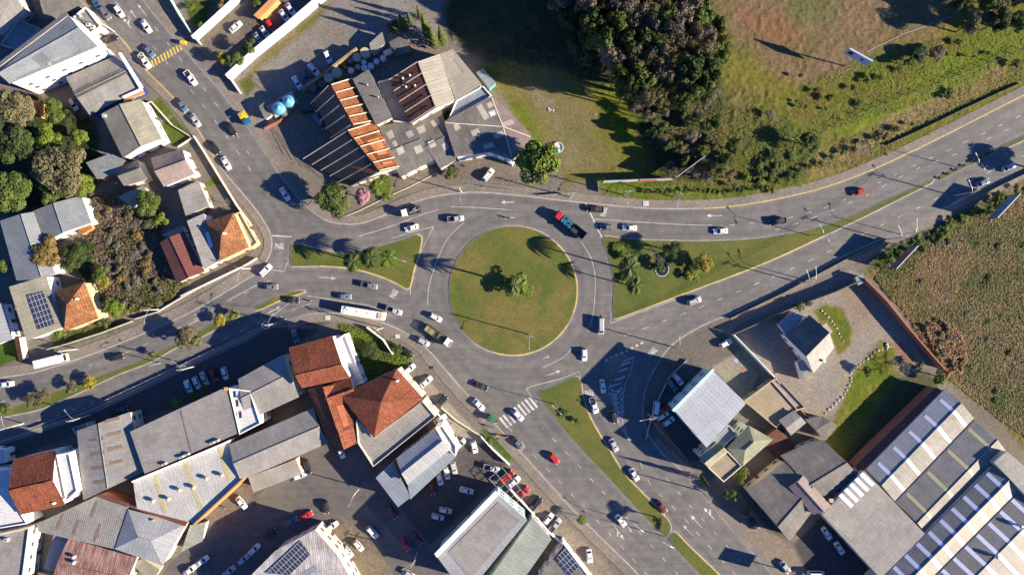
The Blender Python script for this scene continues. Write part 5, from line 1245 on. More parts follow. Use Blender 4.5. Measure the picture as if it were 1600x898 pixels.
# barrel yard
fence([(475,143),(500,128),(560,82)], 3.4, .7, 'wood', 'long yellowish timber screen wall along the barrel yard', 'screen_wall', 'fence')
for k, (x, y, r_, hh, mt, lb) in enumerate([(548,110,.95,1.6,'tank_white','white drum nearest the orange roof in the barrel yard'),(559,104,.9,1.2,'tank_tan','dull tan drum beside two white ones'),(568,97,.9,1.6,'tank_white','upper white drum of the touching pair'),(569,106,1.0,1.6,'tank_white','lower white drum of the touching pair'),(579,103,1.0,1.6,'tank_white','white drum just right of the touching pair'),(588,96,.9,1.6,'tank_white','white drum fifth along the diagonal row'),(598,91,.95,1.6,'tank_white','white drum at the upper end of the diagonal row'),
        (513,121,1.5,3.0,'tank_tan','tan silo left of the larger tan silo'),(525,113,1.6,3.2,'tank_tan','larger tan silo behind the timber screen'),(557,89,1.3,2.6,'tank_tan','tan silo near the middle of the timber screen'),(570,82,1.6,3.0,'tank_tan','tan silo at the upper end of the timber screen'),(502,130,1.3,2.6,'fib_dark','dark silo second from the lower end of the screen'),(488,135,1.4,2.6,'fib_dark','dark silo at the lower end of the screen'),(547,94,1.0,2.0,'metal_blue','bluish open drum in the middle of the barrel yard')]):
    tank(x, y, 0, r_, hh, mt, lb, 'drums and silos in the barrel yard', dome=False, cat='drum')
bld('boiler_house', 'pale smoking kiln shed at the top of the barrel yard', [(577,68),(597,50),(602,68),(580,85)], 3, 'shed', 0, 'fib_light', 'w_grey', windows=False, dz=[0,.3,.3,0])
bld('shed', 'blackened lean-to in the barrel yard beside the kiln', [(608,66),(632,52),(645,80),(616,88)], 3, 'shed', 0, 'fib_dark', 'w_dark', windows=False, dz=[0,.3,.3,0])
mb = MB(); p = W(606,82,1)
mb.box((0,0,.55),(2.6,1.5,1.1),R(25)); mb.box((0,0,1.15),(2.7,1.6,.12),R(25)); single(mb, 'crate', M['tank_white'], (p.x,p.y,0), 'white box container at the end of the drum row', 'crate')
for k, (x, y, s_) in enumerate([(622,68,2.0),(636,66,1.6),(641,75,1.5),(628,80,1.3),(540,102,1.5)]):
    mb = MB(); rr = random.Random(k+3)
    for q in range(5): mb.box((rr.uniform(-.8,.8),rr.uniform(-.8,.8),.3+.2*q), (s_*.6,s_*.4,.25), rr.uniform(0,3))
    p = W(x,y,1); single(mb, 'scrap_pile', M[['tank_white','concrete','w_brick','rust_stain','wood'][k]], (p.x,p.y,0), ['pale scrap beside the blackened lean-to','grey scrap at the east side of the barrel yard','brick rubble at the south-east corner of the barrel yard','stained sheets heaped under the kiln lean-to','yellow planks heaped between tan silos and drums'][k], 'scrap', 'heaps in the barrel yard')
# --- south-west block
b = bld('house', 'two-slope house with dark brown and orange tiles between white flat roofs', [(20,717),(87,702),(102,788),(32,804)], 8, 'gable', 3.4, 'tile_red', 'w_white'); chimney(b, 86, 785, .8, .5, 'w_white')
b = bld('apartment_block', 'tall white flat block east of the brown tiled house', [(88,710),(107,707),(120,768),(103,783)], 9, 'flat', 0, 'deck_white', 'w_white', nwin=4); 
for x, y in ((93,731),(94,736),(95,741)): panel(b, [(x-3,y-1),(x+3,y-2),(x+3,y),(x-3,y+1)], 'glass', 'roof_slot', .04, .03)
bld('flat_building', 'bare white flat roof at the left edge below the side road', [(-30,735),(13,733),(33,804),(42,818),(-30,830)], 7.5, 'flat', 0, 'deck_white', 'w_white')
bld('flat_building', 'small white roof at the far left beside the parking yard', [(-30,700),(8,702),(9,722),(-30,728)], 4, 'flat', 0, 'deck_white', 'w_white')
B20 = bld('workshop', 'slate grey workshop with two columns of brown skylights', [(203,643),(224,737),(130,781),(120,673)], 6.5, 'gable', 1.2, 'slate', 'w_cream', t=.55)
for k in range(4):
    y = 685+k*22; x = 150+k*2; panel(B20, [(x-11,y+4),(x+11,y),(x+12,y+4),(x-11,y+8)][:0] or [(x-11,y),(x+11,y-3),(x+11,y+2),(x-11,y+5)], 'skylight_brown', 'skylight', .05, .04)
for k in range(4):
    y = 653+k*22; x = 176+k*2; panel(B20, [(x-11,y+2),(x+11,y-3),(x+11,y+2),(x-11,y+7)], 'skylight_brown', 'skylight', .05, .04)
B21 = bld('warehouse', 'wide grey fibre roof above the row of white exhaust fans', [(203,674),(352,605),(373,676),(226,740)], 8, 'shed', 0, 'fib', 'w_cream', dz=[0,.7,.7,0])
panel(B21, [(281,641),(283,640),(300,707),(298,708)], 'fib_dark', 'valley_gutter', .05, .04)
chimney(B21, 354, 607, .6, .8, 'w_orange', 'parapet_end'); 
for x, y in ((333,691),(340,688),(285,713),(294,709),(258,724)): ac(B21, x, y, .4, (1.3,.6,.7))
B22 = bld('apartment_block', 'white apartment house with roof openings above the parked row', [(357,606),(390,610),(407,662),(374,679)], 9, 'flat', 0, 'deck_white', 'w_white', nwin=4)
for x, y in ((368,650),(375,648),(366,616),(370,630)): panel(B22, [(x-2,y-5),(x+2,y-6),(x+3,y+4),(x-1,y+5)], 'glass', 'roof_opening', .04, .03)
b2 = bld('rooftop_room', 'grey rooftop hut on the white apartment house', [(378,600),(396,598),(402,620),(384,624)], 7, 'flat', 0, 'deck', 'w_cream', windows=False)
bld('warehouse', 'ribbed grey roof west of the red tiled house row', [(372,592),(443,553),(467,620),(386,657)], 8, 'gable', 1.0, 'fib', 'w_cream', t=.45)
B24 = bld('warehouse', 'long grey warehouse with paler lower slope and red end wall', [(358,694),(489,637),(513,692),(376,750)], 7.5, 'gable', 1.3, 'fib', 'w_brick', t=.5)
bld('shed', 'pale ribbed lean-to below the long warehouse with red end wall', [(388,745),(462,717),(472,740),(396,769)], 4.2, 'shed', 0, 'fib_light', 'w_cream', dz=[.6,.6,0,0])
B26 = bld('factory_hall', 'white-grey factory hall with yellow skylight strips and orange end parapet', [(208,752),(358,690),(381,746),(303,817),(214,794)], 7, 'shed', 0, 'metal_white', 'w_orange', dz=[0]*5)
for pts in ([(239,743),(245,741),(262,800),(256,802)],[(285,722),(292,720),(318,798),(312,801)],[(340,700),(347,697),(362,748),(355,751)]): panel(B26, pts, 'skylight_yellow', 'skylight_strip', .05, .04)
for x, y in ((178,777),(241,781),(265,778),(282,764),(304,760),(324,746),(348,741)):
    if x > 200: vent(B26, x, y, .6, 'tank_tan', 'roof_vent')
b2 = MB(); 
pw = [W(380,748,7.4)-B26.base, W(304,818,7.4)-B26.base]; d_ = pw[1]-pw[0]; c_ = (pw[0]+pw[1])/2
b2.box((c_.x,c_.y,3.9), (d_.length,.5,7.8), math.atan2(d_.y,d_.x)); b2.build('end_parapet', M['w_orange'], B26.root)
pw = [W(207,752,8)-B26.base, W(358,689,8)-B26.base]; d_ = pw[1]-pw[0]; c_ = (pw[0]+pw[1])/2
b2 = MB(); b2.box((c_.x,c_.y,4.2), (d_.length,.5,8.4), math.atan2(d_.y,d_.x)); b2.build('white_parapet', M['w_white'], B26.root)
B27 = bld('workshop', 'pale workshop roof with brown skylight strips beside the hip roof', [(57,818),(150,775),(200,792),(178,857),(60,830)], 5.2, 'shed', 0, 'slate', 'w_cream', dz=[0]*5)
for pts in ([(97,803),(101,801),(91,828),(86,826)],[(121,811),(125,812),(117,836),(112,834)],[(149,783),(153,783),(145,808),(140,806)],[(155,817),(159,818),(149,846),(145,845)]): panel(B27, pts, 'skylight_brown', 'skylight_strip', .05, .04)
B28 = bld('hip_hall', 'plain grey hip roof beside the curved side street', [(200,795),(291,818),(254,883),(179,857)], 5.4, 'hip', 1.8, 'metal', 'w_cream'); chimney(B28, 240, 812, .6, .5, 'w_orange')
b2 = bld('gutter_roof', 'narrow red-brown roof strip between white factory and hip roof', [(150,774),(158,772),(293,815),(290,822)], 5.8, 'shed', 0, 'metal_brown', 'w_brick', dz=[0]*4, windows=False)
b = bld('workshop', 'rust red sheet roof streaked with white at the bottom left', [(107,840),(214,871),(192,930),(78,915)], 5, 'gable', .9, 'rust', 'w_cream'); vent(b, 118, 868, .5, 'tank_white'); vent(b, 118, 877, .5, 'tank_white')
bld('shed', 'dark blue-grey lean-to west of the rusty roof', [(84,834),(106,839),(88,893),(68,887)], 3.2, 'shed', 0, 'metal_blue', 'w_dark', windows=False, dz=[0,.3,.3,0])
b = bld('flat_building', 'grey concrete flat roof in the bottom left corner', [(-30,840),(45,824),(35,905),(-30,930)], 7, 'flat', 0, 'deck', 'w_cream'); ac(b, 12, 842); 
bld('shed', 'pale green fabric canopy by the hip roof and street', [(297,820),(322,815),(316,845),(283,862)], 2.8, 'shed', 0, 'metal_mint', 'w_grey', windows=False, dz=[0]*4)
bld('shed', 'small grey awning building south of the hip roof', [(205,880),(222,872),(250,890),(236,910)], 3.2, 'shed', 0, 'fib_beige', 'w_cream', windows=False, dz=[0]*4)
bld('side_house', 'low pale house in deep shade below the parked row', [(140,690),(190,664),(203,670),(205,640),(140,668)][:0]+[(112,668),(135,660),(140,672),(118,680)], 4, 'flat', 0, 'deck', 'w_grey', windows=False)
# --- red tiled row
B32 = bld('tiled_house', 'red tiled house at the north-west end of the tiled row', [(451,543),(519,524),(547,590),(472,606)], 10.5, 'gable', 2.6, 'tile_red', 'w_white', t=.66)
B33 = bld('tiled_house', 'large square red hip roofed house nearest the roundabout', [(531,617),(620,576),(661,622),(584,684)], 10.5, 'pyr', 3.6, 'tile_red', 'w_cream')
chimney(B33, 622, 594, 1.5, .5, 'w_white')
bld('tiled_house', 'narrow red tiled wing running south between two grey roofs', [(535,598),(561,690),(520,708),(480,608)], 9, 'gable', 2.2, 'tile_red', 'w_cream', t=.5)
bld('tiled_house', 'short red tiled link between the square hip roof and the north-west house', [(503,604),(548,590),(560,622),(516,640)], 9.6, 'gable', 1.6, 'tile_red', 'w_cream', t=.5, windows=False)
bld('terrace_block', 'white terrace beside the dark triangular garden', [(521,533),(538,522),(568,598),(549,605)], 6.5, 'flat', 0, 'deck_white', 'w_white')
B34 = bld('flat_building', 'grey concrete terrace wrapped around the square red hip roof', [(556,655),(583,684),(661,626),(681,650),(583,729),(559,692)], 9.5, 'flat', 0, 'deck', 'w_cream', nwin=4)
b = bld('showroom', 'grey two-slope showroom roof north-west of the car dealer yard', [(619,716),(677,672),(706,700),(637,757)], 9.5, 'gable', 1.4, 'metal', 'w_grey', t=.52)
bld('showroom_wing', 'blue-grey shed roof at the street end of the dealer yard', [(587,746),(612,722),(642,776),(622,792)], 7, 'shed', 0, 'metal_blue', 'w_grey', dz=[.4,.4,0,0])
bld('showroom_wing', 'narrow blue-grey roof facing the white cars of the dealer yard', [(637,757),(700,702),(713,713),(641,780)], 7, 'shed', 0, 'metal_blue', 'w_grey', dz=[.4,.4,0,0])
b = bld('showroom_wing', 'white stepped flat roof above the parked white cars', [(680,668),(690,664),(713,698),(712,712),(700,702)], 9, 'flat', 0, 'deck_white', 'w_white')
# --- south centre
B36 = bld('warehouse', 'brown-grey metal warehouse with mint wall south of the dealer yard', [(682,868),(778,772),(824,812),(728,930)], 11, 'shed', 0, 'metal', 'w_mint', dz=[0]*4, nwin=3)
panel(B36, [(700,862),(778,784),(812,812),(735,905)], 'fib', 'weathered_sheet', .08, .06)
panel(B36, [(774,766),(780,771),(683,870),(679,864)], 'w_white', 'white_coping', .3, .3)
B37 = bld('warehouse', 'pale mint sheet roof beside the small solar roof', [(747,930),(832,808),(862,842),(800,930)], 8.5, 'shed', 0, 'metal_mint', 'w_grey', dz=[0]*4)
B38 = bld('shop_building', 'dark roof with small solar array beside the lone green street tree', [(840,905),(881,848),(932,912),(880,950)], 6.5, 'shed', 0, 'fib_dark', 'w_white', dz=[.3,0,0,.3]); solar(B38, [(867,873),(884,852),(909,881),(889,899)])
panel(B38, [(878,846),(882,843),(934,910),(930,914)], 'w_white', 'white_coping', .3, .3)
B39 = bld('warehouse', 'stained white roof with large solar array at the bottom centre', [(385,905),(430,860),(492,827),(528,868),(562,930),(400,950)], 9, 'shed', 0, 'rust_stain', 'w_cream', dz=[0]*6); solar(B39, [(414,894),(470,843),(485,866),(452,898)]); panel(B39, [(473,893),(492,882),(497,888),(480,900)], 'metal_blue', 'skylight', .06, .05)
fence([(492,828),(500,826),(530,862),(565,910)], 3.2, .3, 'w_cream', 'cream boundary wall beside the white cars at bottom centre', 'boundary_wall')
fence([(798,762),(830,796),(856,826),(882,850),(930,905)], 2.4, .25, 'w_white', 'white yard wall between mint roof and parked cars', 'boundary_wall')
mb = MB()
for q in range(6): mb.box((q*2.2,0,2.6), (.12,5.5,.12), 0)
for q in (-2.6,0,2.6): mb.box((5.5,q,2.62), (11,.14,.14), 0)
for q in (0,11): 
    for s in (-2.5,2.5): mb.box((q,s,1.3), (.12,.12,2.6), 0)
p = W(775,735); single(mb, 'pergola', M['steel'], (p.x,p.y,0), 'steel carport frame over the red vans beside the warehouse', 'pergola', rz=R(-50))
# --- petrol station and clinic, east
B40 = bld('clinic', 'flat light grey metal roof building with mint walls beside the slip road', [(1053,640),(1114,579),(1166,630),(1104,699)], 10.5, 'shed', 0, 'metal_pale', 'w_mint', dz=[0]*4, nwin=6)
panel(B40, [(1049,640),(1113,575),(1116,578),(1053,643)], 'w_mint', 'mint_parapet', .45, .6)
B41 = bld('annex', 'green tiled annex in front of the beige terrace south of the clinic', [(1092,715),(1123,690),(1137,704),(1106,729)], 9.5, 'gable', .9, 'fib_green', 'w_cream', cat='building')
bld('annex', 'mossy yellow-green hip roofed annex by the round bushes', [(1138,697),(1162,640),(1206,680),(1160,727)][:0]+[(1136,700),(1170,664),(1208,686),(1161,728)], 9.2, 'hip', 1.2, 'fib_green', 'w_cream', cat='building')
bld('terrace_block', 'beige roof terrace between the two green annexes', [(1106,730),(1137,704),(1160,728),(1131,753)], 9, 'flat', 0, 'deck_tan', 'w_cream')
bld('link_block', 'small dark blue-grey flat roof linking clinic and green annexes', [(1105,698),(1140,664),(1152,678),(1124,704)], 8.5, 'flat', 0, 'metal_blue', 'w_grey', windows=False)
bld('forecourt_building', 'tan flat roof building behind the clinic forecourt', [(1163,626),(1206,594),(1247,640),(1213,668)], 3.4, 'flat', 0, 'deck_tan', 'w_tan')
bld('forecourt_building', 'grey flat roof joined to the tan building', [(1206,594),(1214,590),(1258,637),(1247,641)], 3.2, 'flat', 0, 'deck', 'w_tan', windows=False)
B42 = bld('farmhouse', 'steep roofed house standing alone in the gravel lot', [(1226,522),(1264,489),(1308,543),(1272,586)][:0]+[(1226,524),(1265,492),(1304,543),(1271,584)], 4.5, 'gable', 4.8, 'fib_dark', 'w_white', t=.5, cat='building')
cross_strip(B42, .5, (B42.gf[0][1]-B42.gf[0][0]).length*.98, 1.02, 1.98, 'fib_light', 'pale_or_sunlit_sheet', .05)  # pale sheet paints the sunlit slope; the dark base holds the shaded one
bld('lean_to', 'pale sheeted lean-to at the north-west corner of the lone house', [(1217,508),(1242,484),(1254,496),(1228,522)], 3, 'shed', 0, 'metal', 'w_white', dz=[0]*4, windows=False)
bld('porch', 'small pale porch roof at the south end of the lone house', [(1246,565),(1258,560),(1271,581),(1255,596)], 3.2, 'shed', 0, 'fib_light', 'w_white', dz=[0,.4,.4,0], windows=False)
bld('porch', 'small pale porch roof at the east side of the lone house', [(1281,513),(1291,504),(1301,518),(1293,526)], 3.2, 'shed', 0, 'fib_light', 'w_white', dz=[.4,0,0,.4], windows=False)
chimney(B42, 1285, 563, 1.6, .6, 'w_white')
bld('house', 'grey fibre two-slope roof touching the shaded grass yard', [(1223,713),(1286,687),(1341,742),(1282,783)][:0]+[(1222,713),(1286,687),(1341,741),(1283,785)], 5.5, 'gable', 1.8, 'fib_dark', 'w_cream', t=.6)
bld('house', 'large dark grey roof south-west of the shaded grass yard', [(1168,768),(1225,720),(1287,776),(1234,845)], 5.5, 'gable', 1.8, 'fib_dark', 'w_cream', t=.66)
b = bld('house', 'raised cross roof between the two big grey roofs', [(1255,742),(1299,790),(1270,804),(1232,760)], 7, 'gable', 1.3, 'fib_pink', 'w_cream'); chimney(b, 1297, 780, 1, .9, 'w_tan')
bld('shed', 'small pale shed north of the raised cross roof', [(1217,656),(1240,641),(1260,660),(1236,680)], 4, 'gable', .6, 'fib', 'w_grey', windows=False)
bld('shed', 'dark little shed at the corner of the gravel lot', [(1258,655),(1285,650),(1308,664),(1290,688)], 3.2, 'gable', .5, 'fib_dark', 'w_grey', windows=False)
bld('brown_shed', 'red-brown tiled shed between clinic annex and grey roofs', [(1186,690),(1215,668),(1245,695),(1212,716)], 3, 'shed', 0, 'tile_brown', 'w_brick', windows=False, dz=[0]*4, cat='building')
B43 = bld('factory_hall', 'grey factory hall with five short white skylights', [(1284,803),(1350,734),(1446,834),(1376,903)], 7, 'gable', 1.4, 'fib_beige', 'w_cream', t=.5) if False else bld('factory_hall', 'grey factory hall with five short white skylights', [(1284,803),(1350,734),(1446,834),(1376,903)], 7, 'shed', 0, 'fib', 'w_cream', dz=[0,0,0,0])
panel(B43, [(1286,803),(1350,737),(1386,772),(1326,843)], 'fib_light', 'lit_strip_sheet', .05, .04)  # lit strip along the upper side painted as a paler sheet
for k in range(5):
    x, y = 1310+k*8.2, 774-k*8.2
    panel(B43, [(x,y),(x+5,y-4.5),(x+24,y+14.5),(x+19,y+19)], 'skylight', 'skylight', .1, .05)
B44 = bld('factory_hall', 'double-ridged factory hall with long white skylight strips', [(1352,733),(1476,607),(1522,653),(1398,782)], 5.6, 'gable', 1.6, 'fib_light', 'w_cream', t=.45)
B45 = bld('factory_hall', 'south-eastern half of the double-ridged factory hall', [(1399,783),(1523,654),(1571,703),(1446,832)], 5.6, 'gable', 1.6, 'fib_light', 'w_cream', t=.62)
for B, n_, v0, v1, mt in ((B44,5,.2,1.96,'skylight'),(B45,4,.08,1.5,'skylight_yellow')):
    L_ = (B.gf[0][1]-B.gf[0][0]).length
    cross_strip(B, .5, L_*.98, .02, .98 if B is B45 else .9, 'metal' if B is B44 else 'fib_shade', 'shaded_slope_sheet', .04)  # slope facing away from the sun is painted darker by this sheet
    for k in range(n_): cross_strip(B, .12+.78*k/(n_-1), 1.1, v0, v1, mt)
B46 = bld('factory_hall', 'long hall with seven white skylight strips in the bottom right corner', [(1330,950),(1552,727),(1590,767),(1368,990)], 7, 'gable', 1.6, 'metal_beige', 'w_cream', t=.5)
B47 = bld('factory_hall', 'outermost hall cut by the bottom right corner', [(1369,991),(1591,768),(1660,838),(1440,1060)], 7, 'gable', 1.6, 'metal_beige', 'w_cream', t=.4)
for B in (B46, B47):
    L_ = (B.gf[0][1]-B.gf[0][0]).length; cross_strip(B, .5, L_*.99, .02, .99, 'fib_shade', 'shaded_slope_sheet', .04)  # darker sheet paints shade onto the north-west slopes
    for k in range(12): cross_strip(B, .05+.90*k/11, 1.25, .04, 1.97, 'skylight')
for x, y in ((1592,820),(1555,868)): vent(B47, x, y, .6)
bld('factory_hall', 'plain pale grey roof at the right edge beyond the factory halls', [(1553,722),(1573,704),(1660,780),(1640,812)], 9, 'shed', 0, 'fib_light', 'w_cream', dz=[0]*4)
bld('side_aisle', 'narrow brick-red roof along the north-west side of the double hall', [(1334,729),(1463,604),(1471,610),(1344,737)], 4.5, 'shed', 0, 'metal_brown', 'w_brick', dz=[0,0,.6,.6], windows=False, cat='building')
fence([(1344,436),(1376,468),(1408,508),(1440,545),(1466,574)], 3.2, .3, 'w_brick', 'long brick wall between gravel lot and scrubland', 'boundary_wall', cap='w_brick')
fence([(1344,436),(1300,456),(1240,478),(1180,505),(1145,520)], 2.6, .25, 'w_dark', 'dark wall along the north side of the gravel lot', 'boundary_wall')
fence([(1143,522),(1170,550),(1200,582),(1214,597)], 3, .25, 'w_white', 'pale wall between clinic forecourt and gravel lot', 'boundary_wall')
fence([(1200,586),(1232,622),(1262,655)], 2.2, .22, 'w_brick', 'low brown wall on the south-west side of the gravel lot', 'boundary_wall')
b = bld('guard_booth', 'tiny blue roofed booth at the gravel lot gate', [(1336,433),(1348,428),(1352,440),(1341,446)], 2.6, 'shed', 0, 'metal_blue', 'w_tan', windows=False, dz=[0]*4)
# --- walls and fences, north
fence([(362,122),(400,87),(455,43),(512,-6)], 3, 1.3, 'w_white', 'thick white wall between car lot and gravel yard', 'boundary_wall')
fence([(308,62),(340,33),(378,-2)], 2.8, .9, 'w_white', 'white wall on the west side of the car lot', 'boundary_wall')
fence([(262,-12),(285,28),(305,58),(315,70)], 2.2, .3, 'w_mint', 'pale blue-green hoarding at the corner of the car lot', 'hoarding', 'fence')
fence([(362,124),(377,146)], 1.8, .25, 'w_white', 'short white gate wall below the car lot corner tree', 'boundary_wall')
fence([(237,0),(265,38),(300,82)], .9, .2, 'w_white', 'low white kerb wall on the east side of the avenue top', 'low_wall') if False else None
fence([(305,214),(322,240),(345,278),(372,322),(394,352)], 1.5, .2, 'w_cream', 'long white garden wall along the avenue houses', 'garden_wall')
fence([(226,165),(238,160),(270,196),(302,216),(280,230)], 1.0, .2, 'w_cream', 'low cream wall around the front lawns', 'garden_wall')
fence([(213,498),(248,487),(290,462),(330,440)], 1.4, .2, 'w_grey', 'grey garden wall along the brown thicket pavement', 'garden_wall')
fence([(78,545),(110,536),(160,520),(208,502)], 1.6, .2, 'w_grey', 'grey wall in front of the solar roof house', 'garden_wall')
fence([(286,462),(340,436),(388,413),(402,404)], 1.5, .2, 'w_white', 'white wall at the orange hip house corner', 'garden_wall')
fence([(575,511),(600,530),(615,552)], 2.0, .22, 'w_white', 'white wall crossing the triangular green garden', 'garden_wall')
fence([(531,508),(556,560),(568,598)], 1.6, .2, 'w_grey', 'grey wall on the west side of the triangular garden', 'garden_wall') if False else None
fence([(752,680),(770,700),(796,724)], 2.0, .2, 'w_white', 'white wall between dealer yard and green strip', 'garden_wall')
fence([(676,637),(700,660),(716,690)], 1.6, .25, 'w_white', 'white wall around the front parking of the grey terrace', 'garden_wall')
fence([(690,636),(712,655),(738,672),(752,680)], 1.0, .2, 'w_cream', 'low wall along the pavement by the front parking', 'garden_wall')
fence([(1009,685),(1020,640),(1045,590),(1072,562)], .8, .2, 'w_grey', 'low pale wall of the clinic car park', 'garden_wall')
fence([(1075,720),(1060,700),(1040,682),(1022,660)], 1.0, .15, 'w_teal', 'green railing at the south end of the clinic car park', 'railing', 'fence')
fence([(1284,806),(1330,855),(1378,906)], 2.4, .2, 'w_brick', 'brick wall between factory hall and shaded car yard', 'boundary_wall') if False else None
fence([(1385,374),(1315,408),(1222,458),(1140,497)], 1.1, .12, 'wood', 'low wooden guard fence along the eastern carriageway', 'guard_fence', 'fence', posts=4)
fence([(1500,322),(1556,293),(1620,262)], 1.1, .12, 'wood', 'low guard fence at the far right of the eastern carriageway', 'guard_fence', 'fence', posts=4)
fence([(1196,318),(1290,292),(1400,252),(1480,212),(1600,150)][:0]+[(1285,208),(1340,180),(1420,150),(1500,118),(1600,78)], 1.8, .05, 'bark', 'wire fence with slanted posts across the green slope', 'wire_fence', 'fence', posts=3.2)
fence([(1352,82),(1410,54),(1488,26)], .2, .12, 'w_grey', 'low white pitch border from the tall sign post', 'pitch_border', 'border')
fence([(1385,227),(1440,202),(1500,173),(1560,145),(1592,131)], 0.95, .1, 'w_dark', 'dark sheet fence between dry slope and pavement', 'sheet_fence', 'fence', posts=5)
fence([(933,284),(935,300)], 1.5, .1, 'steel', 'short mesh fence beside the roadside hoardings', 'mesh_fence', 'fence')
mb = MB()
fence([(48,668),(150,632),(292,566),(400,515),(447,498)], .8, .12, 'steel', 'steel guard rail along the shaded south carriageway', 'guard_rail', 'fence', posts=4)
fence([(880,303),(840,306),(800,298),(755,292)], 1.2, .06, 'steel', 'thin mesh fence before the driveway of the complex', 'mesh_fence', 'fence', posts=3)
fence([(540,338),(560,330),(600,310),(640,292),(680,272)], .25, .15, 'w_cream', 'low garden border in front of the orange bays', 'garden_border', 'border')

# ================================================================== HOARDINGS
billboard((941,286),(994,284), 1.2, 4.2, 'white and grey roadside hoarding, left one of the pair by the pavement', (('panel', (.5,.52,.55)),))
billboard((996,284),(1050,282), 1.2, 4.2, 'red and cream roadside hoarding, right one of the pair by the pavement', (('panel', (.55,.05,.05)),('panel', (.5,.4,.3))))
billboard((1048,283),(1093,250), 3.0, 7.0, 'tall grey hoarding set diagonally behind the red one', (('panel', (.32,.32,.31)),), posts=5)
billboard((1382,421),(1415,386), 2.3, 6.6, 'tall hoarding on the scrub edge beside the gravel lot gate', (('panel', (.12,.13,.16)),('panel', (.30,.06,.05)),('panel', (.12,.13,.16))), posts=5)
billboard((1535,344),(1570,307), 2.3, 6.6, 'blue faced hoarding at the right edge of the scrubland', (('panel', (.13,.22,.34)),), posts=5)
p = W(1319,104); o = root('tower_sign', p, 'pale blue sign panel with brown squares on a tall post at the brown field edge', 'billboard', None, R(-29))
b2 = MB(); b2.box((0,0,8.5), (7.8,.3,3.7)); pn = b2.build('panel', plain('sign_face', (.42,.47,.60), .6, 0, .06), o)
b2 = MB(); b2.box((-2.6,-.17,8.7), (1.5,.06,1.6)); b2.box((1.3,-.17,8.6), (.8,.06,.8)); b2.build('print', M['tile_brown'], pn)
b2 = MB(); b2.tube([(0,.1,0),(0,.1,6.8)], .22, 8); b2.build('post', M['steel'], o)
b2 = MB(); b2.box((0,.25,6.8), (7.6,.2,.2)); b2.box((0,.25,10.2), (7.6,.2,.2)); b2.build('frame', M['steel'], o)
p = W(1238,893); o = root('tower_sign', p, 'square sign on a post whose shadow falls on the south-east avenue', 'billboard', None, R(56))
b2 = MB(); b2.box((0,0,7.2), (4.4,.25,4.0)); b2.build('panel', M['tank_white'], o); b2 = MB(); b2.tube([(0,0,0),(0,0,5.4)], .18, 8); b2.build('post', M['steel'], o)
# ================================================================== POLES, LAMPS, CABLES
for a in [(433,505,10.5,'pole with round guard ring at the end of the guard rail',15,-60,True),(305,572,10,'pole above the row of parked white cars',0,-135),(141,648,10,'pole on the shaded kerb above the slate roofed workshop',-3,-125),(37,661,10,'pole at the far left kerb of the south carriageway',-10,-95),
          (251,483,9.5,'pole on the pavement in front of the brown thicket',3,100),(598,512,10,'pole on the pavement above the triangular garden',40,-50),(721,300,10,'pole on the pavement left of the driveway of the complex',0,85),(890,308,9.5,'pole at the pavement by the bright green tree',0,None),
          (975,305,9.5,'pole with bracket under the white hoarding',0,95),(1052,308,9.5,'pole on the verge under the red hoarding',30,100),(1385,374,11,'pole on the guard fence before the gravel lot gate',-30,-120),(1490,306,11,'pole at the guard fence between the two scrub hoardings',-30,-120),
          (1248,441,10,'pole at the pavement north of the gravel lot',-30,-110),(1052,542,10.5,'pole at the corner of the slip road and forecourt',20,-95),(826,522,10,'lone pole on the southern edge of the round lawn',5,90),(1095,766,10,'pole with many wires at the corner below the green annexes',-40,None),
          (1012,646,9,'pole at the edge of the clinic car park',-20,170),(563,760,9.5,'pole in the middle of the shaded side street bend',-60,115),(652,862,9.5,'pole at the foot of the mint wall by the side street',-55,150),(392,420,10,'pole on the corner pavement near the orange hip house',20,100),
          (179,50,9,'pole on the avenue pavement by the small pale shop',45,None),(120,545,9,'pole on the pavement by the white box truck',20,80)]: power_pole(*a)
for a in [(252,567,8,-15,'street lamp on the western verge next to the round tree'),(1406,366,8.5,-92,'street lamp leaning over the eastern carriageway by the hoarding shadow'),(1257,437,8,-95,'street lamp at the kerb north of the lone house'),(998,816,8,-140,'street lamp on the lawn median of the south-east avenue'),
          (1042,838,9,-150,'street lamp at the gap between the two median lawns'),(546,794,8,0,'unused')][:5]: street_lamp(*a)
o = street_lamp(867,631,9.5,45,'tall white cross-armed lamp on the southern triangular lawn',2,1.2); o = street_lamp(633,408,9,20,'tall white cross-armed lamp on the western triangular lawn',2,1.2)
street_lamp(1497,262,9.5,60,'double armed lamp beside the stone planter strip',2,2.2); street_lamp(1265,368,9.5,60,'double armed lamp at the wide end of the eastern lawn',2,2.2)
cable((826,522),(433,505),'cable from the ring pole to the lone lawn pole',2); cable((826,522),(1052,542),'cable from the lone lawn pole to the slip road corner',2); cable((433,505),(305,572),'cable over the guard rail, eastern length'); cable((305,572),(141,648),'cable over the guard rail, middle length'); cable((141,648),(37,661),'cable over the guard rail, western length')
cable((1385,374),(1490,306),'cable between the poles at the scrub hoardings',3); cable((1248,441),(1385,374),'cable north of the gravel lot gate',3); cable((1052,542),(1248,441),'cable over the forecourt entrance',3); cable((721,300),(890,308),'cable before the driveway of the complex'); cable((890,308),(975,305),'cable beside the bright green tree'); cable((975,305),(1052,308),'cable over the roadside verge')
cable((1012,646),(1095,766),'cable over the clinic car park',3); cable((1095,766),(1196,882),'cable along the south-east avenue pavement',3); cable((563,760),(652,862),'cable along the side street, southern length',3); cable((563,760),(400,815),'cable across the side street bend'); cable((433,505),(392,420),'cable crossing the western junction',1); cable((598,512),(433,505),'cable above the triangular garden and bus',1)
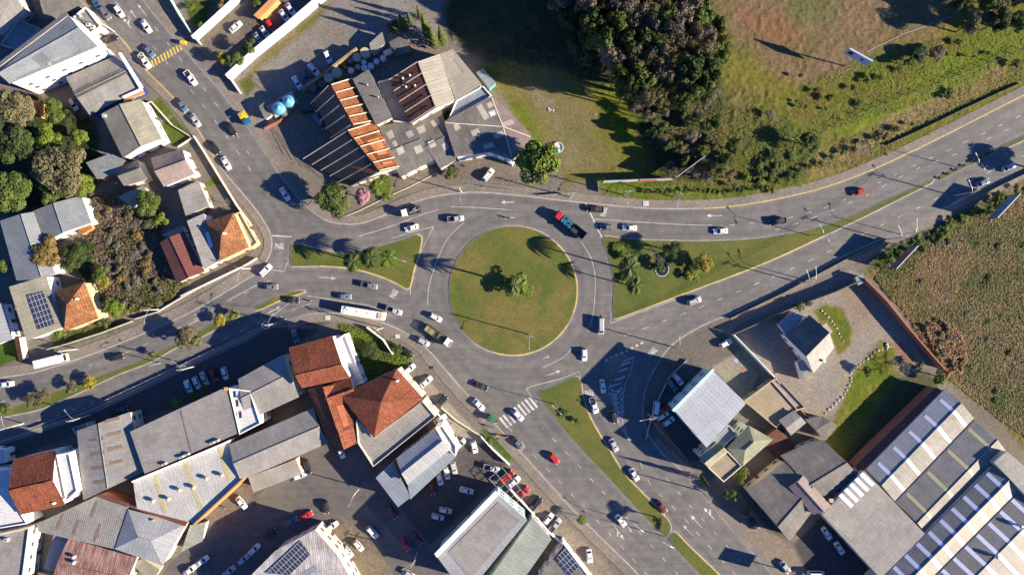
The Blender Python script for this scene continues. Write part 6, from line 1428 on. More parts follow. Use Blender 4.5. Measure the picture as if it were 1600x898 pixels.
# ================================================================== TREES
T = tree
for a in [
 ('broad','mid',519,316,29,9.5,'big round olive tree at the corner of the northern pavement'),('pine','bright',843,252,38,18,'bright green wide tree in front of the curved brown roof'),
 ('broad','olive',292,528,22,6.8,'large round tree on the western verge'),('broad','olive',95,262,46,13,'huge grey-olive tree in the western gardens'),('broad','bright',128,288,20,9,'bright green tree leaning on the huge grey-olive one'),
 ('broad','mid',82,172,20,8,'green tree just below the small orange pyramid roof'),('broad','bright',75,212,22,8,'yellow-green tree between western grove and beige house'),('broad','dark',30,230,34,12,'dark tree in the middle of the western grove'),('broad','olive',18,175,34,12,'olive tree at the left edge beside the warehouse wall'),('broad','mid',15,300,34,12,'green tree at the left edge above the long blue-grey roof'),('broad','mid',78,305,18,8,'green tree touching the blue-grey two-slope roof'),('broad','bright',123,215,14,7,'small fresh tree beside the olive roofed house'),
 ('broad','mid',228,318,22,9,'dark green tree behind the narrow mossy shed'),('round','bright',250,342,12,6,'small bright round tree beside the grey garage'),('broad','autumn',72,395,26,9,'autumn coloured tree over the long blue-grey roof'),('round','mid',3,413,12,6,'small tree at the left edge of the long roof'),('broad','dark',115,400,22,6,'dark tree south of the blue-grey two-slope house'),('broad','mid',155,425,14,6,'green tree on the west rim of the brown thicket'),('round','yellow',160,440,11,5,'yellow shrub tree beside the thicket'),('broad','bright',178,480,18,7,'bright tree at the south end of the brown thicket'),
 ('broad','mid',400,60,1,1,'x')]:
    if a[-1] != 'x': T(*a, group='garden trees')
for k, a in enumerate([('round','yellow',349,92,10,5,'yellowish tree at the avenue corner of the car lot'),('round','mid',367,94,14,6,'round green tree at the car lot corner'),('round','mid',389,72,12,6,'round tree inside the car lot beside the white wall'),('bush','autumn',345,10,10,3,'reddish shrub at the top of the car lot'),('bush','bright',314,40,8,3,'bright shrub inside the blue hoarding corner'),('bush','bright',300,12,6,2.5,'small shrub beside the blue hoarding'),('bush','bright',402,5,8,3,'yellow-green shrub at the top end of the white wall')]): T(*a, group='car lot trees')
T('broad','pink',565,307,14,6,'pink blossoming tree beside the big round olive tree'); 
for a in [(590,292,14,7,'palm between the pink tree and the orange bays'),(600,282,11,6,'palm right behind the garden path of the orange bays'),(552,408,17,8,'dark palm, leftmost on the western triangular lawn'),(580,403,18,8.5,'middle palm on the western triangular lawn'),(606,405,16,7,'bright palm, rightmost on the western triangular lawn'),(985,418,18,12,'palm at the west side of the eastern lawn'),(993,446,14,9,'shorter palm below the tall one on the eastern lawn'),
          (275,628,9,5,'small palm at the left of the parked row'),(300,618,7,4,'small palm in front of the parked white cars'),(318,608,7,4,'small palm at the right end of the parked row')]:
    T('palm','bright' if a[0] in (606,275,590) else 'mid',*a[:4],a[4],'palms')
T('palm','mid',803,445,15,12.5,'left of two tall palms sharing the centre of the round lawn','palms'); T('palm','bright',813,446,13,11,'right of two tall palms sharing the centre of the round lawn','palms'); T('round','bright',808,446,23,4.5,'dense shrub around the feet of the two centre palms')
T('round','yellow',1100,413,15,4.5,'yellow-green shrub on the eastern lawn',name='shrub'); T('round','dark',1083,412,13,5,'dark round tree beside the yellow-green shrub on the eastern lawn'); T('bare','twig',1028,392,16,5,'bare tree over the shaded pond on the eastern lawn'); T('loose','dark',1050,390,17,7,'green shrub right of the bare tree on the eastern lawn'); T('bush','yellow',1075,432,9,2,'low yellow shrub on the southern part of the eastern lawn'); T('bush','dark',1030,414,13,2.6,'dark pond plants in the stone ring'); T('bush','bright',975,400,10,2,'low fern patch at the left side of the eastern lawn'); T('bush','bright',980,435,11,1.6,'lower fern patch beside the palm on the eastern lawn')
T('loose','olive',50,624,15,4.5,'olive tree on the western verge above the far left lamp'); T('loose','olive',66,618,14,4.5,'second olive tree on the western verge, right beside the first'); T('bush','olive',112,605,12,3.2,'grey shrub in the middle of the western verge'); T('bush','yellow',140,597,12,3,'yellow-green shrub in the middle of the western verge'); T('bush','mid',5,638,12,3.5,'green shrub at the left end of the western verge'); T('bush','olive',238,553,7,2.5,'small round shrub left of the verge tree'); T('round','yellow',341,501,11,3.4,'orange-yellow round shrub near the verge end'); T('round','bright',364,491,9,3,'green round shrub at the verge end')
for k, (x, y, r_, h_) in enumerate([(677,60,9,14),(665,40,9,15),(690,55,8,12),(628,35,8,10),(640,28,5,7),(655,20,5,9)]):
    T('cypress','mid',x,y,r_,h_,['tall cypress, second in the row beyond the kiln','tallest cypress in the row beyond the kiln','cypress at the meadow end of the row','lone cypress above the blackened lean-to','thin cypress beside the lone one','thin cypress at the top of the row'][k],'cypresses beyond the barrel yard')
T('bush','mid',615,42,13,4,'leafy bush under the lone cypress'); T('bush','yellow',596,250,10,2,'low bush in the planting bed at the orange bays'); T('bush','bright',605,300,14,1.6,'bright ground bush below the palms of the orange bays'); T('bush','mid',705,270,14,3,'green shrub beside the curved porch of the complex')
T('round','bright',1159,742,14,5.5,'bright round tree, nearest the green annexes'); T('round','mid',1141,772,12,4.5,'darker round tree, middle of the three by the avenue'); T('round','olive',1165,797,9,4,'olive round tree, lowest of the three by the avenue'); T('round','bright',1470,588,13,4.5,'bright tree at the corner of brick wall and scrubland'); T('bare','twig',1410,572,18,4,'bare grey tree at the end of the gravel lot'); T('bush','dark',1355,580,9,3,'dark tree on the stone bordered grass'); T('bush','olive',1435,572,10,3,'scrub bush in the corner under the brick wall')
T('bush','mid',1248,478,10,3,'shrub behind the lone house'); T('bush','olive',1262,474,8,3,'paler shrub behind the lone house'); T('loose','olive',1030,815,13,7,'bare tree at the lower end of the lawn median'); T('bush','mid',882,645,9,.9,'low fern clump on the southern triangular lawn'); T('bush','dark',900,656,5,1.5,'tiny conifer on the southern triangular lawn'); T('palm','bright',909,812,8,3.6,'little bright palm on the pavement by the mint roof','palms')
T('bush','mid',620,545,10,2,'shaded shrub in the triangular garden'); T('broad','dark',575,548,18,3,'dark undergrowth in the triangular garden',name='shrub'); T('bush','mid',640,553,6,2,'shrub at the tip of the triangular garden'); T('bush','bright',92,520,10,3,'fern bush in front of the solar roof house'); T('bush','mid',165,505,9,3,'bush at the orange hip house gate'); T('bush','bright',1355,120,1,.5,'small bush'[:0] or 'tiny green bush at the foot of the tall sign')
T('bush','mid',763,690,9,1.5,'grass bush in the green strip beside the dealer yard'); T('bush','mid',50,895,13,2,'green bush at the bottom left lawn')
# avenue tree shadows: kerb trees, and pole ivy added as a slim tree
T('cypress','mid',1101,753,5,10,'slim tree shape added for the ivy on the many-wired pole below the green annexes'); T('broad','mid',1655,262,24,10,'tree just beyond the right edge on the lower carriageway kerb'); T('bare','twig',350,318,10,5,'bare tree in the concrete forecourt'); 
T('loose','greyb',1205,178,9,2.5,'pale leafless bush at the lower end of the brown field'); T('bare','twig',1350,232,11,4,'bare bush on the dry slope by the pavement')
T('broad','dark',1255,50+900,1,1,'x') if False else None
T('bush','bright',1085,425,14,1.2,'bright ground fern spread below the dark round tree on the eastern lawn'); T('bush','bright',958+8,385,11,1.0,'bright ground fern at the top left of the eastern lawn')
# wood at the top
rw = random.Random(11); WL = []
def wood(poly_, n, rmin, rmax, hmin, hmax, kinds, label, group, mind=.62):
    bx = [p[0] for p in poly_]; by = [p[1] for p in poly_]; k = 0; tries = 0
    while k < n and tries < n*60:
        tries += 1; x, y = rw.uniform(min(bx), max(bx)), rw.uniform(min(by), max(by)); r_ = rw.uniform(rmin, rmax)
        if not pip(x, y, poly_) or any(math.hypot(x-a, y-b_) < (r_+c)*mind for a, b_, c in WL): continue
        kd, lf = rw.choice(kinds); WL.append((x, y, r_)); tree(kd, lf, x, y, r_, rw.uniform(hmin, hmax), label[lf] if isinstance(label, dict) else label, group); k += 1
LW = dict(dark='dark evergreen tree in the dense wood at the top of the photo', mid='green tree in the dense wood at the top of the photo', greyb='grey-brown leafless looking tree in the dense wood', olive='olive tree in the dense wood at the top of the photo', bright='fresh green tree in the dense wood at the top of the photo')
wood([(905,-50),(1080,-50),(1100,30),(1125,80),(1110,130),(1060,165),(1000,160),(960,120),(925,60)], 54, 15, 28, 21, 26, [('loose','greyb'),('broad','mid'),('loose','olive'),('broad','dark'),('loose','greyb'),('broad','mid')], LW, 'trees of the northern wood', .5)
wood([(860,-50),(910,-50),(930,40),(960,120),(925,90),(885,40)], 12, 16, 28, 11, 15, [('broad','dark'),('loose','greyb'),('broad','dark')], LW, 'trees of the northern wood')
wood([(1085,20),(1125,40),(1135,90),(1115,110),(1095,60)], 5, 13, 18, 12, 15, [('broad','mid')], LW, 'trees of the northern wood')
LC = dict(dark='dark tree along the shaded creek below the wood', olive='olive tree along the creek below the wood', greyb='grey-brown bare looking tree along the creek', mid='green tree along the creek below the wood', yellow='yellow tree where the wood meets the green slope', autumn='x')
wood([(985,150),(1060,165),(1120,190),(1160,230),(1140,280),(1110,280),(1060,250),(1000,210)], 24, 8, 15, 4, 9, [('broad','dark'),('loose','olive'),('loose','greyb'),('broad','mid')], LC, 'trees along the creek', .5)
T('broad','yellow',1102,128,15,10,'yellow tree where the wood meets the green slope'); T('loose','olive',1110,150,18,9,'olive tree just below the yellow one at the wood edge')
for x, y, r_ in ((1268,222,17),): T('broad','dark' if x < 1260 else 'mid',x,y,r_,7,{1268:'round dark tree at the foot of the green slope',1220:'dark tree in the hollow left of the round one',1200:'upper dark tree in the hollow of the green slope',1180:'dark tree between creek and hollow'}[x],'slope trees')
for x, y, r_, lf, lb in ((1436,82,17,'dark','dark shrub tree on the green slope above the wire fence'),(1466,84,14,'olive','pale grey-green shrub tree beside the dark one on the slope'),(1420,98,9,'mid','small shrub below the dark shrub tree on the slope')): T('broad',lf,x,y,r_,4,lb,'slope trees')
LN = dict(dark='dark tree of the grove at the top right corner', olive='olive tree of the grove at the top right corner', mid='green tree of the grove at the top right corner', greyb='bare looking tree of the grove at the top right corner')
wood([(1490,5),(1530,-30),(1680,-40),(1680,30),(1590,40),(1520,42)], 16, 12, 20, 7, 12, [('broad','dark'),('loose','olive'),('loose','greyb'),('broad','mid')], LN, 'trees of the north-east grove', .55)
T('bare','twig',1530,10,16,8,'large bare tree at the edge of the north-east grove')
# small bushes dotted over the slope
for k, (x, y, r_) in enumerate([(1405,108,8),(1354,126,7),(1365,119,7),(1376,121,6),(1333,137,7),(1295,152,9),(1343,162,8),(1275,141,7),(1259,167,4),(1291,170,4),(1497,65,8),(1497,86,5),(1545,83,6),(1522,88,3),(1587,100,9),(1484,142,9),(1482,150,8),(1381,216,5),(1394,201,7),(1425,194,4),(1250,118,4),(1244,158,3)]):
    T('bush','dark' if k % 3 else 'mid',x,y,r_*.8,1.3+.5*(k % 3),'dark low bush dotted over the green slope','bushes dotted over the slope')
for k in range(13): T('bush','bright' if k % 2 else 'mid',1010+k*15,299+math.sin(k)*1.5-max(0,k-10)*2,5,1.3,'clipped green hedge bush along the verge under the hoardings','verge hedge bushes')
for k in range(12): T('bush','mid',1215+k*17,283-k*7.4+math.sin(k*2)*2,6,1.6,'dark green bush along the pavement of the upper carriageway','upper pavement bushes')
for k in range(7): T('bush','dark',1468+k*12.5,278-k*6.4,2.6,.7,'tiny clipped plant in the stone planter strip','planter strip plants')
# thicket and scrub: individual shrubs standing in the rough ground
def scatter(poly_, n, rmin, rmax, h, kinds, label, group, seed):
    rr = random.Random(seed); bx = [p[0] for p in poly_]; by = [p[1] for p in poly_]; k = 0; t_ = 0
    while k < n and t_ < n*40:
        t_ += 1; x, y = rr.uniform(min(bx), max(bx)), rr.uniform(min(by), max(by))
        if pip(x, y, poly_): kd, lf = rr.choice(kinds); tree(kd, lf, x, y, rr.uniform(rmin, rmax), rr.uniform(*h), label, group); k += 1
scatter([(145,320),(190,310),(230,340),(240,380),(275,430),(285,445),(240,480),(190,490),(160,450),(145,390)], 55, 6, 11, (1.2,2.6), [('bush','greyb'),('bush','autumn'),('loose','greyb'),('bush','olive'),('bare','twig')], 'brownish shrub of the thicket between the western houses', 'shrubs of the western thicket', 5)
scatter([(100,385),(145,380),(150,440),(110,440)], 12, 8, 13, (2,4), [('broad','dark'),('bush','mid')], 'dark green shrub beside the brown thicket', 'dark shrubs beside the thicket', 6)
scatter([(1375,425),(1450,385),(1600,305),(1600,680),(1480,590),(1420,500)], 22, 4, 8, (.5,1.0), [('bush','olive'),('bush','mid'),('bush','autumn'),('bush','olive')], 'low scrub bush of the scrubland right of the brick wall', 'scrub bushes', 8)
scatter([(1440,510),(1470,505),(1505,525),(1508,570),(1480,585)], 26, 4, 8, (1,1.8), [('bush','autumn'),('bush','autumn'),('bush','greyb')], 'rust brown bush in the brown patch right of the brick wall', 'rust brown bushes', 9)
scatter([(1370,412),(1480,350),(1600,285),(1600,305),(1480,370),(1380,425)], 26, 5, 9, (1,2), [('bush','mid'),('bush','bright')], 'fresh green bush along the upper rim of the scrubland', 'scrub rim bushes', 10)
scatter([(1225,225),(1260,250),(1250,290),(1200,300),(1160,280)], 20, 5, 10, (.8,1.8), [('bush','mid'),('bush','bright'),('loose','olive')], 'shrub in the damp hollow below the green slope', 'hollow shrubs', 12)
scatter([(1010,215),(1080,225),(1140,270),(1150,290),(1060,275)], 18, 6, 11, (1.5,3), [('loose','greyb'),('loose','olive'),('bare','twig')], 'leafless shrub behind the diagonal hoarding', 'shrubs behind the hoardings', 13)
# tufts covering the rough ground: nobody could count them
def tufts(poly_, n, mats, smin, smax, name, label, cat, seed, h=.45, th=(.4,.6)):
    rr = np.random.RandomState(seed); bx = [p[0] for p in poly_]; by = [p[1] for p in poly_]
    x = rr.uniform(min(bx), max(bx), n*2); y = rr.uniform(min(by), max(by), n*2)
    s = sdist(x[None], y[None], poly_)[0]+(vnoise(x[None], y[None], 20, 5)[0]-.5)*8; x = x[s > 0][:n]; y = y[s > 0][:n]; k = len(x)
    f = vnoise(x[None], y[None], 70 if n > 30000 else 38, seed, 6, .68)[0]+rr.uniform(-.05, .05, k); sz = rr.uniform(smin, smax, k)
    mi = (f > th[0]+.0).astype(int)+(f > th[1]).astype(int) if len(mats) > 2 else (f > th[0]).astype(int)
    q = np.quantile(f, [.26, .62]); mi = (f > q[0]).astype(int)+(f > q[1]).astype(int); mi = np.minimum(mi, len(mats)-1)
    cx = (x-800)*MPP; cy = -(y-449)*MPP; a = rr.uniform(0, 6.28, k); tl = rr.uniform(-.5, .5, k); z = rr.uniform(.1, h, k)
    ux, uy, uz = np.cos(a)*np.cos(tl), np.sin(a)*np.cos(tl), np.sin(tl); vx, vy, vz = -np.sin(a), np.cos(a), rr.uniform(-.5, .5, k); w_ = .6
    C_ = np.stack([cx, cy, z+.1], -1); U = np.stack([ux, uy, uz], -1)*sz[:, None]*.5; V_ = np.stack([vx, vy, vz], -1)*sz[:, None]*.5*w_
    co = np.stack([C_-U, C_-V_, C_+U, C_+V_], 1).reshape(-1, 3)
    me_ = bpy.data.meshes.new(name); me_.vertices.add(len(co)); me_.vertices.foreach_set('co', co.ravel().astype(np.float32)); me_.loops.add(4*k); me_.loops.foreach_set('vertex_index', np.arange(4*k, dtype=np.int32))
    me_.polygons.add(k); me_.polygons.foreach_set('loop_start', np.arange(0, 4*k, 4, dtype=np.int32)); me_.polygons.foreach_set('loop_total', np.full(k, 4, np.int32)); 
    for m_ in mats: me_.materials.append(m_)
    me_.polygons.foreach_set('material_index', mi.astype(np.int32)); me_.update(calc_edges=True)
    o = bpy.data.objects.new(name, me_); COL.objects.link(o); tag(o, label, cat); o['kind'] = 'stuff'
GT = dict(tan=leafmat('tuft_tan', (.225,.145,.062), (.18,.125,.05)), gold=leafmat('tuft_gold', (.170,.125,.036), (.140,.110,.03)), green=leafmat('tuft_green', (.068,.078,.018), (.085,.092,.022)), rust=leafmat('tuft_rust', (.24,.125,.06), (.17,.09,.045)), lush=leafmat('tuft_lush', (.095,.145,.010), (.13,.16,.016)))
tufts([(1365,432),(1400,400),(1490,352),(1620,292),(1620,700),(1570,660),(1478,590),(1420,500)], 60000, [GT['green'],GT['gold'],GT['tan']], .3, .65, 'scrub_cover', 'rough tan and green scrub covering the field right of the brick wall', 'scrub', 3, .32)
tufts([(1470,480),(1560,430),(1620,400),(1620,700),(1570,660),(1490,590),(1520,540)], 11000, [GT['green'],leafmat('tuft_dark', (.055,.068,.016), (.075,.082,.02)),GT['green']], .3, .7, 'scrub_greenery', 'greener scrub towards the lower right edge of the field', 'scrub', 13, .4)
tufts([(1438,508),(1470,502),(1500,520),(1512,560),(1500,578),(1478,586)], 5000, [GT['rust'],GT['rust'],GT['tan']], .35, .8, 'dry_weeds', 'rust brown dry weeds right of the brick wall', 'weeds', 4, .9)
tufts([(145,310),(190,305),(250,335),(250,370),(278,430),(295,440),(270,466),(215,486),(165,490),(152,440),(140,380)], 16000, [GT['green'],leafmat('tuft_brown', (.12,.085,.05), (.085,.065,.04)),leafmat('tuft_grey', (.15,.115,.08), (.10,.08,.055))], .3, .8, 'undergrowth', 'brown undergrowth between the western houses', 'undergrowth', 5, 1.2)
tufts([(1100,150),(1190,180),(1262,215),(1285,240),(1240,290),(1180,300),(1000,290),(1010,220)], 8000, [GT['green'],GT['green'],GT['gold']], .25, .5, 'slope_undergrowth', 'green undergrowth in the hollow below the wood', 'undergrowth', 6, .6)
tufts([(1290,112),(1420,75),(1620,20),(1620,90),(1440,165),(1290,205),(1230,180)], 14000, [GT['gold'],GT['lush'],GT['lush']], .2, .45, 'slope_grass', 'tufty grass on the green slope above the wire fence', 'grass', 7, .15)
tufts([(1260,265),(1310,225),(1430,170),(1600,98),(1600,128),(1450,200),(1340,262)], 8000, [GT['gold'],GT['tan'],GT['green']], .2, .5, 'dry_grass', 'dry grass between wire fence and sheet fence', 'grass', 8, .25)
tufts([(531,508),(575,512),(622,540),(645,562),(618,590),(572,596)], 5000, [GT['lush'],GT['lush'],GT['green']], .2, .5, 'garden_grass', 'long bright grass in the triangular garden', 'grass', 9, .4)
RT = leafmat('tuft_rusty', (.22,.135,.065), (.19,.12,.055))
tufts([(1425,425),(1450,375),(1500,360),(1520,400),(1490,470),(1450,480)], 6000, [GT['tan'],RT,RT], .3, .6, 'rusty_scrub', 'rust coloured scrub patch near the hoarding by the gravel lot gate', 'scrub', 14, .4)
tufts([(1525,385),(1560,350),(1620,330),(1620,390),(1560,440),(1530,430)], 4500, [GT['gold'],RT,GT['green']], .3, .6, 'rusty_scrub', 'reddish scrub patch below the blue faced hoarding', 'scrub', 15, .4)
tufts([(1395,450),(1440,440),(1500,500),(1440,510)], 2500, [GT['gold'],GT['gold'],GT['green']], .3, .6, 'golden_scrub', 'golden scrub strip along the upper part of the brick wall', 'scrub', 16, .4)
# ================================================================== SMALL THINGS
rr = random.Random(2)
def rocks(pts, n, s, label, group):
    P_ = spline(pts, 1)
    for k in range(n):
        x, y = P_[int(k*(len(P_)-1)/max(1, n-1))]; mb = MB(); q = rr.uniform(.7, 1.3)*s
        prof = [(q*.8,0),(q,.35*q),(q*.75,.75*q),(q*.3,.95*q)]; mb.lathe(prof, (0,0,0), 7); mb.v = [(a+rr.uniform(-.12,.12)*q, b_*1.2+rr.uniform(-.12,.12)*q, c) for a, b_, c in mb.v]
        p = W(x+rr.uniform(-1,1), y+rr.uniform(-1,1)); o = single(mb, 'rock', M['rock'], (p.x,p.y,.02), label, 'rock', group); o.rotation_euler.z = rr.uniform(0,6)
rocks([(1284,485),(1296,497),(1306,512),(1315,528),(1318,533)], 9, .27, 'whitewashed stone edging the grass beside the lone house', 'stones by the lone house')
rocks([(1397,543),(1385,541),(1373,546),(1362,556),(1350,564),(1330,580),(1329,597),(1322,612),(1303,633),(1290,645)], 24, .28, 'whitewashed stone edging the grass in the middle of the gravel lot', 'stones in the gravel lot')
rocks([(1385,538),(1386,545)], 3, .42, 'larger white stone at the top of the stone edging', 'large stones in the gravel lot')
mb = MB(); n_ = 28
for k in range(n_):
    a0, a1 = 2*math.pi*k/n_, 2*math.pi*(k+1)/n_; mb.add([(q*math.cos(a), q*math.sin(a)*1.1, z) for a in (a0, a1) for q, z in ((2.0,.17),(2.0,.3),(2.2,.3),(2.2,.17))], [(0,4,5,1),(1,5,6,2),(2,6,7,3)])
p = W(1034,420); single(mb, 'stone_ring', M['concrete'], (p.x,p.y,.02), 'round stone rim of the dark pond on the eastern lawn', 'pond rim')
mb = MB(); mb.prism([(2.0*math.cos(t), 2.2*math.sin(t)) for t in np.linspace(0, 6.1, 24)], None, .2); o = mb.build('pond_water', plain('dark_water', (.02,.03,.025), .08)); o.location = (p.x,p.y,0); structure(o)
for k, (x, y) in enumerate([(806,241+2),(872,228+3)][1:]):
    mb = MB(); mb.lathe([(1.6,0),(1.7,.5),(1.4,.5),(1.35,.2)], (0,0,0), 24); p = W(x,y); o = single(mb, 'well', M['concrete'], (p.x,p.y,0), 'round concrete well beside the bright green wide tree', 'well')
tank(872,234,0,.7,1.4,'tank_blue','small blue tank standing in the round concrete well')
def kiosk(x, y, rz, c, label):
    p = W(x,y,1); o = root('kiosk', p, label, 'kiosk', None, rz); p.z = 0; o.location.z = 0
    a = MB(); a.box((0,0,1.0), (1.7,1.3,2.0)); a.build('body', paint(c), o); a = MB(); a.box((0,0,2.08), (2.3,1.9,.12)); a.box((0,0,2.2), (1.2,.9,.14)); a.build('roof', paint(c), o)
    a = MB(); a.box((.86,0,1.3), (.06,.9,.7)); a.build('hatch', M['cglass'], o)
kiosk(381,181,R(30),'yellow','yellow kiosk on the gravel corner beside the avenue'); kiosk(388,191,R(30),'teal','green kiosk touching the yellow one on the gravel corner'); kiosk(769,653,R(-40),'green','green kiosk on the pavement beside the zebra crossing')
mb = MB(); mb.box((0,0,.8), (1.5,.9,1.2)); mb.box((0,0,1.45), (1.6,1.0,.12)); mb.box((-.5,.35,.15), (.15,.15,.3)); mb.box((.5,-.35,.15), (.15,.15,.3)); p = W(289,69); single(mb, 'sign_box', paint('yellow'), (p.x,p.y,.12), 'yellow box at the right end of the yellow crossing', 'sign')
def aframe(x, y, c, label):
    mb = MB(); mb.add([(-.5,-.4,0),(.5,-.4,0),(.5,0,1.1),(-.5,0,1.1),(-.5,.4,0),(.5,.4,0),(.5,.04,1.1),(-.5,.04,1.1)], [(0,1,2,3),(5,4,7,6),(3,2,6,7),(0,3,7,4),(1,5,6,2)]); p = W(x,y); single(mb, 'pavement_sign', paint(c), (p.x,p.y,.13), label, 'sign')
aframe(775,659,'yellow','yellow pavement sign just right of the green kiosk'); aframe(777,679,'yellow','yellow pavement sign in the green strip by the dark silver car'); aframe(792,681,'orange','orange pavement sign nearest the dark silver car')
def bench(x, y, rz, label):
    p = W(x,y); o = root('bench', (p.x,p.y,.17), label, 'bench', None, rz)
    a = MB(); a.box((0,0,.45), (1.8,.45,.07)); a.build('seat', M['wood'], o); a = MB(); a.box((0,.22,.8), (1.8,.06,.35)); a.build('backrest', M['wood'], o)
    for s in (-.7,.7): a = MB(); a.box((s,0,.21), (.1,.4,.42)); a.build('leg', M['concrete'], o)
for x, y, w_, lb in ((512,496,8,'concrete box on the pavement under the bus shadow'),(621,525,7,'small concrete slab by the triangular garden'),(1009,318,9,'square concrete base on the pavement under the red hoarding'),(675,574,5,'dark drain cover beside the parked white hatchback')):
    mb = MB(); mb.box((0,0,.09), (w_*.2,w_*.17,.18), 0); mb.box((0,0,.19), (w_*.12,w_*.1,.03)); p = W(x,y); single(mb, 'drain_cover', M['concrete'] if x != 675 else M['trim'], (p.x,p.y,.06), lb, 'drain cover')
# orange car lot canopy
b = bld('canopy', 'orange canopy over the car lot at the top', [(396,24),(428,-8),(436,-2),(404,30)], 3, 'shed', 0, 'w_orange', 'w_orange', windows=False, dz=[0]*4)
# roof solar-like whirl fans on warehouse valley etc.
for k, (x, y) in enumerate([(862,171),(930,179)]):
    mb = MB(); ks = (.9,.3)[k]
    for q in range(9): mb.box((rr.uniform(-1.1,1.1)*ks, rr.uniform(-.7,.7)*ks, .05+.03*q), (rr.uniform(.3,.9)*ks, rr.uniform(.2,.5)*ks, .04), rr.uniform(0,3))
    p = W(x,y); single(mb, 'rubbish', M['tank_white'], (p.x,p.y,.05), ['white rubbish heap lying in the middle of the brown meadow','tiny white scraps on the right side of the brown meadow'][k], 'rubbish')

# ================================================================== VEHICLES
def cars(rows, group, z=.03):
    for r_ in rows: car(r_[0], r_[1], r_[2], r_[3], r_[4], r_[5], group, r_[6] if len(r_) > 6 else None, z)
cars([
 ('hatch','white',186,18,55,'white hatchback at the very top of the avenue'),('sedan','white',228,41,55,'white sedan on the avenue beside the small pale shop'),('sedan','bluegrey',233,80,50,'dark blue sedan just above the yellow crossing'),('pickup','white',226,95,55,'white pickup at the left end of the yellow crossing','load'),
 ('pickup','white',298,122,53,'big white pickup with black bed, first below the yellow crossing'),('sedan','black',361,202,55,'black sedan on the avenue opposite the yellow kiosk'),('sedan','black',335,231,52,'black sedan at the kerb left of the white sedan by the brown house'),('sedan','white',353,255,58,'white sedan on the avenue beside the long garden wall'),
 ('sedan','white',445,303,57,'white sedan in the tree shade above the western junction'),('sedan','white',643,356,164,'white sedan above the tip of the western triangular lawn'),('pickup','silver',712,342,-6,'silver pickup entering the roundabout from the north-west'),
 ('suv','white',763,273,-50,'white SUV in the curved driveway of the complex'),('suv','white',415,422,-45,'white SUV waiting at the junction corner by the orange house'),('sedan','grey',423,448,0,'dark grey sedan below the waiting white SUV'),
 ('pickup','grey',577,446,10,'dark grey pickup under the western triangular lawn'),('sedan','bluegrey',538,463,4,'blue-grey sedan above the bus'),('pickup','silver',616,485,20,'silver pickup ahead of the bus'),('hatch','white',681,496,28,'white hatchback joining the roundabout from the west'),
 ('hatch','silver',662,534,30,'silver hatchback beside the green stake truck'),('sedan','black',457,469,2,'black sedan at the yellow verge tip'),('sedan','black',752,603,22,'black sedan south of the round lawn'),('sedan','white',748,632,45,'white sedan with red lamps before the zebra crossing'),
 ('hatch','white',810,649,45,'white hatchback driving over the zebra crossing'),('sedan','grey',810,693,48,'dark grey sedan at the kerb past the zebra crossing'),('hatch','red',866,716,48,'bright red hatchback alone on the south-east avenue'),('sedan','white',970,813,50,'white sedan beside the median low on the south-east avenue'),
 ('sedan','white',991,741,58,'white sedan right of the lawn median'),('sedan','darkred',1034,792,52,'dark red sedan right of the lower lawn median'),('sedan','silver',959,695,62,'silver sedan at the upper right side of the lawn median'),('pickup','white',928,633,72,'white pickup with grey bed beside the southern triangular lawn'),
 ('sedan','white',942,603,82,'white sedan between the southern lawn and the hatched island'),('sedan','black',959,650,68,'black sedan in the shade beside the hatched marking'),('hatch','white',913,554,88,'white hatchback leaving the roundabout southwards'),('van','silver',939,509,90,'silver van at the east side of the round lawn'),
 ('suv','silver',1085,470,-20,'silver SUV on the lower carriageway south of the eastern lawn'),('hatch','grey',948,355,180,'grey hatchback right behind the red truck'),('sedan','white',984,356,182,'white sedan second behind the red truck'),('pickup','black',930,327,184,'black pickup in the upper lane next to the painted word'),
 ('sedan','white',1126,361,176,'white sedan north of the eastern lawn'),('pickup','black',1215,346,170,'black pickup with pale hood above the end of the eastern lawn'),('hatch','red',1341,300,167,'red hatchback on the upper carriageway'),('sedan','bluegrey',1536,285,-22,'blue-grey sedan beside the hoarding shadow'),
 ('sedan','silver',1577,261,-22,'silver sedan at the right edge of the lower carriageway'),('sedan','white',10,600,-6,'white sedan at the left edge of the north carriageway'),('sedan','black',182,558,-12,'black sedan in front of the solar roof house')],
 'cars driving on the roads')
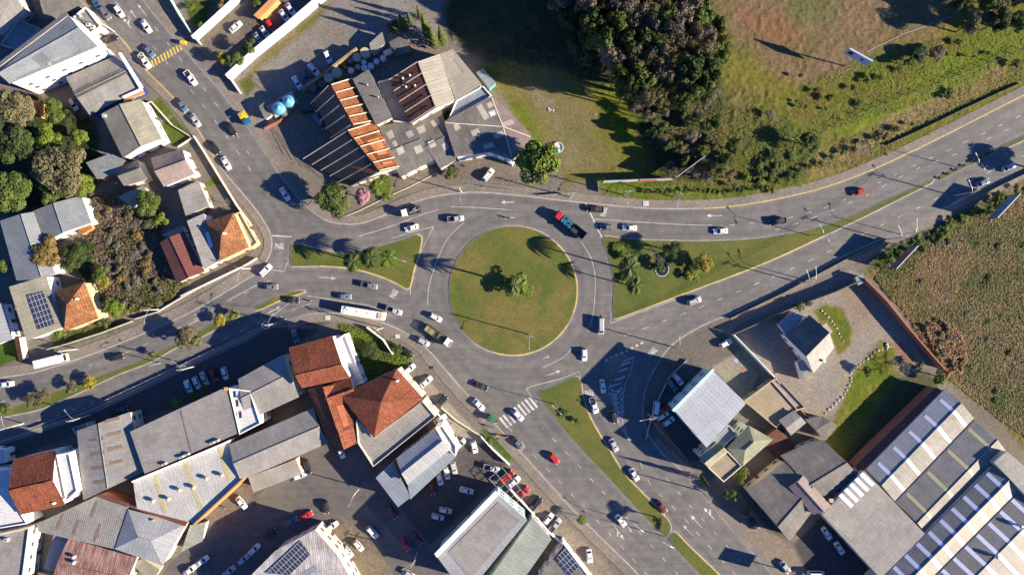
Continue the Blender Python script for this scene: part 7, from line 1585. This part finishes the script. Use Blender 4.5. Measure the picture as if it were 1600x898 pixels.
cars([
 ('sedan','blue',149,4,58,'dark blue sedan parked at the top left kerb'),('suv','grey',165,21,55,'grey SUV parked behind the dark blue one at the top left kerb'),('sedan','black',173,61,-20,'black sedan in front of the small pale shop'),('hatch','silver',115,163,60,'silver hatchback hidden behind the blue walled shop'),
 ('sedan','bluegrey',285,165,55,'blue-grey sedan parked at the kerb by the front lawns'),('sedan','silver',305,188,55,'silver sedan parked behind the blue-grey one by the front lawns'),
 ('sedan','white',368,42,-40,'white sedan alone in the middle of the car lot'),('sedan','white',454,15,52,'white sedan, uppermost of the slanted car lot row'),('sedan','white',444,25,52,'white sedan, second of the slanted car lot row'),('hatch','red',423,40,52,'red hatchback in the slanted car lot row'),('sedan','white',414,51,52,'white sedan just below the red one in the car lot row'),('sedan','silver',404,61,52,'silver sedan, lowest of the slanted car lot row'),
 ('hatch','white',512,89,65,'white hatchback parked furthest right along the timber screen'),('suv','white',490,109,48,'white SUV under the timber screen wall'),('hatch','blue',478,120,60,'small blue hatchback between two white cars in the gravel yard'),('sedan','white',464,129,58,'white sedan nearest the giant blue tanks'),('sedan','black',480,172,-20,'black sedan in the shade behind the orange bays'),
 ('sedan','white',294,604,68,'white sedan, left end of the shaded parked row'),('hatch','white',307,598,68,'white hatchback, second of the shaded parked row'),('sedan','silver',319,591,66,'silver sedan in the middle of the shaded parked row'),('hatch','darkred',334,585,72,'dark red hatchback in the shaded parked row'),('hatch','white',351,583,76,'white hatchback, right end of the shaded parked row'),('sedan','bluegrey',461,524,75,'blue-grey sedan beside the red tiled house wall'),('pickup','black',187,640,-15,'black pickup in the shade above the slate roofed workshop'),
 ('hatch','black',637,551,40,'black hatchback parked on the pavement by the triangular garden'),('hatch','white',640,576,-38,'white hatchback under the corner of the square red roof'),('sedan','white',666,596,-42,'white sedan parked in front of the square red roof'),('hatch','black',691,626,-45,'black hatchback on the forecourt of the grey terrace'),('sedan','white',688,655,-35,'white sedan inside the walled front parking'),
 ('hatch','white',741,698,76,'white hatchback by itself near the top of the dealer yard'),('pickup','silver',768,731,14,'silver pickup with black bed in the dealer yard'),('hatch','silver',709,731,76,'silver hatchback, right one of three under the showroom'),('hatch','white',698,739,78,'white hatchback, middle one of three under the showroom'),('hatch','white',687,748,76,'white hatchback, left one of three under the showroom'),('sedan','white',729,766,14,'white sedan along the mint wall of the dealer yard'),('hatch','white',696,797,12,'white hatchback, upper of two along the mint wall'),('hatch','white',684,807,12,'white hatchback, lower of two along the mint wall'),('sedan','silver',719,694,-45,'silver sedan beside the white stepped roof'),('sedan','darkred',675,762,80,'dark red sedan in the shade of the showroom'),
 ('sedan','darkred',613,800,55,'dark red sedan parked at the shaded side street kerb'),('sedan','red',633,850,55,'red sedan driving down the shaded side street'),('sedan','darkred',651,842,55,'very dark red sedan beside the mint wall'),('suv','white',582,831,48,'white SUV at the side street kerb above the two white hatchbacks'),('hatch','white',560,852,50,'white hatchback, upper of two in the yard by the solar roof'),('hatch','white',544,862,50,'white hatchback, lower of two in the yard by the solar roof'),('sedan','white',518,822,-32,'white sedan at the tip of the orange boundary wall'),('sedan','red',478,805,-26,'red sedan parked on the outer side street kerb'),('sedan','bluegrey',455,814,-26,'blue-grey sedan parked left of the red one on the street'),('sedan','black',423,834,-34,'black sedan on the shaded street bend'),
 ('hatch','black',509,792,80,'black hatchback in deep shade at the street bend'),('hatch','white',533,706,70,'white hatchback under the narrow red tiled wing'),('suv','black',480,729,72,'black SUV by the red end wall of the long warehouse'),('hatch','white',468,743,-20,'white hatchback at the corner of the pale ribbed lean-to'),('sedan','silver',639,896,30,'silver sedan cut by the bottom edge in the side street'),
 ('sedan','white',377,785,52,'white sedan on the lit pavement beside the factory hall'),('sedan','white',316,876,-36,'white sedan, upper of two parked by the hip roof'),('sedan','white',297,890,-36,'white sedan, lower of two parked by the hip roof'),('sedan','silver',358,892,-38,'silver sedan, lowest of the kerb row on the shaded street'),('hatch','silver',380,874,-40,'silver hatchback, middle of the kerb row on the shaded street'),('sedan','white',397,858,-44,'white sedan, upper end of the kerb row on the shaded street'),
 ('van','red',792,744,-38,'red van under the steel carport frame'),('suv','white',803,752,-38,'white SUV next to the red van by the carport frame'),('pickup','red',817,770,-42,'red pickup parked beside the warehouse on the avenue'),('pickup','black',837,787,-45,'black pickup parked beside the red one on the avenue'),('hatch','white',857,810,-50,'white hatchback, upper of the pair beside the yard wall'),('pickup','silver',867,820,-50,'silver pickup, lower of the pair beside the yard wall'),('sedan','white',921,868,82,'white sedan near the small solar roof'),
 ('hatch','black',1178,818,60,'black hatchback at the corner below the olive round tree'),('sedan','white',1292,833,56,'white sedan, upper of two in the dark factory yard'),('sedan','white',1312,856,56,'white sedan, lower of two in the dark factory yard'),('sedan','silver',1227,886,52,'silver sedan at the bottom beside the tan yard'),('van','white',1275,896,0,'white van cut by the bottom edge in the dark factory yard'),
 ('hatch','white',1134,536,-26,'white hatchback on the forecourt by the pale wall'),('van','white',1025,639,98,'white van at the edge of the clinic car park'),('hatch','white',1060,593,52,'white hatchback, right one in the shaded clinic car park'),('hatch','bluegrey',1050,602,52,'blue-grey hatchback beside the white one in the clinic car park'),('hatch','white',1036,649,-30,'white hatchback, left of two below the white van'),('hatch','white',1045,658,-34,'white hatchback, right of two below the white van'),('hatch','red',1036,640,-20,'small red hatchback squeezed behind the white van'),('van','bluegrey',500,191,55,'blue-grey van in the shade below the orange bays')],
 'parked cars', .03)

put('bus', make_bus, 'bus', 567, 489, 9, 'long cream bus turning towards the roundabout', 'bus', None, .03, 2.8)
put('tr1', lambda: make_truck(11.5, 2.6, 'red', 'dump'), 'truck', 891, 351, 219, 'long truck with red cab and blue load entering the roundabout', 'truck', None, .03, 2)
put('tr2', lambda: make_truck(9.4, 2.5, 'white', 'stake'), 'truck', 685, 524, 35, 'green stake sided truck with white cab at the roundabout', 'truck', None, .03, 2)
put('tr3', lambda: make_truck(6.4, 2.2, 'white', 'flat'), 'truck', 641, 330, 164, 'small flatbed truck with white cab under the northern pavement', 'truck', None, .03, 1.5)
put('tr4', lambda: make_truck(9.6, 2.5, 'white', 'box'), 'truck', 78, 564, -14, 'white box truck parked on the pavement at the left', 'truck', None, .1, 2.5)
mo = motorcycle(796, 341, 186, 'white', 'motorcycle with rider in the lane north of the round lawn'); p = W(797, 341, 1)
person(797, 341, -R(186), 'motorcycle rider in dark helmet seated on the motorcycle', solid('shirt_black', (.03,.03,.035), .9), True, .06)
motorcycle(703, 664, -40, 'red', 'red motorcycle parked inside the walled front parking')
motorcycle(484, 470, 5, 'grey', 'grey motorcycle on the west approach beside the yellow verge tip')
person(352, 794, R(60), 'person in pink-red shirt walking on the lit pavement beside a white sedan', solid('shirt_pink', (.50,.13,.12), .9))
person(770, 668, R(-45), 'person in dark clothes on the pavement beside the green kiosk', solid('shirt_navy', (.03,.05,.10), .9))
